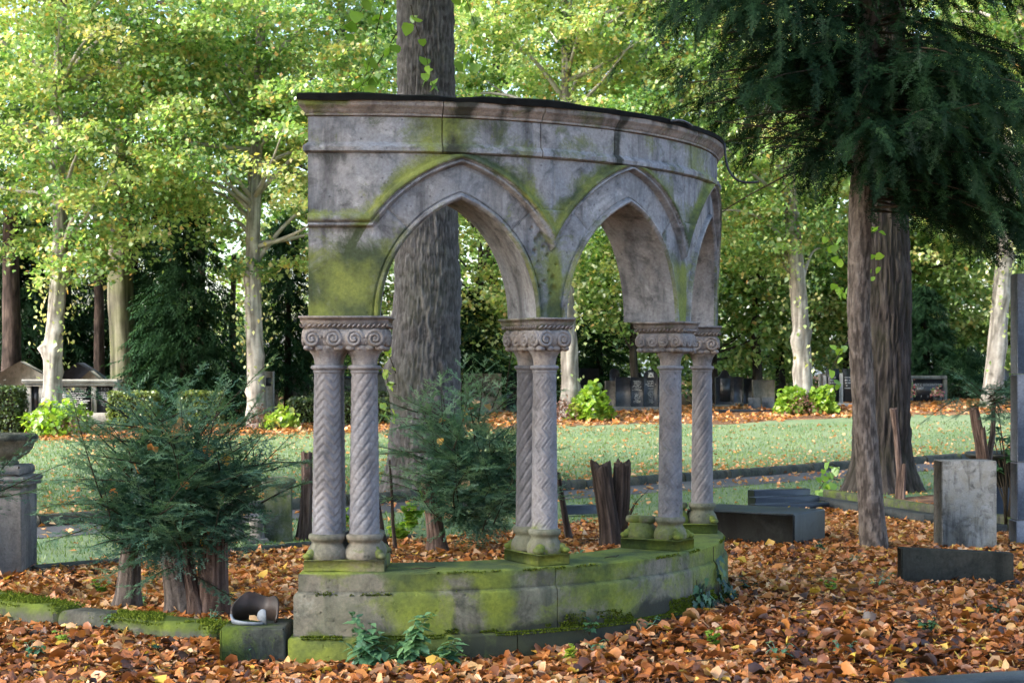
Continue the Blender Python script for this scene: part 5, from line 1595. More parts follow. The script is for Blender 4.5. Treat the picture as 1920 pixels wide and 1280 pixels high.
needle_mesh("crown", TW, P, D, g.normal(0, 0.4, len(P)), S_, T_, M['yew'], yew)

# ================================================================== YEW STUMPS AND SHRUBS
def stump(name, parent, pts, radii, m, seed, nT=44, nZ=70, amp=0.014, jag=0.05, mcut=None):
    """cut stem with fluted bark and a jagged top"""
    path = np.asarray(pts, float)
    o = bark_trunk(name, path, radii, m, parent, nT=nT, nZ=nZ, amp=amp, fT=12, fZ=1.6, seed=seed, flare=(0.08, 0.35), lobes=3)
    V = np.empty(len(o.data.vertices) * 3); o.data.vertices.foreach_get("co", V); V = V.reshape(-1, 3)
    g = V[:-1].reshape(nT, nZ, 3)
    th = np.linspace(0, 2 * pi, nT, endpoint=False)
    dz = jag * (fbm(np.cos(th) * 2.2, np.sin(th) * 2.2, 0 * th, 3, seed + 7) - 0.5) * 2
    w = np.linspace(0, 1, nZ)[None] ** 6
    g[..., 2] += dz[:, None] * w
    o.data.vertices.foreach_set("co", V.ravel()); o.data.update()
    return o

def yew_shrub(name, label, base, trunks, c, rad, nshoot, ncore, seed, m, tint=0.45, up=0.45, length=(0.35, 0.75), shoots=None, core_sc=0.62, caught=14, cat="shrub", group=None, frontcut=None):
    g = np.random.default_rng(seed)
    t = empty(name, base, label, cat, group)
    for k, (pts, radii) in enumerate(trunks):
        stump("trunk", t, pts, radii, M['deadwood'] if k % 2 == 0 else M['bark_yew'], seed + 40 + k)
    c = np.asarray(c, float); rad = np.asarray(rad, float)
    P, D, S_, T_, RO = [], [], [], [], []
    tw = MB()
    c0 = c - np.array([0, 0, rad[2] * 0.12])
    for i in range(nshoot):
        az = g.uniform(0, 2 * pi); el = np.clip(g.normal(up, 0.38), -0.45, 1.35)
        L = g.uniform(*length)
        d = np.array([cos(az) * cos(el), sin(az) * cos(el), sin(el)])
        if shoots is not None and i < len(shoots):
            d = np.array(shoots[i][:3], float); d /= np.linalg.norm(d); L = shoots[i][3]
        s = c0 + np.clip(g.normal(0, 0.30, 3), -0.6, 0.6) * rad + d * rad * 0.22
        n = 10; u = np.linspace(0, 1, n)
        bend = np.array([0, 0, g.uniform(-0.30, 0.22)]) + g.normal(0, 0.12, 3)
        Pb = s + np.outer(u * L, d) + np.outer((u ** 2) * L, bend)
        V, Fs = tube(Pb, np.linspace(0.006, 0.0015, n), 4); tw.add(V, Fs)
        m_ = int(L / 0.045); br = g.normal(0, 0.10)
        for j, q in enumerate(np.linspace(0.06, 0.96, m_)):
            i0 = min(int(q * (n - 1)), n - 2); p = Pb[i0] + (Pb[i0 + 1] - Pb[i0]) * (q * (n - 1) - i0)
            dd = Pb[i0 + 1] - Pb[i0]; dd /= np.linalg.norm(dd)
            sd = np.cross(dd, [0, 0, 1.0]); sd /= np.linalg.norm(sd) + 1e-6
            sg = 1 if j % 2 else -1
            e = dd * g.uniform(0.5, 0.9) + sd * sg * g.uniform(0.6, 1.0) + np.array([0, 0, g.uniform(-0.25, 0.25)])
            P.append(p); D.append(e); S_.append(g.uniform(0.62, 1.05) * (1.05 - 0.40 * q)); T_.append(np.clip(tint - 0.12 + 0.40 * q + br + g.normal(0, 0.10), 0, 1)); RO.append(g.normal(0, 0.35))
        P.append(Pb[-2]); D.append(Pb[-1] - Pb[-2]); S_.append(0.45); T_.append(min(1, tint + 0.4)); RO.append(0)
    for i in range(ncore):
        d = g.normal(0, 1, 3); d /= np.linalg.norm(d)
        q = g.uniform(0.35, 1.0)
        p = c0 + d * rad * core_sc * q * np.array([1, 1, 0.8])
        dd = d * np.array([1, 1, 0.3]) + g.normal(0, 0.45, 3)
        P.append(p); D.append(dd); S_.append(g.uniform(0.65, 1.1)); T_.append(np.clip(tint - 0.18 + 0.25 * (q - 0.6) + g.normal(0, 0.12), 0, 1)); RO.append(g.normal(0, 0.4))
    P = np.array(P); D = np.array(D); S_ = np.array(S_); T_ = np.array(T_)
    tw.obj("twigs", M['twig'], t, True)["kind"] = "stuff"
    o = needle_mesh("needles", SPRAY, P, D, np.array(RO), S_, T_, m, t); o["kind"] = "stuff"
    for k in range(caught):
        d = g.normal(0, 1, 3); d /= np.linalg.norm(d); d[1] = -abs(d[1])
        p = c + d * rad * core_sc * 0.95
        tV, tF = LT[int(g.integers(0, len(LT)))]
        V, Fs = scatter(tV, tF, p[None], rots(1, g.uniform(0, 6.3, 1), g.normal(0.6, 0.5, 1), g.normal(0, 0.5, 1)), 0.075)
        obj("caught_leaf", V, Fs, M['litter'], t, attrs={'tint': ('POINT', np.full(len(V), float(g.choice([0.5, 0.6, 0.8, 0.95]))))})
    return t

SPRAY = [twig_template(seed=50 + i, n=5, L=0.26, side=0.11, needle=0.025, w=0.0078) for i in range(4)]
def col_pts(*pp): return np.array([px(x, y, Y) for x, y, Y in pp])
# left shrub regrowing from three cut stems
b = gp(345, 1160); Y0 = b[1]
yew_shrub("yew_shrub", "bristly dark yew shrub regrowing from cut trunks left of the arcade", b,
          [(col_pts((400, 1168, Y0), (398, 1100, Y0), (397, 1030, Y0), (402, 960, Y0)), [0.115, 0.10, 0.10, 0.105]),
           (col_pts((340, 1162, Y0), (335, 1110, Y0), (325, 1060, Y0), (318, 1010, Y0)), [0.10, 0.09, 0.08, 0.07]),
           (col_pts((372, 1166, Y0 - .08), (362, 1110, Y0 - .05), (350, 1050, Y0), (348, 1010, Y0)), [0.06, 0.05, 0.045, 0.04]),
           (col_pts((238, 1152, Y0 + .25), (240, 1110, Y0 + .25), (244, 1050, Y0 + .25), (252, 1000, Y0 + .2)), [0.10, 0.085, 0.075, 0.07])],
          px(328, 915, Y0), (0.70, 0.60, 0.74), 180, 700, 501, M['yewshrub'], tint=0.52, up=0.46, length=(0.25, 0.58),
          shoots=[(0.75, -0.1, 0.62, 0.75), (0.62, -0.2, 0.70, 0.72), (0.85, -0.1, 0.45, 0.78), (0.05, -0.2, 1, 0.55), (-0.1, 0, 1, 0.5), (-0.9, -0.1, 0.35, 0.55), (-0.95, -0.1, 0.1, 0.6), (-0.8, -0.1, 0.55, 0.5), (0.95, -.1, 0.15, 0.7), (0.9, -.1, 0.3, 0.8), (0.9, 0, -0.1, 0.65), (0.8, -.2, -0.35, .6), (0.7, -.2, 0.55, .8), (-0.5, -.2, 0.75, .5)])
# shrub behind the arcade, between first and second pier
b = gp(822, 1043); Y0 = b[1]
yew_shrub("yew_shrub", "green yew shrub inside the curve, seen between the first two piers", b,
          [(col_pts((822, 1045, Y0), (818, 1000, Y0), (812, 960, Y0), (800, 900, Y0)), [0.10, 0.08, 0.07, 0.055])],
          px(886, 875, Y0), (0.62, 0.52, 1.0), 150, 620, 502, M['yewshrub'], tint=0.64, up=0.45, length=(0.28, 0.62),
          shoots=[(0.3, -.1, 1, 0.75), (0.35, 0, 1, 0.7), (0.15, 0, 1, 0.7), (-0.8, -.2, 0.45, 0.7), (-0.9, -.2, 0.2, 0.75), (-0.9, -.2, 0.35, 0.7), (-0.6, 0, 0.7, 0.6), (-0.95, -.1, 0.05, 0.7)], caught=12)
# shrub reaching in from the left edge before the urn
b = gpt(-70, 11.6)
yew_shrub("yew_shrub", "yew sprays reaching in from the left edge in front of the urn pedestal", b,
          [(np.array([b, b + [0.02, 0, 0.4], b + [0, 0, 0.7]]), [0.08, 0.07, 0.05])], px(-90, 930, 11.6), (0.30, 0.30, 0.32), 26, 60, 503, M['yewshrub'], up=0.3, length=(0.25, 0.5), caught=2)
# cut stump with fresh sprays behind the pale block
b = gpt(1838, 15.6); Y0 = 15.6
t = yew_shrub("yew_shrub", "cut yew stems with thin fresh sprays behind the pale pitted block", b,
          [(col_pts((1842, 985, Y0), (1845, 880, Y0), (1838, 830, Y0), (1826, 766, Y0)), [0.06, 0.055, 0.055, 0.045]),
           (col_pts((1848, 985, Y0), (1853, 870, Y0), (1862, 810, Y0), (1864, 745, Y0)), [0.04, 0.03, 0.022, 0.018]),
           (col_pts((1846, 985, Y0 - .05), (1850, 860, Y0 - .05), (1846, 830, Y0 - .05), (1843, 803, Y0 - .05)), [0.04, 0.03, 0.028, 0.025])],
          px(1862, 745, Y0), (0.36, 0.35, 0.20), 22, 10, 504, M['yewshrub'], up=0.15, length=(0.2, 0.42), caught=0, core_sc=0.7)

# bright broad-leaved shoots in and behind the shrub
SER = (np.array([[0, 0, 0], [0.12, 0.16, 0.02], [0.22, 0.30, 0.05], [0.30, 0.24, 0.03], [0.42, 0.32, 0.05], [0.5, 0.22, 0.02], [0.64, 0.22, 0.02], [0.72, 0.12, -0.02], [1.0, 0, -0.10], [0.5, 0, -0.03],
                 [0.12, -0.16, 0.02], [0.22, -0.30, 0.05], [0.30, -0.24, 0.03], [0.42, -0.32, 0.05], [0.5, -0.22, 0.02], [0.64, -0.22, 0.02], [0.72, -0.12, -0.02]]),
       [np.array([[9, 0, 1], [9, 1, 2], [9, 2, 3], [9, 3, 4], [9, 4, 5], [9, 5, 6], [9, 6, 7], [9, 7, 8], [9, 10, 0], [9, 11, 10], [9, 12, 11], [9, 13, 12], [9, 14, 13], [9, 15, 14], [9, 16, 15], [9, 8, 16]])])
IVYL = (np.array([[0, 0, 0], [-0.10, 0.26, 0.03], [0.16, 0.48, 0.0], [0.28, 0.24, 0.04], [0.52, 0.36, 0.0], [0.58, 0.16, 0.02], [1.0, 0, -0.06], [0.58, -0.16, 0.02], [0.52, -0.36, 0.0], [0.28, -0.24, 0.04], [0.16, -0.48, 0], [-0.10, -0.26, 0.03], [0.3, 0, 0.0]]),
        [np.array([[12, 0, 1], [12, 1, 2], [12, 2, 3], [12, 3, 4], [12, 4, 5], [12, 5, 6], [12, 6, 7], [12, 7, 8], [12, 8, 9], [12, 9, 10], [12, 10, 11], [12, 11, 0]])])
HEART = LT[0]
ML = {'nettle': leaf_variants("leaf", M['nettle'], (0.25, 0.4, 0.55, 0.75, 0.95), SER), 'ivy': leaf_variants("leaf", M['ivy'], (0.15, 0.35, 0.55, 0.9), IVYL),
      'heart': leaf_variants("leaf", M['sprout'], (0.05, 0.25, 0.45, 0.65, 0.9), HEART), 'laurel': leaf_variants("leaf", M['ivy'], (0.4, 0.7, 1.0), (SER[0] * np.array([1, 0.6, 1]), SER[1]))}

def herb(base, stems, label, seed, kind='nettle', group=None, name="herb", cat="plant", size=0.075):
    """stems: list of (dx, dy, height); leaves in pairs up each stem"""
    g = np.random.default_rng(seed); base = np.asarray(base, float)
    t = empty(name, base, label, cat, group)
    for (dx, dy, h) in stems:
        n = max(3, int(h / 0.028))
        u = np.linspace(0, 1, n + 1)
        P = base + np.stack([dx * u ** 1.5, dy * u ** 1.5, h * u], -1)
        V, Fs = tube(P, np.linspace(0.004, 0.0015, n + 1), 5); obj("stem", V, Fs, M['nettle'] if kind == 'nettle' else M['twig'], t, attrs={'tint': ('POINT', np.full(len(V), 0.3))})
        pos, yaw, sz = [], [], []
        for i in range(1, n + 1):
            a = g.uniform(0, pi)
            for k in (0, 1):
                pos.append(P[i]); yaw.append(a + k * pi + g.normal(0, 0.2)); sz.append(size * g.uniform(0.75, 1.2) * (1.15 - 0.55 * (i / n) ** 2))
        N_ = len(pos)
        leaf_objects(t, ML[kind], pos, rots(N_, np.array(yaw), g.normal(0.25, 0.25, N_), g.normal(0, 0.2, N_)), np.array(sz), seed)
    return t
b = np.array([(690 - 960) / F * 8.98, 8.98, 0.0]); herb(b - [0, 0, .02], [(-0.09, 0.03, 0.30), (0.08, -0.02, 0.20), (-0.04, -0.05, 0.16), (0.02, 0.02, 0.24), (0.12, 0.02, 0.12), (-0.12, -0.02, 0.14), (-0.06, 0.02, 0.27), (0.05, -0.03, 0.12), (-.08, -.04, .1)], "tallest clump of blue-green herb against the left foot of the base", 1, size=0.105)
b = np.array([(762 - 960) / F * 8.97, 8.97, 0.0]); herb(b - [0, 0, .02], [(0.13, 0.03, 0.30), (0.06, -0.02, 0.20), (-0.02, -0.03, 0.15), (0.05, 0.02, 0.26), (0.10, 0.0, 0.16), (0.02, -.02, 0.12), (0.09, 0.02, 0.28), (-.05, -.03, .08)], "right-leaning blue-green herb against the base, middle of the three clumps", 2, size=0.105)
b = np.array([(838 - 960) / F * 8.99, 8.99, 0.0]); herb(b - [0, 0, .02], [(0.02, 0.0, 0.14), (0.07, -0.01, 0.10), (-0.05, 0, 0.09), (0.04, 0, 0.16), (-.02, -.02, .12)], "small blue-green herb against the base, rightmost of the three clumps", 3, size=0.105)
b = gp(832, 1252); herb(b + [0, 0, .03], [(-0.02, -0.02, 0.08), (0.05, 0, 0.06)], "low light green weed with round leaves in front of the base", 4, 'heart', size=0.07)
b = cyl(1.30, BO_ + 0.12, 0.10); herb(b, [(-0.03, 0, 0.13), (0.05, 0, 0.10), (0, 0, .08)], "small green ivy sprig at the middle of the base foot", 5, 'ivy', size=0.05)
weeds = [(60, 1245, "weed in the bottom left corner of the leaf carpet"), (120, 1222, "weed in front of the leftmost edging stone"), (190, 1120, "weed behind the edging stones, left of the grey stump"), (205, 1195, "weed in front of the middle edging stone"), (300, 1240, "weed in front of the moss-covered edging stone"),
    (395, 1180, "weed at the foot of the shrub's thickest trunk"), (270, 1140, "grassy weed at the foot of the shrub's left stump"), (455, 1255, "weed in the leaves below the corner block"), (610, 1252, "weed below the left end of the arcade base"), (1065, 1258, "weed at the bottom centre edge of the leaf carpet"),
    (1120, 1242, "weed in the leaves below the middle of the base"), (1215, 1200, "weed beside the base below the third pier"), (1340, 1225, "weed in the leaves below the right end of the base"), (1460, 1250, "weed near the bottom edge, below the yew stem"), (1560, 1120, "broad weed clump below the foot of the yew stem"),
    (1650, 1112, "weed left of the half-sunk slab"), (1870, 1165, "weed below the right end of the half-sunk slab"), (1740, 1195, "weed below the middle of the half-sunk slab"), (1580, 1235, "weed near the blurred stone at bottom right"), (1540, 1040, "fern-like weed at the corner of the box tomb"), (1400, 1120, "weed right of the ivy at the base's right end"), (1600, 1065, "leafy weed left of the yew stem's foot")]
for i, (x, y, lab) in enumerate(weeds):
    g = random.Random(i)
    b = gp(x, y)
    herb(b + np.array([0, 0, 0.03]), [(g.uniform(-.08, .08), g.uniform(-.03, .03), g.uniform(0.06, 0.12)) for _ in range(g.choice((3, 4)))], "small green " + lab, 20 + i, g.choice(('nettle', 'nettle', 'ivy', 'heart')), "weeds among the fallen leaves", "weed", size=g.uniform(0.045, 0.065))
# weeds behind the arcade
for i, (x, y, h, kd) in enumerate(((770, 930, 0.28, 'heart'), (800, 900, 0.32, 'heart'), (745, 960, 0.2, 'heart'), (640, 930, 0.2, 'heart'), (1085, 990, 0.12, 'nettle'), (840, 1015, 0.12, 'nettle'), (1190, 960, 0.12, 'nettle'))):
    herb(gp(x, y + 60), [(0.05, 0, h), (-0.08, 0, h * 0.8), (0.12, 0.02, h * 0.7), (-.02, .04, h * .9)], ["light green broad-leaved plant left of the yew shrub inside the curve", "taller light green plant under the yew shrub inside the curve", "low light green plant right of the end pier's columns", "light green plant seen between the two front columns of the end pier", "low green herb left of the twin stumps", "green herb by the foot of the inner shrub", "green herb right of the twin stumps"][i], 60 + i, kd, size=0.10 if kd == 'heart' else 0.06)
# rhododendron by the pillar
b = gpt(1885, 16.2)
t = empty("rhododendron", b, "glossy broad-leaved shrub beside the grey pillar at the right edge", "shrub")
g = np.random.default_rng(9)
pos, yaw = [], []
for k in range(14):
    e = b + np.array([g.uniform(-0.12, 0.2), g.uniform(-.1, .2), g.uniform(0.55, 1.35)])
    V, Fs = tube(np.array([b, 0.5 * (b + e) + [0.05, 0, 0], e]), [0.012, 0.008, 0.005], 5); obj("stem", V, Fs, M['twig'], t)
    for j in range(8): pos.append(e + g.normal(0, 0.02, 3)); yaw.append(j * pi / 4 + g.normal(0, .2))
leaf_objects(t, ML['laurel'], pos, rots(len(pos), np.array(yaw), g.normal(0.25, 0.25, len(pos)), g.normal(0, 0.25, len(pos))), g.uniform(0.09, 0.14, len(pos)), 4)

# ivy climbing the right end of the base
def ivy(strands, label, seed):
    g = np.random.default_rng(seed)
    s0, z0 = strands[0][0]
    t = empty("ivy", cyl(s0, BO_ + 0.06, 0.05), label, "ivy")
    for st_ in strands:
        st_ = np.array(st_, float); u = np.linspace(0, 1, 12); k = np.linspace(0, 1, len(st_))
        s = np.interp(u, k, st_[:, 0]); z = np.interp(u, k, st_[:, 1])
        rr = BO_ + np.where(z < 0.135, 0.062, np.where(z < 0.372, 0.034, 0.010))
        P = cyl(s, rr, z)
        V, Fs = tube(P, 0.0025, 5); obj("stem", V, Fs, M['twig'], t)
        n = int(6 + 26 * np.hypot(*(st_[-1] - st_[0])))
        q = g.uniform(0, 1, n); i0 = np.minimum((q * 11).astype(int), 10)
        p = P[i0] + (P[i0 + 1] - P[i0]) * (q * 11 - i0)[:, None]
        th = s[i0] / RW; nrm = np.stack([np.sin(th), -np.cos(th), 0 * th], -1)
        p = p + nrm * g.uniform(0.008, 0.035, n)[:, None] + g.normal(0, 0.018, (n, 3))
        # leaf plane faces outward and hangs: build axes
        Ms = []
        for j in range(n):
            N_ = nrm[j] + g.normal(0, 0.3, 3) + np.array([0, 0, 0.35]); N_ /= np.linalg.norm(N_)
            d = np.array([g.normal(0, 0.6), g.normal(0, 0.3), -1.0]); d -= N_ * np.dot(d, N_); d /= np.linalg.norm(d)
            Ms.append(np.stack([d, np.cross(N_, d), N_], 1))
        leaf_objects(t, ML['ivy'], p, np.array(Ms), g.uniform(0.045, 0.07, n), seed)
    return t
ivy([[(2.40, 0.03), (2.36, 0.16), (2.34, 0.30)], [(2.45, 0.06), (2.42, 0.20), (2.40, 0.26)], [(2.30, 0.05), (2.33, 0.22)], [(2.5, 0.08), (2.47, 0.18)], [(2.2, 0.10), (2.32, 0.13)], [(2.44, 0.1), (2.5, 0.24)]], "dark ivy tuft on the base just right of the third pier's foot", 1)
ivy([[(2.75, 0.10), (2.72, 0.30), (2.70, 0.47)], [(2.85, 0.10), (2.80, 0.28)], [(3.0, 0.12), (2.9, 0.18)], [(3.2, .1), (3.0, .14)]], "ivy strand climbing the right end of the base to its top", 2)

# stumps and dead stems
b = gp(1143, 1032); Y0 = b[1]
t = empty("twin_stump", b, "pair of split bare stumps standing inside the curve, seen through the second arch", "stump")
stump("stem", t, col_pts((1148, 1034, Y0), (1142, 980, Y0), (1134, 930, Y0), (1125, 872, Y0)), [0.10, 0.085, 0.080, 0.085], M['bark_brown'], 71, jag=0.09)
stump("stem", t, col_pts((1160, 1030, Y0 + .1), (1160, 980, Y0 + .1), (1165, 930, Y0 + .1), (1166, 870, Y0 + .1)), [0.095, 0.080, 0.074, 0.078], M['bark_brown'], 72, jag=0.08)
for k in range(5):
    q = px(1168 + 6 * k, 960 - 10 * k, Y0)
    V, Fs = tube(np.array([px(1165, 1010, Y0), q + [0, 0, -.1], q + [0.03 * k, 0, 0.02]]), [0.006, 0.004, 0.002], 5); obj("twig", V, Fs, M['twig'], t)
b = gp(572, 1012); Y0 = b[1]
t = empty("cut_stem", b, "cut bare trunk half hidden behind the leftmost column", "stump")
stump("stem", t, col_pts((570, 1016, Y0), (574, 960, Y0), (576, 900, Y0), (575, 850, Y0)), [0.08, 0.062, 0.06, 0.062], M['deadwood'], 73)
for i, (pts, radii, lab) in enumerate((
    (((742, 1040), (736, 980), (734, 920), (730, 862)), [0.018, 0.016, 0.013, 0.010], "thin dark dead stem right of the end pier"),
    (((1068, 1018), (1060, 970), (1052, 920), (1046, 885)), [0.034, 0.03, 0.024, 0.018], "dark leaning dead stem right of the second pier"),
    (((728, 1048), (716, 1000), (706, 930), (700, 880)), [0.04, 0.03, 0.02, 0.012], "dark leaning stem behind the foot of the end pier"))):
    b = gp(*pts[0]); Y0 = b[1]
    t = empty("dead_stem", b, lab, "dead stem")
    stump("stem", t, col_pts(*[(x, y, Y0) for x, y in pts]), radii, M['bark_brown'], 80 + i, nT=16, nZ=60, amp=0.005, jag=0.01)
b = gp(1688, 934); Y0 = b[1]
t = empty("dead_stem", b, "pair of slim broken dead stems in front of the dark ridged trunk", "dead stem")
stump("stem", t, col_pts((1688, 936, Y0), (1686, 880, Y0), (1680, 810, Y0), (1675, 766, Y0)), [0.055, 0.042, 0.04, 0.05], M['deadwood'], 85, nT=28, nZ=70, amp=0.008, jag=0.03)
stump("stem", t, col_pts((1692, 936, Y0 - .05), (1694, 900, Y0 - .05), (1696, 870, Y0 - .05)), [0.035, 0.028, 0.025], M['deadwood'], 86, nT=24, nZ=50, amp=0.008, jag=0.03)

# ================================================================== NEAR GRAVES
def obox(name, c, size, yaw, m, parent=None, bev=0.01, z0=None, moss=None, tilt=None):
    """box: c = centre of the foot (x, y, z), size (w, d, h)"""
    V, Fs = box(-size[0] / 2, size[0] / 2, -size[1] / 2, size[1] / 2, 0, size[2], bev)
    if tilt is not None: V[:, 2] += V[:, 0] * tilt * (V[:, 2] > size[2] / 2)
    V = rotz(V, yaw) + np.asarray(c, float)
    at = {'moss': ('POINT', np.full(len(V), moss))} if moss is not None else None
    return obj(name, V, Fs, m, parent, attrs=at, origin=None if parent is not None else c)

# urn on pedestal at the left edge
b = np.array([-4.06, 13.15, 0.0])
t = empty("urn_pedestal", b, "weathered stone pedestal at the left edge carrying a bowl", "pedestal")
obox("shaft", b + [0, 0, -0.05], (0.44, 0.44, 0.73), 0.0, M['greystone'], t, 0.008, moss=0.05)
obox("moulding", b + [0, 0, 0.681], (0.50, 0.50, 0.030), 0, M['greystone'], t, 0.008)
obox("moulding", b + [0, 0, 0.712], (0.52, 0.52, 0.045), 0, M['greystone'], t, 0.014, moss=0.1)
obox("top_block", b + [0, 0, 0.758], (0.42, 0.42, 0.085), 0, M['greystone'], t, 0.02, moss=0.15)
b2 = b + [0, 0, 0.8435]
V, Fs = lathe([(0.0, 0.0), (0.13, 0.0), (0.135, 0.02), (0.12, 0.035), (0.15, 0.05), (0.205, 0.085), (0.24, 0.13), (0.255, 0.175), (0.262, 0.178), (0.282, 0.20), (0.285, 0.225), (0.262, 0.245), (0.245, 0.245), (0.225, 0.215), (0.0, 0.20)], 48, b2)
o = obj("stone_bowl", V, Fs, M['greenstone'], None, True, origin=b2, attrs={'moss': ('POINT', np.full(len(V), 0.0)), 'soot': ('POINT', 0.5 * sstep(0.17, 0.2, V[:, 2] - b2[2]))})
tag(o, "round dark-rimmed stone bowl on the pedestal at the left edge", "urn")

# mossy post behind the shrub and the pale feet beside it
b = gp(522, 1014)
t = empty("stone_post", b, "mossy stone post with rounded cap behind the yew shrub", "post")
obox("shaft", b + [0, 0, -.03], (0.26, 0.26, 0.55), 0.1, M['greenstone'], t, 0.01, moss=0.2)
V, Fs = lathe([(0.0, 0.50), (0.12, 0.50), (0.125, 0.52), (0.165, 0.55), (0.17, 0.575), (0.15, 0.60), (0.08, 0.617), (0.0, 0.62)], 32, b); obj("cap", V, Fs, M['greenstone'], t, True, attrs={'moss': ('POINT', np.full(len(V), .15)), 'soot': ('POINT', np.full(len(V), .25))})
for i, (x, y, w, h, lab) in enumerate(((440, 1012, 0.20, 0.42, "pale squat stone post behind the yew shrub, left of the mossy post"), (482, 1018, 0.16, 0.24, "low pale stone foot between two posts behind the yew shrub"))):
    b = gp(x, y)
    t = empty("stone_post", b, lab, "post")
    obox("foot", b + [0, 0, -.02], (w + .05, w + .05, 0.07), 0.2, M['greystone'], t, 0.01)
    V, Fs = lathe([(w * 0.5, 0.05), (w * 0.42, 0.09), (w * 0.36, 0.13), (w * 0.42, h * 0.7), (w * 0.5, h * 0.85), (w * 0.5, h), (0, h + 0.01)], 20, b); obj("shaft", V, Fs, M['greystone'], t, True)

# mossy edging stones running left from the arcade, corner block and shard
def edge_stone(p0, p1, w, h, label, seed, moss):
    p0, p1 = np.array(p0, float), np.array(p1, float)
    L = np.linalg.norm(p1 - p0); d = (p1 - p0) / L; nrm = np.array([-d[1], d[0]])
    nu, nv = 40, 13
    prof = [(-w / 2, -0.08), (-w / 2, h * 0.55), (-w / 2 + 0.01, h * 0.85), (-w / 2 + 0.03, h)] + [(x, h) for x in np.linspace(-w / 2 + 0.05, w / 2 - 0.05, 5)] + [(w / 2 - 0.03, h), (w / 2 - 0.01, h * 0.85), (w / 2, h * 0.55), (w / 2, -0.08)]
    u = np.linspace(0, L, nu)
    V = []
    for i, uu in enumerate(u):
        e = min(uu, L - uu); rd = -0.015 * math.exp(-e / 0.02)
        for (a, z) in prof:
            q = p0 + d * uu + nrm * a
            nz = 0.016 * (float(fbm(q[0] * 5, q[1] * 5, z * 5 + seed, 3, seed)) - 0.5)
            V.append((q[0] + nz * nrm[0], q[1] + nz * nrm[1], float(gz(q[0], q[1])) + z + (nz + rd) * (z > 0)))
    V = np.array(V); n = len(prof)
    ma = np.where(V[:, 2] > gz(V[:, 0], V[:, 1]) + h * 0.8, moss, 0.15)
    o = obj("edging_stone", V, [grid_faces(nu, n), np.array([list(range(n)), [(nu - 1) * n + i for i in range(n)][::-1]])], M['kerbstone'], None, True, attrs={'moss': ('POINT', ma)}, origin=(*(0.5 * (p0 + p1)), 0))
    return tag(o, label, "edging stone", "mossy edging stones left of the arcade")
a0 = gp(-60, 1150)[:2]; a1 = gp(130, 1180)[:2]; a2 = gp(222, 1190)[:2]; a3 = gp(418, 1214)[:2]
edge_stone(a0, a1, 0.24, 0.155, "mossy edging stone lying at the left edge, farthest from the arcade", 1, 0.45)
edge_stone(a1 + (a2 - a1) * 0.03, a2, 0.22, 0.14, "bare dark middle edging stone beneath the yew shrub", 2, 0.1)
edge_stone(a2 + (a3 - a2) * 0.01, a3, 0.22, 0.14, "bright green moss-covered edging stone next to the corner block", 3, 0.6)
V, Fs = box(-1.60, -1.242, 9.04, 9.42, -0.05, 0.185, 0.012)
V = np.asarray(V); 
o = obj("corner_block", V, Fs, M['kerbstone'], None, attrs={'moss': ('POINT', np.where(V[:, 0] < -1.45, 0.42, 0.05))}, origin=(-1.42, 9.24, 0)); tag(o, "mossy dark square block against the left end of the arcade base", "block")
t = empty("broken_pot", (-1.44, 9.25, 0.186), "broken brown pot shard with blue-grey edge lying on the corner block", "pot")
def shard(a0_, a1_, r_, hts, c, thick, m, nm, z0=0.0, lean=0.0):
    n = 26; a = np.linspace(a0_, a1_, n); h = np.interp(np.linspace(0, 1, n), np.linspace(0, 1, len(hts)), hts)
    V = []
    for k in range(n):
        for (rr, zz) in ((r_, z0), (r_ + 0.01, h[k]), (r_ + 0.01 - thick, h[k]), (r_ - thick, z0)):
            q = zz * lean
            V.append((c[0] + rr * cos(a[k]), c[1] + rr * sin(a[k]) + q, c[2] + zz))
    f = grid_faces(n, 4); i = np.arange(n - 1)
    f2 = np.stack([i * 4 + 3, (i + 1) * 4 + 3, (i + 1) * 4, i * 4], -1)
    return obj(nm, np.array(V), [np.concatenate([f, f2]), np.array([[0, 1, 2, 3], [(n - 1) * 4 + q for q in (3, 2, 1, 0)]])], m, t, True)
c = (-1.44, 9.25, 0.187)
shard(radians(-10), radians(195), 0.125, [0.03, 0.11, 0.135, 0.12, 0.14, 0.155, 0.12, 0.09, 0.06], c, 0.012, M['clay'], "wall", 0.0, 0.15)
shard(radians(190), radians(300), 0.127, [0.05, 0.028, 0.024, 0.02, 0.016], c, 0.014, M['clayrim'], "rim_fragment")
shard(radians(200), radians(262), 0.06, [0.04, 0.075, 0.09, 0.085], (-1.35, 9.20, 0.187), 0.010, M['clayrim'], "loose_fragment", 0, -0.1)
V, Fs = scatter(LT[2][0], LT[2][1], np.array([[-1.42, 9.17, 0.212]]), rots(1, np.array([0.4]), np.array([0.1]), np.array([0.2])), 0.075)
tag(obj("fallen_leaf", V, Fs, M['litter'], attrs={'tint': ('POINT', np.full(len(V), 0.82))}, origin=(-1.42, 9.17, 0.17)), "curled tan leaf lying inside the broken pot", "leaf")
p = cyl(1.28, 2.16, 0.492)
V, Fs = scatter(LT[1][0], LT[1][1], p[None], rots(1, np.array([0.2]), np.array([0.05]), np.array([0.1])), 0.085)
tag(obj("fallen_leaf", V, Fs, M['litter'], attrs={'tint': ('POINT', np.full(len(V), 0.97))}, origin=p), "yellow leaf lying on top of the base beside the second pier", "leaf")
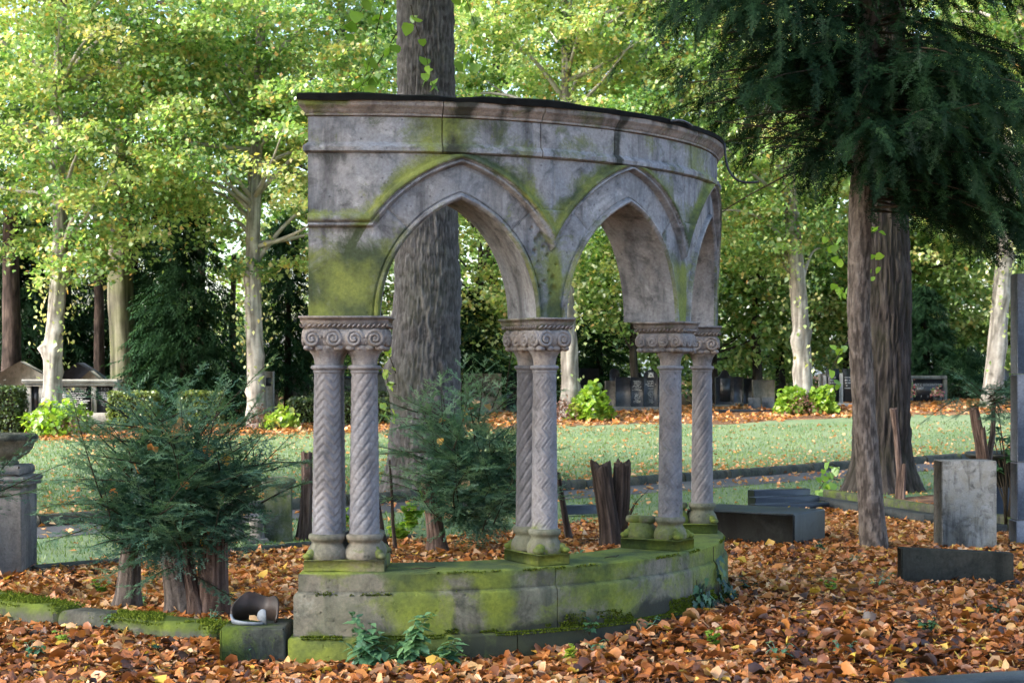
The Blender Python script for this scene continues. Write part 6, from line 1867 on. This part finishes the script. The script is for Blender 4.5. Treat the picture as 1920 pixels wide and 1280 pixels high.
for k, (s_, r_, lab) in enumerate(((1.62, 2.2, "thin twig lying on the base top near the third pier"), (0.33, 2.24, "thin curved twig lying on the base top near the end pier"))):
    P = cyl(s_ + np.linspace(0, 0.14, 6), r_ + 0.02 * np.sin(np.linspace(0, 4, 6)), 0.487 + 0.006 * np.abs(np.sin(np.linspace(0, 5, 6))))
    V, Fs = tube(P, 0.003, 5); tag(obj("fallen_twig", V, Fs, M['twig'], origin=P[0]), lab, "twig")

# dark granite box grave right of the arcade
yaw = math.atan2(0.838, 0.545)
d1 = np.array([0.545, 0.838]); d2 = np.array([-0.838, 0.545])
c2 = np.array([2.44, 14.30]) + d1 * 0.35 + d2 * 0.52
o = obox("box_tomb", (c2[0], c2[1], 0.02), (0.70, 1.04, 0.325), yaw, M['darkgranite'], None, 0.012, moss=0.0); tag(o, "low dark granite box tomb right of the arcade", "tomb")
# stepped black kerb and long mossy kerb behind it
t = empty("stepped_grave_kerb", gp(1470, 955), "low stepped black grave kerb behind the box tomb", "grave kerb")
q = gp(1455, 962)
for k in range(3):
    obox("step", (q[0] - 0.08 + 0.26 - 0.03 * k, q[1] + 0.12 + 0.20 * k, -0.02), (0.95 - 0.10 * k, 0.16, 0.08 + 0.065 * k), 0.35, M['blackstone'], t, 0.006)
t = empty("mossy_grave_kerb", gp(1700, 965), "long mossy dark grave kerb in front of the dark ridged tree", "grave kerb")
k0 = gp(1550, 950); k1 = gp(1905, 1006)
dk = (k1 - k0)[:2]; Lk = np.linalg.norm(dk); yk = math.atan2(dk[1], dk[0])
for j in range(3):
    cpt = k0[:2] + dk * ((j + 0.5) / 3)
    obox("kerb_stone", (cpt[0], cpt[1], -0.03), (Lk / 3 - 0.006, 0.12, 0.19), yk, M['kerbstone'], t, 0.012, moss=0.22)
    nn = np.array([dk[1], -dk[0]]) / Lk; nn = nn if nn[1] < 0 else -nn
    cp2 = cpt + nn * 0.16
    obox("kerb_step", (cp2[0], cp2[1], -0.03), (Lk / 3 - 0.006, 0.15, 0.115), yk, M['darkgranite'], t, 0.008, moss=0.05)
# small black kerb behind the second pier
q = gp(1082, 968)
o = obox("black_kerb", (q[0] + 0.05, q[1], -0.02), (0.42, 0.14, 0.10), 0.3, M['blackstone'], None, 0.006); tag(o, "low black kerb stone between the second pier and the twin stumps", "grave kerb")

# pale pitted block, tilted slab, grey pillar
q = np.array([(1817.5 - 960) / F * 14.0, 14.14, 0.0])
o = obox("pitted_block", (q[0], q[1], 0.0), (0.465, 0.28, 0.825), 0.0, M['travertine'], None, 0.006); tag(o, "pale pitted upright stone block at the right", "gravestone")
Vs = []
Vb, Fs = box(0, 0.80, 0, 0.10, 0, 0.36, 0.008)
Vb = np.asarray(Vb); Vb[:, 2] = np.where(Vb[:, 2] > 0.15, Vb[:, 2] - 0.055 * Vb[:, 0], Vb[:, 2]); 
Vb = rotz(Vb, 0.06); Vb += np.array([(1690 - 960) / F * 11.5, 11.5, 0.0])
o = obj("tilted_slab", Vb, Fs, M['kerbstone'], None, attrs={'moss': ('POINT', np.where(Vb[:, 2] > 0.2, 0.1, -0.2))}, origin=(3.1, 11.5, 0)); o.data.materials[0] = M['slabdark']; tag(o, "dark half-sunk slab edge lying in the leaves before the pale block", "slab")
t = empty("stone_pillar", (4.37, 14.3, 0), "grey granite pillar of stacked blocks at the right edge", "pillar")
z = -0.02
for k, h in enumerate((0.32, 0.50, 0.76, 0.87)):
    obox("pillar_block", (4.535, 14.35, z), (0.36 if k else 0.385, 0.20 if k else 0.23, h - 0.006), 0.0, M['granite'], t, 0.006); z += h
# black bowl planter behind the block
b = np.array([(1872 - 960) / F * 16.6, 16.6, 0.0])
t = empty("bowl_planter", b, "wide black bowl planter on a dark stand behind the pale block", "planter")
V, Fs = lathe([(0.0, 0.42), (0.12, 0.42), (0.2, 0.5), (0.27, 0.62), (0.29, 0.71), (0.32, 0.72), (0.33, 0.755), (0.31, 0.77), (0.28, 0.75), (0.0, 0.70)], 32, b); obj("bowl", V, Fs, M['planter'], t, True)
obox("stand", b + [0, 0, -.02], (0.30, 0.30, 0.45), 0, M['blackstone'], t, 0.01)
# out-of-focus stone edge close to the camera
Vb, Fs = box(0, 0.9, 0, 0.16, 0, 0.86, 0.02)
Vb = rotz(np.asarray(Vb), 0.30) + np.array([1.02, 4.15, -0.06])
o = obj("near_headstone", Vb, Fs, M['darkgranite'], None, origin=(1.4, 4.3, 0)); tag(o, "blurred dark stone top cutting into the bottom right corner", "gravestone")

# raised moss on ledges, edging stones and under the end pier
def moss_tufts(parent, pos, nrm, seed, h=(0.006, 0.016)):
    g = np.random.default_rng(seed); n = len(pos)
    hh = g.uniform(h[0], h[1], n); d = nrm + g.normal(0, 0.45, (n, 3)); d /= np.linalg.norm(d, axis=1)[:, None]
    s_ = np.cross(d, g.normal(0, 1, (n, 3))); s_ /= np.linalg.norm(s_, axis=1)[:, None] + 1e-6
    V = np.stack([pos - s_ * hh[:, None] * 0.45, pos + s_ * hh[:, None] * 0.45, pos + d * hh[:, None]], 1).reshape(-1, 3)
    return obj("moss_cushions", V, np.arange(3 * n).reshape(-1, 3), M['mossleaf'], parent, attrs={'tint': ('FACE', np.clip(g.normal(0.45, 0.22, n), 0, 1))}, stuff=True)
M['mossleaf'] = leaf_mat("moss_blades", [(0, (0.035, 0.055, 0.010)), (0.5, (0.10, 0.135, 0.018)), (1, (0.19, 0.22, 0.035))], 0.2, 0.0)
g = np.random.default_rng(3)
n = 9000; S0 = g.uniform(B_LEFT, 3.6, n); k = fbm(S0 * 3, 0 * S0, 0 * S0, 3, 6) > 0.47; S0 = S0[k]; n = len(S0)
r_ = BO_ + 0.024 + g.uniform(-0.002, 0.03, n); z_ = np.where(r_ > BO_ + 0.044, 0.122, 0.133) - 0.003
th_ = np.maximum(S0, 0) / RW
moss_tufts(arcade, cyl(S0, r_, z_), np.stack([np.sin(th_) * 0.5, -np.cos(th_) * 0.5, 0 * th_ + 1], -1), 5)
for (sa, sb, za, zb, rr_, cnt) in ((-0.2, 0.6, 0.356, 0.378, BO_ + 0.018, 700), (1.2, 3.4, 0.14, 0.21, BO_ + 0.024, 6000), (0.5, 1.2, 0.14, 0.165, BO_ + 0.024, 1200), (0.3, 3.3, 0.466, 0.478, BO_ - 0.004, 1800)):
    S0 = g.uniform(sa, sb, cnt); Z0 = za + (zb - za) * g.random(cnt) ** 2; k = fbm(S0 * 8, Z0 * 8, 0 * S0, 3, 16) > 0.46; S0, Z0 = S0[k], Z0[k]
    th_ = np.maximum(S0, 0) / RW
    moss_tufts(arcade, cyl(S0, rr_, Z0), np.stack([np.sin(th_), -np.cos(th_), 0 * th_ + 0.4], -1), int(cnt))
for o, cnt in [(o_, 5000) for o_ in bpy.data.objects if o_.name.startswith("edging_stone") and o_.parent is None]:
    me = o.data; V = np.empty(len(me.vertices) * 3); me.vertices.foreach_get("co", V); V = V.reshape(-1, 3)
    top = V[:, 2] > V[:, 2].max() - 0.05
    base_ = V[top]; i = g.integers(0, len(base_), cnt)
    p = base_[i] + g.normal(0, 1, (cnt, 3)) * np.array([0.03, 0.03, 0.002])
    W = p + np.array(o.location); k = fbm(W[:, 0] * 4, W[:, 1] * 4, 0 * W[:, 0], 3, 26) > (0.46 if "bare" not in o["label"] else 0.62)
    moss_tufts(o, W[k], np.tile([0, 0, 1.0], (int(k.sum()), 1)), 11)

# ================================================================== GRAVES AND HEDGES BEHIND THE LAWN
def text(body, size, p, parent, m, name="lettering", align='CENTER', depth=0.003, yaw=0.0):
    cu = bpy.data.curves.new(name, 'FONT'); cu.body = body; cu.size = size; cu.align_x = align; cu.align_y = 'CENTER'; cu.extrude = depth; cu.resolution_u = 2
    cu.materials.append(m)
    tmp = bpy.data.objects.new(name, cu); COL.objects.link(tmp)
    me = bpy.data.meshes.new_from_object(tmp); bpy.data.objects.remove(tmp)
    o = bpy.data.objects.new(name, me); COL.objects.link(o)
    o.rotation_euler = (pi / 2, 0, yaw)
    o.parent = parent
    o.location = tuple(np.asarray(p, float) - ORIG[parent.name])
    return o

def worn_lines(parent, x0, x1, ztop, zbot, y, rows, seed, m, h=0.4):
    """rows of weathered, no longer readable lettering: short raised strokes"""
    r = random.Random(seed); mb = MB(); step = (ztop - zbot) / rows
    for i in range(rows):
        z = ztop - step * (i + 0.5); w = (x1 - x0) * r.uniform(0.45, 0.98); x = 0.5 * (x0 + x1) - w / 2; e = x + w
        while x < e:
            L = r.uniform(0.2, 0.6) * step
            if r.random() < 0.87:
                hh = step * h * r.uniform(0.8, 1.1)
                V, Fs = box(x, min(x + L, e), y - 0.003, y, z - hh / 2, z + hh / 2); mb.add(V, Fs)
            x += L * 1.35
    o = mb.obj("worn_lettering", m, parent); o["kind"] = "stuff"
    return o

def slab_outline(w, h, top, n=14):
    """front outline of a headstone: flat, round or gabled top"""
    if top == 'round':
        a = np.linspace(0, pi, n); rr = w / 2; hh = min(rr, h * 0.4)
        return [(w / 2, 0)] + [(rr * cos(t_), h - hh + hh * sin(t_)) for t_ in a] + [(-w / 2, 0)]
    if top == 'gable':
        return [(w / 2, 0), (w / 2, h * 0.80), (w * 0.30, h * 0.84), (w * 0.12, h * 0.97), (0, h), (-w * 0.12, h * 0.97), (-w * 0.30, h * 0.84), (-w / 2, h * 0.80), (-w / 2, 0)]
    if top == 'roof':
        return [(w / 2, 0), (w / 2, h * 0.72), (0, h), (-w / 2, h * 0.72), (-w / 2, 0)]
    return [(w / 2, 0), (w / 2, h), (-w / 2, h), (-w / 2, 0)]
def slab(name, c, w, h, d, top, m, parent=None, yaw=0.0):
    o2 = slab_outline(w, h, top); n = len(o2)
    V = np.array([(x, -d / 2, z) for x, z in o2] + [(x, d / 2, z) for x, z in o2])
    i = np.arange(n); j = (i + 1) % n
    side = np.stack([i, j, j + n, i + n], -1)[:, ::-1]
    V = rotz(V, yaw) + np.asarray(c, float)
    return obj(name, V, [side, np.array([list(range(n))[::-1]]), np.array([[n + k for k in range(n)]])], m, parent, origin=None if parent is not None else c)

# lettered grave wall at the left
Yw = 42.0
def at(x, y, Y=Yw): return px(x, y, Y)
xL, xR = at(50, 700)[0], at(222, 700)[0]; g0 = float(gz(-11, Yw))
t = empty("lettered_grave_wall", ((xL + xR) / 2, Yw, g0), "long pale grave wall with black lettered panels at the left behind the lawn", "gravestone")
zt = at(0, 712)[2]
def wbox(nm, x0, x1, y0, y1, d0, d1, m, bev=0.01):
    V, Fs = box(at(x0, 0)[0], at(x1, 0)[0], Yw + d0, Yw + d1, at(0, y1)[2], at(0, y0)[2], bev); return obj(nm, V, Fs, m, t)
wbox("coping", 46, 225, 711, 717, -0.28, 0.28, M['farstone']); wbox("coping", 50, 220, 717.4, 723, -0.23, 0.23, M['farstone'])
for x in (52, 76, 174, 214): wbox("pier", x, x + 9, 723.3, 773, -0.16, 0.16, M['farstone'])
wbox("plinth", 46, 224, 773.3, 800, -0.26, 0.26, M['farstone'])
wbox("panel", 61.3, 75.7, 723.5, 773, -0.08, 0.08, M['blackstone'], 0); wbox("panel", 85.3, 173.7, 723.5, 773, -0.08, 0.08, M['blackstone'], 0); wbox("panel", 183.3, 213.7, 723.5, 773, -0.08, 0.08, M['blackstone'], 0)
worn_lines(t, at(110, 0)[0], at(171, 0)[0], at(0, 725)[2], at(0, 770)[2], Yw - 0.082, 13, 5, M['letter'])
for y, s, tx in ((729, 0.085, "S O S"), (735.5, 0.065, "HIER RUHT MEIN"), (740, 0.065, "UNVERGESSL."), (745, 0.075, "SIEGMUND"), (750, 0.075, "SACHENREI"), (755, 0.055, "1868 10 10"), (759, 0.055, "1937 2 4")):
    text(tx, s, (at(198.5, 0)[0], Yw - 0.082, at(0, y)[2]), t, M['letterdim'])
o = slab("gabled_tomb", (at(42, 0, 45)[0], 45, float(gz(-13, 45))), 1.75, 1.75, 0.5, 'roof', M['drabstone']); tag(o, "drab gabled stone tomb at the left edge behind the lettered wall", "tomb")
o = slab("dark_roofed_tomb", (at(152, 0, 46)[0], 46, float(gz(-12, 46))), 1.5, 1.72, 0.8, 'roof', M['slate']); tag(o, "dark roofed tomb rising behind the lettered wall", "tomb")
o = slab("pediment_tomb", (at(172, 0, 44.5)[0], 44.5, float(gz(-12, 44.5))), 0.95, 1.50, 0.5, 'roof', M['drabstone']); tag(o, "drab pediment stone between lettered wall and dark roofed tomb", "tomb")

# clipped hedges
def hedge(label, x0, x1, y0, y1, Y, depth, n, seed, tint):
    a, b_ = px(x0, 0, Y)[0], px(x1, 0, Y)[0]; z1 = px(0, y0, Y)[2]; c0 = 0.5 * (a + b_); zg = float(gz(c0, Y))
    t = empty("clipped_hedge", (c0, Y, zg), label, "hedge", "clipped hedges behind the lawn")
    g = np.random.default_rng(seed)
    zb = zg + 0.05
    V, Fs = box(a + .05, b_ - .05, Y - depth / 2 + .05, Y + depth / 2 - .05, zb, z1 - .05, 0.04); obj("core", V, Fs, M['twig'], t)
    area = [(b_ - a) * (z1 - zb), (b_ - a) * depth, depth * (z1 - zb)]
    P = []
    for i in range(n):
        f = g.choice(5, p=np.array([area[0], area[1], area[2], area[2], area[0] * .2]) / (area[0] * 1.2 + area[1] + 2 * area[2]))
        u, v = g.random(2)
        if f == 0: p = (a + u * (b_ - a), Y - depth / 2, zb + v * (z1 - zb))
        elif f == 1: p = (a + u * (b_ - a), Y - depth / 2 + v * depth, z1)
        elif f == 2: p = (a, Y - depth / 2 + u * depth, zb + v * (z1 - zb))
        elif f == 3: p = (b_, Y - depth / 2 + u * depth, zb + v * (z1 - zb))
        else: p = (a + u * (b_ - a), Y + depth / 2, zb + v * (z1 - zb))
        P.append(p)
    P = np.array(P) + g.normal(0, 0.028, (n, 3))
    V, Fs = scatter(KITE[0], KITE[1], P, rots(n, g.uniform(0, 6.3, n), g.normal(0, 0.8, n), g.normal(0, 0.8, n)), g.uniform(0.05, 0.085, n))
    obj("foliage", V, Fs, M['hedge'], t, attrs={'tint': ('POINT', np.repeat(np.clip(g.normal(tint, 0.2, n), 0, 1), 4))})["kind"] = "stuff"
hedge("dark clipped hedge block at the left edge of the lawn", -30, 40, 727, 800, 38.2, 0.8, 3500, 1, 0.25)
hedge("bright clipped hedge beside the lettered wall", 208, 292, 737, 782, 41.2, 0.6, 3000, 2, 0.75)
hedge("bright clipped hedge in front of the dark conifer", 340, 416, 737, 780, 41.4, 0.6, 3000, 3, 0.75)
hedge("low dull hedge behind the left columns of the arcade", 545, 745, 749, 800, 40.8, 0.7, 5000, 4, 0.5)
hedge("dark low hedge behind the dull one, left of the thick trunk", 590, 760, 738, 770, 43.5, 0.7, 2500, 5, 0.2)
hedge("dark hedge right of the family grave panel", 1775, 1900, 722, 752, 46.5, 0.8, 3000, 6, 0.05)

# headstones left of the thick trunk
def stone(label, x, ybot, ytop, wpx, Y, top, m, d=0.18, name="headstone", base=True, group=None, yaw=0.0):
    X = px(x, 0, Y)[0]; zg = float(gz(X, Y)); h = px(0, ytop, Y)[2] - zg; w = wpx / F * Y
    t = empty(name, (X, Y, zg), label, "gravestone", group)
    slab("stone", (X, Y, zg - 0.02), w, h + 0.02, d, top, m, t, yaw)
    if base: obox("plinth", (X, Y - 0.02, zg - 0.03), (w + 0.14, d + 0.16, 0.13), yaw, M['drabstone'], t, 0.01)
    return t, X, zg, h, w
stone("round-topped grey headstone left of the arcade, behind the second linden", 515, 760, 703, 13, 46.0, 'round', M['drabstone'])
t, X, zg, h, w = stone("broad stepped stone tomb just left of the arcade", 558, 760, 700, 40, 46.5, 'flat', M['drabstone'], 0.5)
obox("cap", (X, 46.5, zg + h - 0.005), (w + .12, 0.6, 0.07), 0, M['drabstone'], t, 0.01); obox("finial", (X - 0.05, 46.5, zg + h + 0.066), (0.16, 0.16, 0.16), 0, M['drabstone'], t, 0.02)
t, X, zg, h, w = stone("pale narrow stele with small dark plate behind the second linden", 505, 760, 696, 16, 44.0, 'flat', M['farstone'], 0.3)
obox("plate", (X, 43.84, zg + 0.95), (0.13, 0.02, 0.22), 0, M['slate'], t, 0)
for i, (x0, x1, yt) in enumerate(((588, 640, 702), (640, 690, 708), (690, 742, 700))):
    X0, X1 = px(x0, 0, 47)[0], px(x1, 0, 47)[0]; zg = float(gz(X0, 47))
    t = empty("grave_wall", ((X0 + X1) / 2, 47, zg), ["grey grave wall section behind the left columns", "low grey grave wall section seen between column and thick trunk", "grey grave wall section touching the thick trunk's left side"][i], "gravestone", "grave walls left of the thick trunk")
    obox("wall", ((X0 + X1) / 2, 47, zg - .02), (X1 - X0 - 0.03, 0.3, px(0, yt, 47)[2] - zg), 0, M['drabstone'], t, 0.01); obox("coping", ((X0 + X1) / 2, 47, px(0, yt, 47)[2] - 0.019), (X1 - X0 - 0.01, 0.4, 0.07), 0, M['slate'], t, 0.01)
stone("wide mossy stone with dark sides seen right of the thick trunk", 905, 760, 700, 70, 46, 'flat', M['drabstone'], 0.3)
stone("black headstone left of the middle columns", 963, 760, 694, 26, 47, 'flat', M['blackstone'])
stone("black headstone right of the middle columns behind the linden", 1105, 760, 690, 36, 48, 'flat', M['blackstone'])

# triple black headstone seen through the second arch
Y3 = 44.5
X0 = px(1198, 0, Y3)[0]; zg = float(gz(X0, Y3)); zb = px(0, 762, Y3)[2]
t = empty("triple_black_headstone", (X0, Y3, zg), "triple black headstone with white lettering seen through the second arch", "gravestone")
obox("base", (X0, Y3, zg - 0.05), (1.55, 0.5, zb - zg + 0.05), 0, M['greystone'], t, 0.015)
obox("step", (X0 - 0.02, Y3 - 0.55, zg - 0.05), (1.5, 0.6, 0.13), 0, M['greystone'], t, 0.015)
for (x0, x1, yt, tp) in ((1154, 1181.6, 707, 'flat'), (1182.4, 1205.6, 707, 'flat'), (1206.4, 1233, 693, 'round'), (1233.6, 1240, 707, 'flat')):
    a, b_ = px(x0, 0, Y3)[0], px(x1, 0, Y3)[0]
    slab("stone", ((a + b_) / 2, Y3, zb), b_ - a, px(0, yt, Y3)[2] - zb, 0.16, tp, M['slate'], t)
worn_lines(t, px(1185, 0, Y3)[0], px(1203, 0, Y3)[0], px(0, 713, Y3)[2], px(0, 732, Y3)[2], Y3 - 0.082, 8, 6, M['letter'], 0.35)
worn_lines(t, px(1187, 0, Y3)[0], px(1201, 0, Y3)[0], px(0, 737, Y3)[2], px(0, 755, Y3)[2], Y3 - 0.082, 8, 7, M['letter'], 0.35)
worn_lines(t, px(1209, 0, Y3)[0], px(1230, 0, Y3)[0], px(0, 713, Y3)[2], px(0, 725, Y3)[2], Y3 - 0.082, 4, 8, M['letter'], 0.3)
worn_lines(t, px(1213, 0, Y3)[0], px(1227, 0, Y3)[0], px(0, 727, Y3)[2], px(0, 756, Y3)[2], Y3 - 0.082, 14, 9, M['letterdim'], 0.4)
# engraved star-like emblem on the round-topped stone
ce = np.array([px(1220, 0, Y3)[0], Y3 - 0.083, px(0, 703.5, Y3)[2]])
mb = MB()
for k in range(6):
    a0_, a1_ = radians(90 + 120 * (k % 3)), radians(90 + 120 * (k % 3) + 120)
    sc_ = 0.085 if k < 3 else 0.05
    P = np.array([ce + [sc_ * cos(a0_), 0, sc_ * sin(a0_)], ce + [sc_ * cos(a1_), 0, sc_ * sin(a1_)]])
    V, Fs = tube(P, 0.008, 5); mb.add(V, Fs)
for sx in (-1, 1):
    V, Fs = tube(np.array([ce + [sx * 0.075, 0, -0.055], ce + [sx * 0.05, 0, 0.03], ce + [sx * 0.055, 0, 0.085]]), 0.008, 5); mb.add(V, Fs)
mb.obj("emblem", M['letter'], t)
stone("pale mossy block left of the triple black headstone", 1144, 765, 714, 19, 45.5, 'flat', M['greystone'], 0.3)
stone("blue-grey round-topped headstone behind the triple black one", 1152, 760, 690, 18, 47.5, 'round', M['slate'])
stone("dark round-topped headstone between tree stems behind the triple black one", 1194, 760, 697, 18, 48.5, 'round', M['slate'])

# right of the arcade
t, X, zg, h, w = stone("black headstone with gabled top and recessed panel right of the arcade", 1358, 752, 693, 34, 45, 'gable', M['slate'], 0.25)
obox("panel", (X, 44.86, zg + 0.2), (0.26, 0.03, 0.62), 0, M['blackstone'], t, 0)
stone("plain blue-grey headstone right of the gabled black one", 1384, 752, 706, 20, 47, 'flat', M['slate'])
stone("plain black headstone left of the wide drab stone", 1402, 752, 709, 18, 45.5, 'flat', M['blackstone'])
stone("wide drab headstone behind the two tilted plates", 1431, 752, 712, 40, 45, 'flat', M['drabstone'], 0.3)
stone("pale narrow stone left of the lettered black graves", 1541, 752, 700, 10, 45, 'flat', M['farstone'], 0.3)
for x, lab in ((1415, "small tilted stone plate, left of a pair on the leaf strip"), (1441, "small tilted stone plate, right of a pair on the leaf strip")):
    X = px(x, 0, 43.5)[0]; zg = float(gz(X, 43.5))
    V, Fs = box(-0.165, 0.165, -0.03, 0.03, 0, 0.30, 0.01); V = np.asarray(V); V[:, 1] += V[:, 2] * 0.55
    tag(obj("stone_plate", V + [X, 43.5, zg], Fs, M['greystone'], origin=(X, 43.5, zg)), lab, "stone plate")
X = px(1405, 0, 42.3)[0]
o = obox("flat_slab", (X, 42.3, float(gz(X, 42.3)) - 0.02), (1.7, 0.5, 0.06), 0.05, M['slate'], None, 0.01); tag(o, "dark flat grave slab lying in the leaf strip right of the arcade", "slab")
# lettered double grave with pale posts, partly behind the dark tree
Y4 = 44.0; X0 = px(1578, 0, Y4)[0]; zg = float(gz(X0, Y4))
t = empty("lettered_black_grave", (X0, Y4, zg), "black lettered grave panels between pale posts, left of the dark ridged tree", "gravestone")
for x in (1545, 1576, 1606): obox("post", (px(x, 0, Y4)[0], Y4, zg - .02), (0.10, 0.2, px(0, 698 if x != 1545 else 702, Y4)[2] - zg), 0, M['farstone'], t, 0.01)
obox("plinth", (X0, Y4, zg - .02), (1.15, 0.4, px(0, 754, Y4)[2] - zg), 0, M['farstone'], t, 0.01)
for x0, x1 in ((1549, 1572.5), (1579.6, 1602.4)):
    a, b_ = px(x0, 0, Y4)[0], px(x1, 0, Y4)[0]; z0 = px(0, 754, Y4)[2] + 0.02
    V, Fs = box(a, b_, Y4 - 0.06, Y4 + 0.06, z0, px(0, 691, Y4)[2]); obj("panel", V, Fs, M['blackstone'], t)
    worn_lines(t, a + 0.04, b_ - 0.04, px(0, 705, Y4)[2], px(0, 730, Y4)[2], Y4 - 0.062, 5, int(x0), M['letterdim'], 0.4)
# family grave panel
Y5 = 45.0; X0 = px(1737, 0, Y5)[0]; zg = float(gz(X0, Y5))
t = empty("family_grave_panel", (X0, Y5, zg), "wide black grave panel in a grey stone frame, right of the dark ridged tree", "gravestone")
zb, zt = px(0, 753, Y5)[2], px(0, 704, Y5)[2]
def fx(x): return px(x, 0, Y5)[0]
V, Fs = box(fx(1699), fx(1774), Y5 - .12, Y5 + .12, px(0, 710.3, Y5)[2], zt, 0.01); obj("frame", V, Fs, M['drabstone'], t)
for a, b_ in ((1699, 1709.7), (1766.3, 1774)):
    V, Fs = box(fx(a), fx(b_), Y5 - .12, Y5 + .12, zb, px(0, 710.6, Y5)[2], 0.01); obj("frame", V, Fs, M['drabstone'], t)
V, Fs = box(fx(1710), fx(1766), Y5 - .07, Y5 + .07, zb, px(0, 710.7, Y5)[2]); obj("panel", V, Fs, M['blackstone'], t)
obox("plinth", (X0, Y5 - 0.05, zg - .05), (1.35, 0.5, zb - zg + 0.045), 0, M['greystone'], t, 0.01)
text("MORITZ GOLDSCHMIDT", 0.092, (fx(1738.5), Y5 - 0.072, px(0, 721, Y5)[2]), t, M['letterdim'])
text("1887", 0.092, (fx(1724), Y5 - 0.072, px(0, 728, Y5)[2]), t, M['letterdim']); text("1954", 0.092, (fx(1753), Y5 - 0.072, px(0, 728, Y5)[2]), t, M['letterdim'])
for x in (1726, 1738.5, 1750): text("2" if x > 1730 else "3", 0.08, (fx(x), Y5 - 0.072, px(0, 743, Y5)[2]), t, M['letterdim'])
for i, (x, lab) in enumerate(((1704, "potted pink and orange flowers left of the family grave panel"), (1758, "small pink heather planting right in front of the family grave panel"))):
    X = px(x, 0, 44.3)[0]; zg2 = float(gz(X, 44.3)); c = np.array([X, 44.3, zg2])
    t = empty("grave_flowers", c, lab, "flowers")
    V, Fs = lathe([(0.0, 0.0), (0.09, 0.0), (0.12, 0.16), (0.10, 0.16), (0, 0.14)], 14, c); obj("pot", V, Fs, M['planter'], t, True)
    base_sprouts(t, c + [0, 0, 0.14], 0.2, 0.26 if i else 0.42, 160, 400 + i, M['flower'], 0.05, (0.55, 0.3)).name = "flowers"
# far round-topped headstones in rows
for i in range(16):
    x = 1696 + i * 13.5 + (i % 3) * 2; Yf = 60 + (i % 2) * 2.5
    stone(["first", "second", "third", "fourth", "fifth", "sixth", "seventh", "eighth", "ninth", "tenth", "eleventh", "twelfth", "thirteenth", "fourteenth", "fifteenth", "sixteenth"][i] + " from the left of the small far grey headstones beyond the dark hedge", x, 0, 688 + (i * 5) % 5, 15, Yf, 'round', M['granite'], 0.2, "far_headstone", False, "far headstones in rows on the right")
# pale building far behind
Yb = 104.0
t = empty("far_building", (0, Yb, 0.5), "long pale building glimpsed far behind the trunks", "building")
V, Fs = box(-42, 42, Yb, Yb + 8, -0.5, 4.2, 0.02); obj("wall", V, Fs, M['white'], t)
V, Fs = box(-42.4, 42.4, Yb - .4, Yb + 8.4, 4.203, 4.7, 0.02); obj("roof", V, Fs, M['slate'], t)
for i in range(22):
    x = -40 + i * 3.75
    V, Fs = box(x, x + 1.2, Yb - 0.03, Yb + 0.1, 1.5, 3.3); w_ = obj("window", V, Fs, M['slate'], t)

# unseen trees added beside and behind the photographer so their crowns shade the foreground
for i, (b, cc, cr, lab) in enumerate((((-13.0, 17.5, 0), (0, 0, 9.5), (5.0, 5.5, 3.6), "unseen linden added beyond the left edge to shade the thick grey trunk"), ((-11.5, 6.5, 0), (0, 0, 11.0), (6.0, 6.0, 3.6), "unseen linden added left of the picture to shade the graves"), ((-8.5, -2.5, 0), (0, 0, 10.5), (6.0, 5.5, 3.4), "unseen linden added behind the photographer to shade the foreground"))):
    deciduous("linden_tree", lab, np.array(b, float), 13.0, 0.35, cc, cr, 260, 80, 0.20, M['bark_grey'], M['linden'], 700 + i, "unseen lindens added for shade", tint=(0.5, 0.15), spray_r=(0.8, 1.4), knots=False, limbs=10, proto='offframe')
